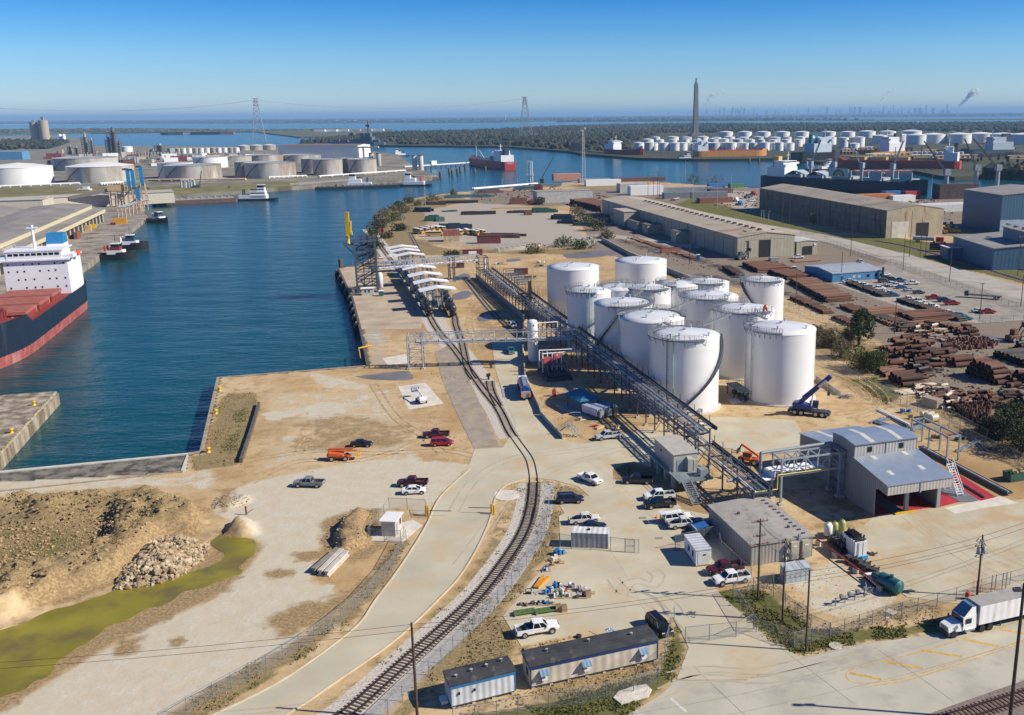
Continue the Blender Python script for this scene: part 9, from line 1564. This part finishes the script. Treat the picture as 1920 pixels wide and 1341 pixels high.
t,L=cS('white housed ship with an orange lifeboat at the right terminal',1690,300,1615,303,24,10,ORH,ORH,DKR,22,(.05,.45));t,L=cS('ship with a blue grey house at the far right terminal edge',1895,297,1800,299,24,10,M('hull_teal',(.04,.1,.12),.5),HBK,DKR,20,(.05,.45),supm=M('house_pale_blue'))
barge('rusty pink barge raft below the red tanker',1600,325,1765,324,26,2.6,M('barge_pink',(.40,.17,.15),.8,vA=.2),M('barge_deck_pink',(.36,.20,.18),.8));barge('rusty pink barge beside the orange tanker',1210,299,1300,297,16,2.4,M('barge_pink'),M('barge_deck_pink'));barge('blue barge in front of the orange tanker',1292,301,1395,298,12,2.2,M('barge_blue',(.03,.14,.28),.7),M('barge_deck_blue',(.06,.14,.2),.8));tW('blue hulled tow boat at the orange tanker stern',1272,1296,301,10,BLUE,.8);tW('white tow boat between the dark barge and red tanker',1535,1560,319,30,None,.8);barge('black barge moored in the middle of the right channel',1630,330,1660,331,12,2.6,HBK,HBK);tW('dark tow boat with red hull left of the white tow boat',1508,1528,319,90,RED,.8)
SHG=M('gear_grey_blue',(.26,.31,.36),.5,vA=.08);t,L=cS('geared bulk carrier with folded pale hatch panels behind the rusty warehouse',1436,349,1738,366,26,7,M('hull_teal_dark',(.018,.035,.045),.5,vA=.15),HBK,M('deck_green_grey',(.07,.10,.10),.8),16,(.05,.17),fun=M('funnel_amber',(.55,.36,.10),.5))
for k,f in eN((.30,.45,.62,.80)):
 b=K(SHG);b.tU((L*f,0,7),(L*f,0,22),1.5,10);b.bO((L*f,0,21),(4,4,5));b.B('crane_post',t);b=K(SHG);dx_=(14,13,-13,12)[k];[b.tU((L*f,y,20),(L*f+dx_,y*.4-6,44),.4,4)for y in(-1.5,1.5)];[b.tU((L*f+dx_*q/6,-1.5+q*.1-q,20+q*4),(L*f+dx_*(q+1)/6,1.5-q-1,20+(q+1)*4),.2,4)for q in rG(6)];b.B('crane_jib',t)
HP=M('hatch_panel_pale',(.36,.41,.44),.6,vA=.06)
for k,f in eN((.22,.36,.53,.71,.88)):
 b=K(HP);b.bx(L*f-9,L*f+9,-9,9,8,10.5);b.B('hatch_coaming',t);b=K(HP)
 if k in(2,3,4):b.bO((L*f-4,-8,13.5),(.8 if k>2 else 14,.8,8));b.bO((L*f+4,-8.5,13),(12,.8,7))
 else:b.add([(L*f-9,-9,10.5),(L*f,-9,14.5),(L*f,9,14.5),(L*f-9,9,10.5)],[(0,1,2,3)]);b.add([(L*f,-9,14.5),(L*f+9,-9,10.5),(L*f+9,9,10.5),(L*f,9,14.5)],[(0,1,2,3)])
 b.B('hatch_panel',t)
K(M('panel_light',(.50,.55,.57),.6)).bx(L*.455,L*.575,-10.6,-10.2,10,18).B('logo_panel',t)
def half_ring(b,r0,r1,y):b.add([(L*.517+r*cos(pi*k/14),y,11.+r*sin(pi*k/14))for r in(r0,r1)for k in rG(15)],[(k,k+1,16+k,15+k)for k in rG(14)])
o=bpy.data.objects[t.children[-1].name];b=K(M('logo_green',(.03,.20,.08),.6));half_ring(b,4.4,6.2,-10.64);b.B('logo_arch',o);b=K(M('logo_yellow',(.60,.45,.03),.6));half_ring(b,2.6,4.4,-10.65);b.B('logo_arch',o);b=K(M('logo_green'));half_ring(b,1.7,2.6,-10.66);b.B('logo_arch',o);b=K(WH);b.bx(L*.517-1.6,L*.517+1.6,-10.66,-10.62,11,12.2);b.B('logo_base',o)
for u,v,lab,dx_ in((1828,360,'dark dockside crane with a folded jib behind the tall blue shed',-14),(1868,360,'dark dockside crane with a slanting yellow jib behind the tall blue shed',-26),(1772,372,'rusty lattice boom crane leaning left over the dock',-22)):
 t=tG('dock_crane',lab,'crane',(*P(u,v),0),rad(10));K(SHG).lA([(2,0),(1.7,20)],n=10).B('post',t);K(SHG).bO((0,0,21),(5,4,5)).B('cab',t);b=K(DS);[b.tU((0,y,20),(dx_,y*.3,46),.4,4)for y in(-1.5,1.5)];[b.tU((dx_*k/8,-1.4+k*.12,20+k*3.2),(dx_*(k+1)/8,1.4-k*.12,20+(k+1)*3.2),.2,4)for k in rG(8)];b.B('jib',t)
t=bK('dock_hopper',1790,372,(34,12,12),10,M('rust_dark',(.07,.05,.045),.85,vA=.3),'dark rusty ship hull section at the dock behind the tall blue shed','ship section')
FOAM=M('foam',(.55,.62,.66),.8,vA=.2)
# far terminal on the right
FW_=M('far_tank_white',(.74,.74,.72),.6,vA=.03,sC=.05);FWG=M('far_tank_grey',(.50,.51,.51),.6,vA=.05,sC=.05)
ROWS=[(1190,1470,19,20,283,268.5,'front'),(1205,1490,13,19,276,262,'second'),(1225,1520,12,20,270.5,258,'third')]
random.seed(21);cnt=0
for(ua,ub,n,w_,vb,vt,rn)in ROWS:
 for k in rG(n):u=ua+(ub-ua)*k/(n-1)+RU(-3,3);ww=w_*RU(.7,1.1);oT('white tank in the crowded %s row left of the dark hulled tanker'%rn,u,u+ww,vb+RU(-.7,.7),vt+RU(-.8,.8),random.choice((FW_,FW_,FWG)),FW_,'white tanks in the crowded %s row of the far terminal'%rn,False,sI=True)
for k,u in eN((1348,1383,1418,1454,1490,1540,1576)):oT('clean white tank, %s from the left in the rearmost far row'%('first','second','third','fourth','fifth','sixth','seventh')[k],u,u+26,258.5,248,FW_,FW_,'clean white tanks in the rearmost row',False,sI=True)
for k,(u,w_,vb,vt)in eN([(1610,30,259,247),(1650,28,258,247),(1690,36,258,246.5),(1615,18,254,250),(1662,40,270,254),(1700,34,272,254),(1728,42,270,253),(1776,42,270,252.5),(1816,42,268,251.5),(1858,42,270,252.5),(1896,44,272,253),(1520,20,268,258),(1545,22,272,258),(1572,18,279,259),(1600,20,278,258),(1636,26,271,255),(1590,20,287,270),(1940,46,272,252),(1890,24,266,257)]):oT('white tank in the right hand cluster of the far terminal',u,u+w_,vb,vt,FW_,FW_,'white tanks in the right hand cluster of the far terminal',False,sI=True)
for k in rG(10):oT('upright silver tank in the close row by the red tanker',1712+k*9.5,1720+k*9.5,300,286,FWG,FW_,'silver tanks in the close row by the red tanker',False,sI=True)
random.seed(8)
for k in rG(26):u=1590+k*14;v=RU(286,306);t=tG('pipe_trestle','brown steel pipe trestle of the far right terminal','pipe trestle',(*P(u,v),.6),RU(0,.4),'pipe trestles of the far right terminal');b=K(random.choice((RUST[2],BGE,DS,WPIPE)));l_=RU(20,60);[b.tU((-l_/2,y,7+y),(l_/2,y,7+y),.7,5)for y in(-2,0,2)];b.B('pipe',t);b=K(RUST[2]);[b.bO((-l_/2+l_*q/4,0,4),(1,5,8))for q in rG(5)];b.B('support_frame',t)
for k in rG(12):u=1170+k*12;t=tG('pier_platform','dark loading pier platform left of the maroon tanker','loading pier',(*P(1075+k*6,286+k*.5,WZ),0),0,'dark loading pier platforms left of the maroon tanker');K(M('pier_dark',(.04,.045,.05),.8)).bO((0,0,1),(14,10,2)).B('deck',t);b=K(M('pier_dark'));[b.tU((x,y,WZ-1),(x,y,1),.7,5)for x in(-5,0,5)for y in(-4,4)];b.B('pile',t);(K(DS).bO((0,0,9),(10,5,14)).B('loading_arm_frame',t)if k<3 else None)
# far landmarks, woods, refinery
STN=M('shell_stone',(.20,.185,.155),.85,vA=.06,sC=.02)
x,y=P(1304,257.5);x,y=x*1.02,y*1.02;t=tG('monument_tower','tall slender stone monument tower rising above the far woods','monument',(x,y,.8),rad(12));b=K(STN);r2=math.sqrt(2)
b.add([(sx_*w_,sy_*w_,z)for z,w_ in((8,8),(14,7.6),(146,5.2))for sx_,sy_ in((-1,-1),(1,-1),(1,1),(-1,1))],[(j*4+k,j*4+(k+1)%4,j*4+4+(k+1)%4,j*4+4+k)for j in rG(2)for k in rG(4)]+[(8,9,10,11)]);b.B('shaft',t)
K(STN).bO((0,0,4),(38,38,8)).bO((0,0,10),(24,24,5)).B('base',t);b=K(STN);b.bO((0,0,151),(9.6,9.6,10));b.bO((0,0,146.4),(11.6,11.6,1.2));b.B('lookout',t);b=K(STN);b.lA([(4.2,156),(3.,163),(.6,167)],n=8);b.add([(5.*cos(k*pi/5)*(1 if k%2==0 else .4),s_*.8,169+5.*sin(k*pi/5)*(1 if k%2==0 else .4))for s_ in(-1,1)for k in rG(10)],[tuple(rG(10)),tuple(rG(19,9,-1))]+[(k,(k+1)%10,10+(k+1)%10,10+k)[::-1]for k in rG(10)]);b.B('star',t)
PYM=M('pylon_steel',(.24,.26,.29),.7)
def pylon(lB,u,vb,vt):
 h=hgt(u,vb,vt);t=tG('power_pylon',lB,'power pylon',(*P(u,vb),0),.3);b=K(PYM);lv=[0,.25,.42,.56,.68,.78,.86,.93,1.];wd=lambda f:15*(1-f)**1.1+3.2
 for sx_ in(-1,1):
  for sy_ in(-1,1):
   for f0,f1 in zip(lv,lv[1:]):b.tU((sx_*wd(f0),sy_*wd(f0),h*f0),(sx_*wd(f1),sy_*wd(f1),h*f1),.65,4)
 for f0,f1 in zip(lv,lv[1:]):
  for s in(-1,1):b.tU((-wd(f0),s*wd(f0),h*f0),(wd(f1),s*wd(f1),h*f1),.4,4);b.tU((wd(f0),s*wd(f0),h*f0),(-wd(f1),s*wd(f1),h*f1),.4,4);b.tU((s*wd(f0),-wd(f0),h*f0),(s*wd(f1),wd(f1),h*f1),.4,4)
 b.B('lattice',t)
 for f in(.86,.93,1.):K(PYM).bO((0,0,h*f),(15,2.2,1.6)).B('crossarm',t)
 return P(u,vb)+(h,)
pa=pylon('tall lattice power pylon left behind the tank terminal',487,272,185);pb=pylon('tall lattice power pylon in the middle of the far woods',986,262,182)
for lab,A,Bq in(('sagging far power line between the two tall pylons',pa,pb),('sagging far power line leaving the middle pylon to the right',pb,P(1500,240)+(60,)),('sagging far power line leaving the left pylon to the left',pa,P(-200,300)+(110,))):
 t=tG('power_line',lab,'power line',(0,0,0))
 for dy in(-5,5):K(PYM).path([(A[0]+(Bq[0]-A[0])*k/16,A[1]+(Bq[1]-A[1])*k/16+dy,A[2]*.97+(Bq[2]-A[2])*k/16-44*4*(k/16)*(1-k/16)*.55)for k in rG(17)],.22,3).B('wire',t)
h=hgt(1094,346,243);t=tG('lattice_mast','slim lattice radio mast with a white dish on the far dock','radio mast',(*P(1094,346),0));b=K(M('mast_pale',(.45,.42,.40),.6));lw=lambda f:2.6-1.7*f
for k in rG(16):
 f0,f1=k/16,(k+1)/16
 for j in rG(3):a0_,a1_=j*2.094,(j+1)*2.094;b.tU((lw(f0)*cos(a0_),lw(f0)*sin(a0_),h*f0),(lw(f1)*cos(a0_),lw(f1)*sin(a0_),h*f1),.2,4);b.tU((lw(f0)*cos(a0_),lw(f0)*sin(a0_),h*f0),(lw(f1)*cos(a1_),lw(f1)*sin(a1_),h*f1),.13,4)
b.B('lattice',t);K(WH).lA([(.2,0),(1.8,.7),(1.9,1.1)],n=12).B('dish',t).location=(-1.5,-1,h*.97);K(WH).bO((2.5,0,h*1.02),(1.6,1,2)).B('antenna',t)
for k,(u,lab)in eN(((69,'left one of the two tall concrete silos on the left horizon'),(86,'right one of the two tall concrete silos, with a lift house on top'))):
 x,y=P(u,267);h=hgt(u,267,229 if k==0 else 226);t=tG('grain_silo',lab,'silo',(x,y,0),0,'tall concrete silos on the left horizon');r=7*hypot(x,y)/FOC;K(M('silo_concrete',(.40,.34,.26),.85,vA=.05,sC=.02)).lA([(r,0),(r,h)],n=20).B('shell',t);K(M('silo_house',(.30,.27,.23),.8)).bO((0,0,h+(3 if k==0 else 6)),(8,6,4 if k==0 else 10)).B('lift_house',t)
for k,u in eN((114,121)):x,y=P(u,267);K(FW_).lA([(5,0),(5,22),(1,25)],n=12).B('white_silo',loc=(x,y,0),lB='small white silo right of the tall concrete pair',cT='silo',gP='small white silos on the left')
for u,v,vt,w_,lab in((215,289,239,16,'dark tall process column tower of the terminal, the tallest'),(206,289,257,9,'dark process column left of the tallest one'),(163,294,250,10,'grey twin process columns at the left of the terminal'),(175,294,258,6,'slim grey process column right of the twin columns'),(133,292,272,7,'short pale process column'),(145,292,275,7,'second short pale process column'),(225,288,262,8,'dark process column right of the tallest one'),(300,289,270,14,'grey steel process frame before the rear tanks')):
 x,y=P(u,v);h=hgt(u,v,vt);r=w_/2*hypot(x,y)/FOC;t=tG('process_tower',lab,'process tower',(x,y,.6));b=K(M('process_steel',(.13,.12,.115),.7,vA=.3,sC=.1)if 'dark'in lab else M('process_grey',(.33,.33,.34),.6,vA=.2,sC=.1));b.lA([(r*.4,0),(r*.4,h*.9),(r*.2,h)],c=(r*.2,0,0),n=10);b.B('column',t);b=K(M('process_steel'))
 for s in(-1,1):
  for q in(-1,1):b.tU((s*r*.8,q*r*.8,0),(s*r*.8,q*r*.8,h*.85),.6,4)
 for k in rG(8):b.bO((0,0,h*.1*(k+1)),(r*1.8,r*1.8,.7));b.tU((-r*.8,-r*.8,h*.1*k),(r*.8,-r*.8,h*.1*(k+1)),.4,4)
 b.B('frame',t)
random.seed(12)
for k in rG(70):
 u=random.choice((RU(95,330),RU(95,330),RU(260,520)));v=RU(286,312)if u<330 else RU(296,304);s=(RU(6,26),RU(5,12),RU(3,10));m=random.choice((WH,GY,BGE,RUST[0],DS,OT,M('maroon_box'),FW_));t=tG('process_unit','small process unit in the pipework of the tank terminal','process unit',(*P(u,v),.6),RU(0,1),'small process units of the tank terminal');K(m).bO((0,0,s[2]/2),s).B('body',t);b=K(random.choice((PI,BGE,DS)));b.path([(-s[0]*.7,s[1]*.6,2),(s[0]*.9,s[1]*.6,2),(s[0]*.9,s[1]*.6,s[2]+4)],.7,5);b.B('pipe',t)
b=K(WPIPE)
for u0,v0,u1,v1,lab in((0,351,150,345,'white pipe run along the river bank left part'),(190,346,230,343,'white pipe run below the white roofed tank'),(505,334,575,331,'white pipe run along the bank under the fourth tank'),(600,332,760,321,'white pipe run along the bank towards the jetty'),(275,339,460,337,'pale orange pipe run along the bank centre')):a=P(u0,v0,2);c=P(u1,v1,2);b=K(WPIPE if 'orange'not in lab else M('pipe_buff',(.6,.42,.30),.6));L=dist(a,c);[b.tU((0,y,1),(L,y,1),.8,6)for y in(0,2.2)];[b.bO((L*k/8,1,.2),(1,4,1.6))for k in rG(9)];b.B('bank_pipeline',loc=(*a,2),rz=ang(a,c),lB=lab,cT='pipeline')
bK('terminal_building',10,300,(70,30,14),8,M('terminal_blue',(.10,.26,.44),.6),'blue flat building at the left edge of the terminal','building',roof=M('terminal_blue_roof',(.14,.30,.46),.6));bK('terminal_building',12,268,(90,30,8),5,M('shed_grey_wall'),'pale low building at the left edge by the marsh','building',roof=WH)
def woods(name,pL,n,r0,r1,mats,sE,z=.8,tall=1.):
 rs=np.random.RandomState(sE);base=bmesh.new();bmesh.ops.create_icosphere(base,subdivisions=1,radius=1);bv=np.array([v.co[:]for v in base.verts]);bf=np.array([[v.index for v in f.verts]for f in base.faces]);base.free();VV=[];FF=[];MI=[];o=0
 for l,share in pL:
  p=px(l);a=np.array(p);k=int(n*share);x=rs.uniform(a[:,0].min(),a[:,0].max(),k*12);y=rs.uniform(a[:,1].min(),a[:,1].max(),k*12);d=sdist(x,y,p);m=(d<-4)&((vnoise(x,y,90,3)>.36));x,y=x[m][:k],y[m][:k]
  for i in rG(len(x)):
   r=rs.uniform(r0,r1);v=bv*(1+rs.uniform(-.28,.28,(len(bv),1)))*[r,r,r*rs.uniform(.7,1.25)*tall];VV.append(v+[x[i],y[i],z+r*.45*tall]);FF.append(bf+o);o+=len(bv);MI.append(np.full(len(bf),int(vnoise(x[i:i+1],y[i:i+1],160,2)[0]*len(mats)*.999)if rs.rand()<.7 else rs.randint(len(mats))))
 V=np.concatenate(VV);F=np.concatenate(FF);me=bpy.data.meshes.new(name);me.from_pydata(V.tolist(),[],F.tolist());me.polygons.foreach_set('material_index',np.concatenate(MI).astype(np.int32))
 for m in mats:me.materials.append(m)
 ob=bpy.data.objects.new(name,me);COL.objects.link(ob);tag(ob,kD='stuff');return ob
FT=[M('far_foliage_a',(.014,.024,.010),.9,vA=.4,sC=.15),M('far_foliage_b',(.028,.034,.014),.9,vA=.4,sC=.15),M('far_foliage_c',(.06,.052,.028),.9,vA=.35,sC=.15)]
woods('wood',[([(560,270),(620,262),(680,257),(720,259),(720,271),(640,268)],.05),([(690,254),(740,250),(850,247.5),(990,241),(1060,238),(1240,234),(1240,250),(1180,270),(1190,285),(1085,284),(950,273.5),(800,272),(725,271)],.40),([(1240,233.5),(1500,232.5),(1700,231.5),(1960,230),(2300,230),(2300,252),(1900,250),(1700,246),(1600,247),(1400,250),(1240,250)],.45),([(1840,330),(1870,326),(1960,322),(2100,325),(2100,338),(1960,335)],.04),([(95,280),(130,268),(60,266),(0,268),(0,282)],.04)],17000,3.5,8.5,FT,3)
woods('marsh_scrub',[([(0,252),(170,248.8),(480,246.5),(640,246),(730,244.8),(640,242.2),(480,243.6),(250,241),(0,243)],1)],700,4,8,[FT[1],FT[2],MARSH],5,tall=.5)
FF2=[M('distant_foliage_a',(.014,.024,.012),.9,vA=.4,sC=.01),M('distant_foliage_b',(.028,.036,.018),.9,vA=.4,sC=.01)]
woods('distant_wood',[([(-300,235),(0,231.5),(600,230),(940,228.5),(1060,226.2),(1060,220),(600,224),(0,228),(-300,230)],.62),([(1240,224),(1620,219),(1920,217),(2300,213),(2300,211),(1920,212.5),(1240,218),(1060,221),(1060,226)],.34),([(1040,228.3),(1300,226.8),(1500,225.4),(1630,225.2),(1500,223.8),(1240,225),(1060,227)],.04)],9000,10,26,FF2,7,tall=.55)
random.seed(44)
for k in rG(60):u=RU(60,1240);v=232-u*.006+RU(-6,-1);s=RU(20,80);K(random.choice((WH,WH,M('far_wall_tan',(.5,.42,.34),.8)))).bO((0,0,8),(s,20,RU(8,18))).B('far_building',loc=(*P(u,v),0),lB='pale far building among trees on the opposite shore',cT='building',gP='pale far buildings on the opposite shore')
for u,vb,vt in((948,226,217),(1111,222,213),(1063,219,213)):h=hgt(u,vb,vt);t=tG('water_tower',{948:'white water tower above the far shore left of the middle pylon',1111:'white water tower right of the middle pylon',1063:'tiny white water tower on the horizon'}[u],'water tower',(*P(u,vb),0));K(FW_).lA([(3,0),(3,h*.7)],n=8).B('stem',t);K(FW_).lA([(3,h*.68),(14,h*.78),(14,h*.92),(4,h)],n=12).B('tank',t)
random.seed(17);RFM=[M('refinery_grey',(.09,.10,.12),.8),M('refinery_dark',(.03,.035,.045),.8),M('refinery_white',(.6,.6,.6),.7)]
for k in rG(150):
 g=random.random();u=random.gauss(1400,60)if g<.35 else random.gauss(1650,45)if g<.75 else RU(1310,1800);v=216.5-(u-1300)*.0055;top=random.choice((RU(3,8),RU(4,11),RU(8,19)));h=hgt(u,v,v-top);w_=RU(8,20);b=K(random.choice(RFM[:2]+RFM));b.lA([(w_,0),(w_*.8,h*.8),(w_*.5,h)],n=6)if random.random()<.5 else b.bO((0,0,h*.4),(w_*RU(2,5),w_*2,h*.8));b.B('refinery_column',loc=(*P(u,v),0),lB='refinery column on the far right skyline',cT='refinery column',gP='refinery columns on the far right skyline')
for k,u in eN((1352,1421,1463,1480,1543,1660,1725,1250,1215)):v=216.5-(u-1300)*.0055;h=hgt(u,v,v-RU(18,26));K(RFM[0]).tU((0,0,0),(0,0,h),4,5,r2=2).B('flare_stack',loc=(*P(u,v),0),lB='thin flare stack on the far skyline',cT='flare stack',gP='thin flare stacks on the far skyline')
def steam(nm,f):
 m=bpy.data.materials.new(nm);m.use_nodes=True;N=m.node_tree.nodes;L=m.node_tree.links;N.remove(N['Principled BSDF']);d=N.new('ShaderNodeBsdfDiffuse');iV(d,0,(.97,.97,.97,1));e=N.new('ShaderNodeBsdfTranslucent');iV(e,0,(.97,.97,.97,1));a=N.new('ShaderNodeMixShader');iV(a,0,.5);t_=N.new('ShaderNodeBsdfTransparent');x=N.new('ShaderNodeMixShader');iV(x,0,f)
 L.new(d.outputs[0],a.inputs[1]);L.new(e.outputs[0],a.inputs[2]);L.new(t_.outputs[0],x.inputs[1]);L.new(a.outputs[0],x.inputs[2]);L.new(x.outputs[0],N['Material Output'].inputs[0]);return m
SMT=steam('steam_thin',.10);SMD=steam('steam_dense',.30)
def plume(lB,pts,r0,r1,m,n,sE,sP=.8):
 rs=np.random.RandomState(sE);base=bmesh.new();bmesh.ops.create_icosphere(base,subdivisions=2,radius=1);bv=np.array([v.co[:]for v in base.verts]);bf=[[v.index for v in f.verts]for f in base.faces];base.free();b=K(m);u0,v0=pts[0];g=P(u0,215.5-(u0-1300)*.0055);D=hypot(*g);s=D/FOC
 for k in rG(n):
  f=(k/(n-1))**.9*(len(pts)-1);i=min(len(pts)-2,int(f));f-=i;u=pts[i][0]+(pts[i+1][0]-pts[i][0])*f;v=pts[i][1]+(pts[i+1][1]-pts[i][1])*f;q=k/(n-1);r=(r0+(r1-r0)*q)*s*rs.uniform(.6,1.1);off=rs.normal(size=3)*sP*(r0+(r1-r0)*q)*s*.7;c=np.array([(u-u0)*s,0,(215.5-(u0-1300)*.0055-v)*s])+off;b.add((bv*(1+rs.uniform(-.25,.25,(len(bv),1)))*r+c).tolist(),bf,True)
 b.B('steam_plume',loc=(*g,0),lB=lB,cT='steam plume',kD='stuff')
plume('dense white steam plume leaning right at the far right',[(1797,202),(1805,192),(1813,184),(1822,177)],1.8,4.2,SMD,34,1,.6);plume('thin pale smoke fan right of the monument',[(1318,207),(1323,194),(1332,183),(1345,176)],2,5.5,SMT,26,2,1.2);plume('small pale plume over the middle refinery',[(1645,200),(1650,190),(1658,180),(1668,176)],1.2,3,SMT,18,3,.9);plume('low faint steam puff left of the middle refinery',[(1458,210),(1463,204),(1470,197)],2,4,SMT,14,4,1.)
a=P(618,272.5,0);c=P(722,272.5,0);L=dist(a,c);t=tG('battleship','old blue grey battleship moored by the far wooded point','battleship',(*a,WZ),ang(a,c));BSH=M('battleship_blue_grey',(.10,.14,.18),.7,vA=.15,sC=.05);K(BSH).pS([(0,0),(L*.15,-14),(L*.85,-14),(L,-4),(L,4),(L*.85,14),(L*.15,14)],0,11).B('hull',t);b=K(BSH);b.bO((L*.72,0,17),(L*.16,16,12));b.bO((L*.72,0,27),(L*.09,10,10));b.tU((L*.72,0,30),(L*.72,0,62),2.2,6);b.bO((L*.72,0,50),(10,8,5));b.B('superstructure',t);b=K(BSH);b.lA([(5,11),(4.5,32)],c=(L*.6,0,0),n=10);b.B('funnel',t);b=K(BSH);b.tU((L*.42,0,11),(L*.42,0,36),1.5,5);b.bO((L*.42,0,30),(12,8,5));b.bO((L*.5,0,15),(L*.1,12,8));b.B('after_mast',t)
for f in(.15,.28,.86):o=K(BSH).bO((L*f,0,13.5),(16,13,5)).B('gun_turret',t);K(BSH).tU((L*f,2,14),(L*f+(22 if f>.5 else-22),2,15.5),1,6).B('gun_barrel',o)
for k in rG(9):u=315+k*14;K(random.choice((HBK,SU,M('barge_pink'),HB))).bO((0,0,WZ+4),(60,16,8)).B('moored_barge',loc=(*P(u,252.5-k*.1,WZ),0),lB='far moored barge along the marsh edge',cT='barge',gP='far moored barges along the marsh edge')
for k in rG(6):u=600+k*22;K(random.choice((WH,WH,M('far_wall_tan')))).bO((0,0,5),(50,20,10)).B('far_building',loc=(*P(u,247.5-k*.3),.8),lB='pale far building on the low marsh point',cT='building',gP='pale far buildings on the marsh point')
# haze
HZ=bpy.data.materials.new('air_haze');HZ.use_nodes=True;N=HZ.node_tree.nodes;N.remove(N['Principled BSDF']);pv=N.new('ShaderNodeVolumePrincipled');iV(pv,'Color',(.38,.66,1.,1));iV(pv,'Density',5.6e-5);HZ.node_tree.links.new(pv.outputs[0],N['Material Output'].inputs['Volume'])
b=MB();b.mats=[HZ];b.bO((10000,33000,93),(170000,76000,200));hz=b.B('haze',kD='stuff')
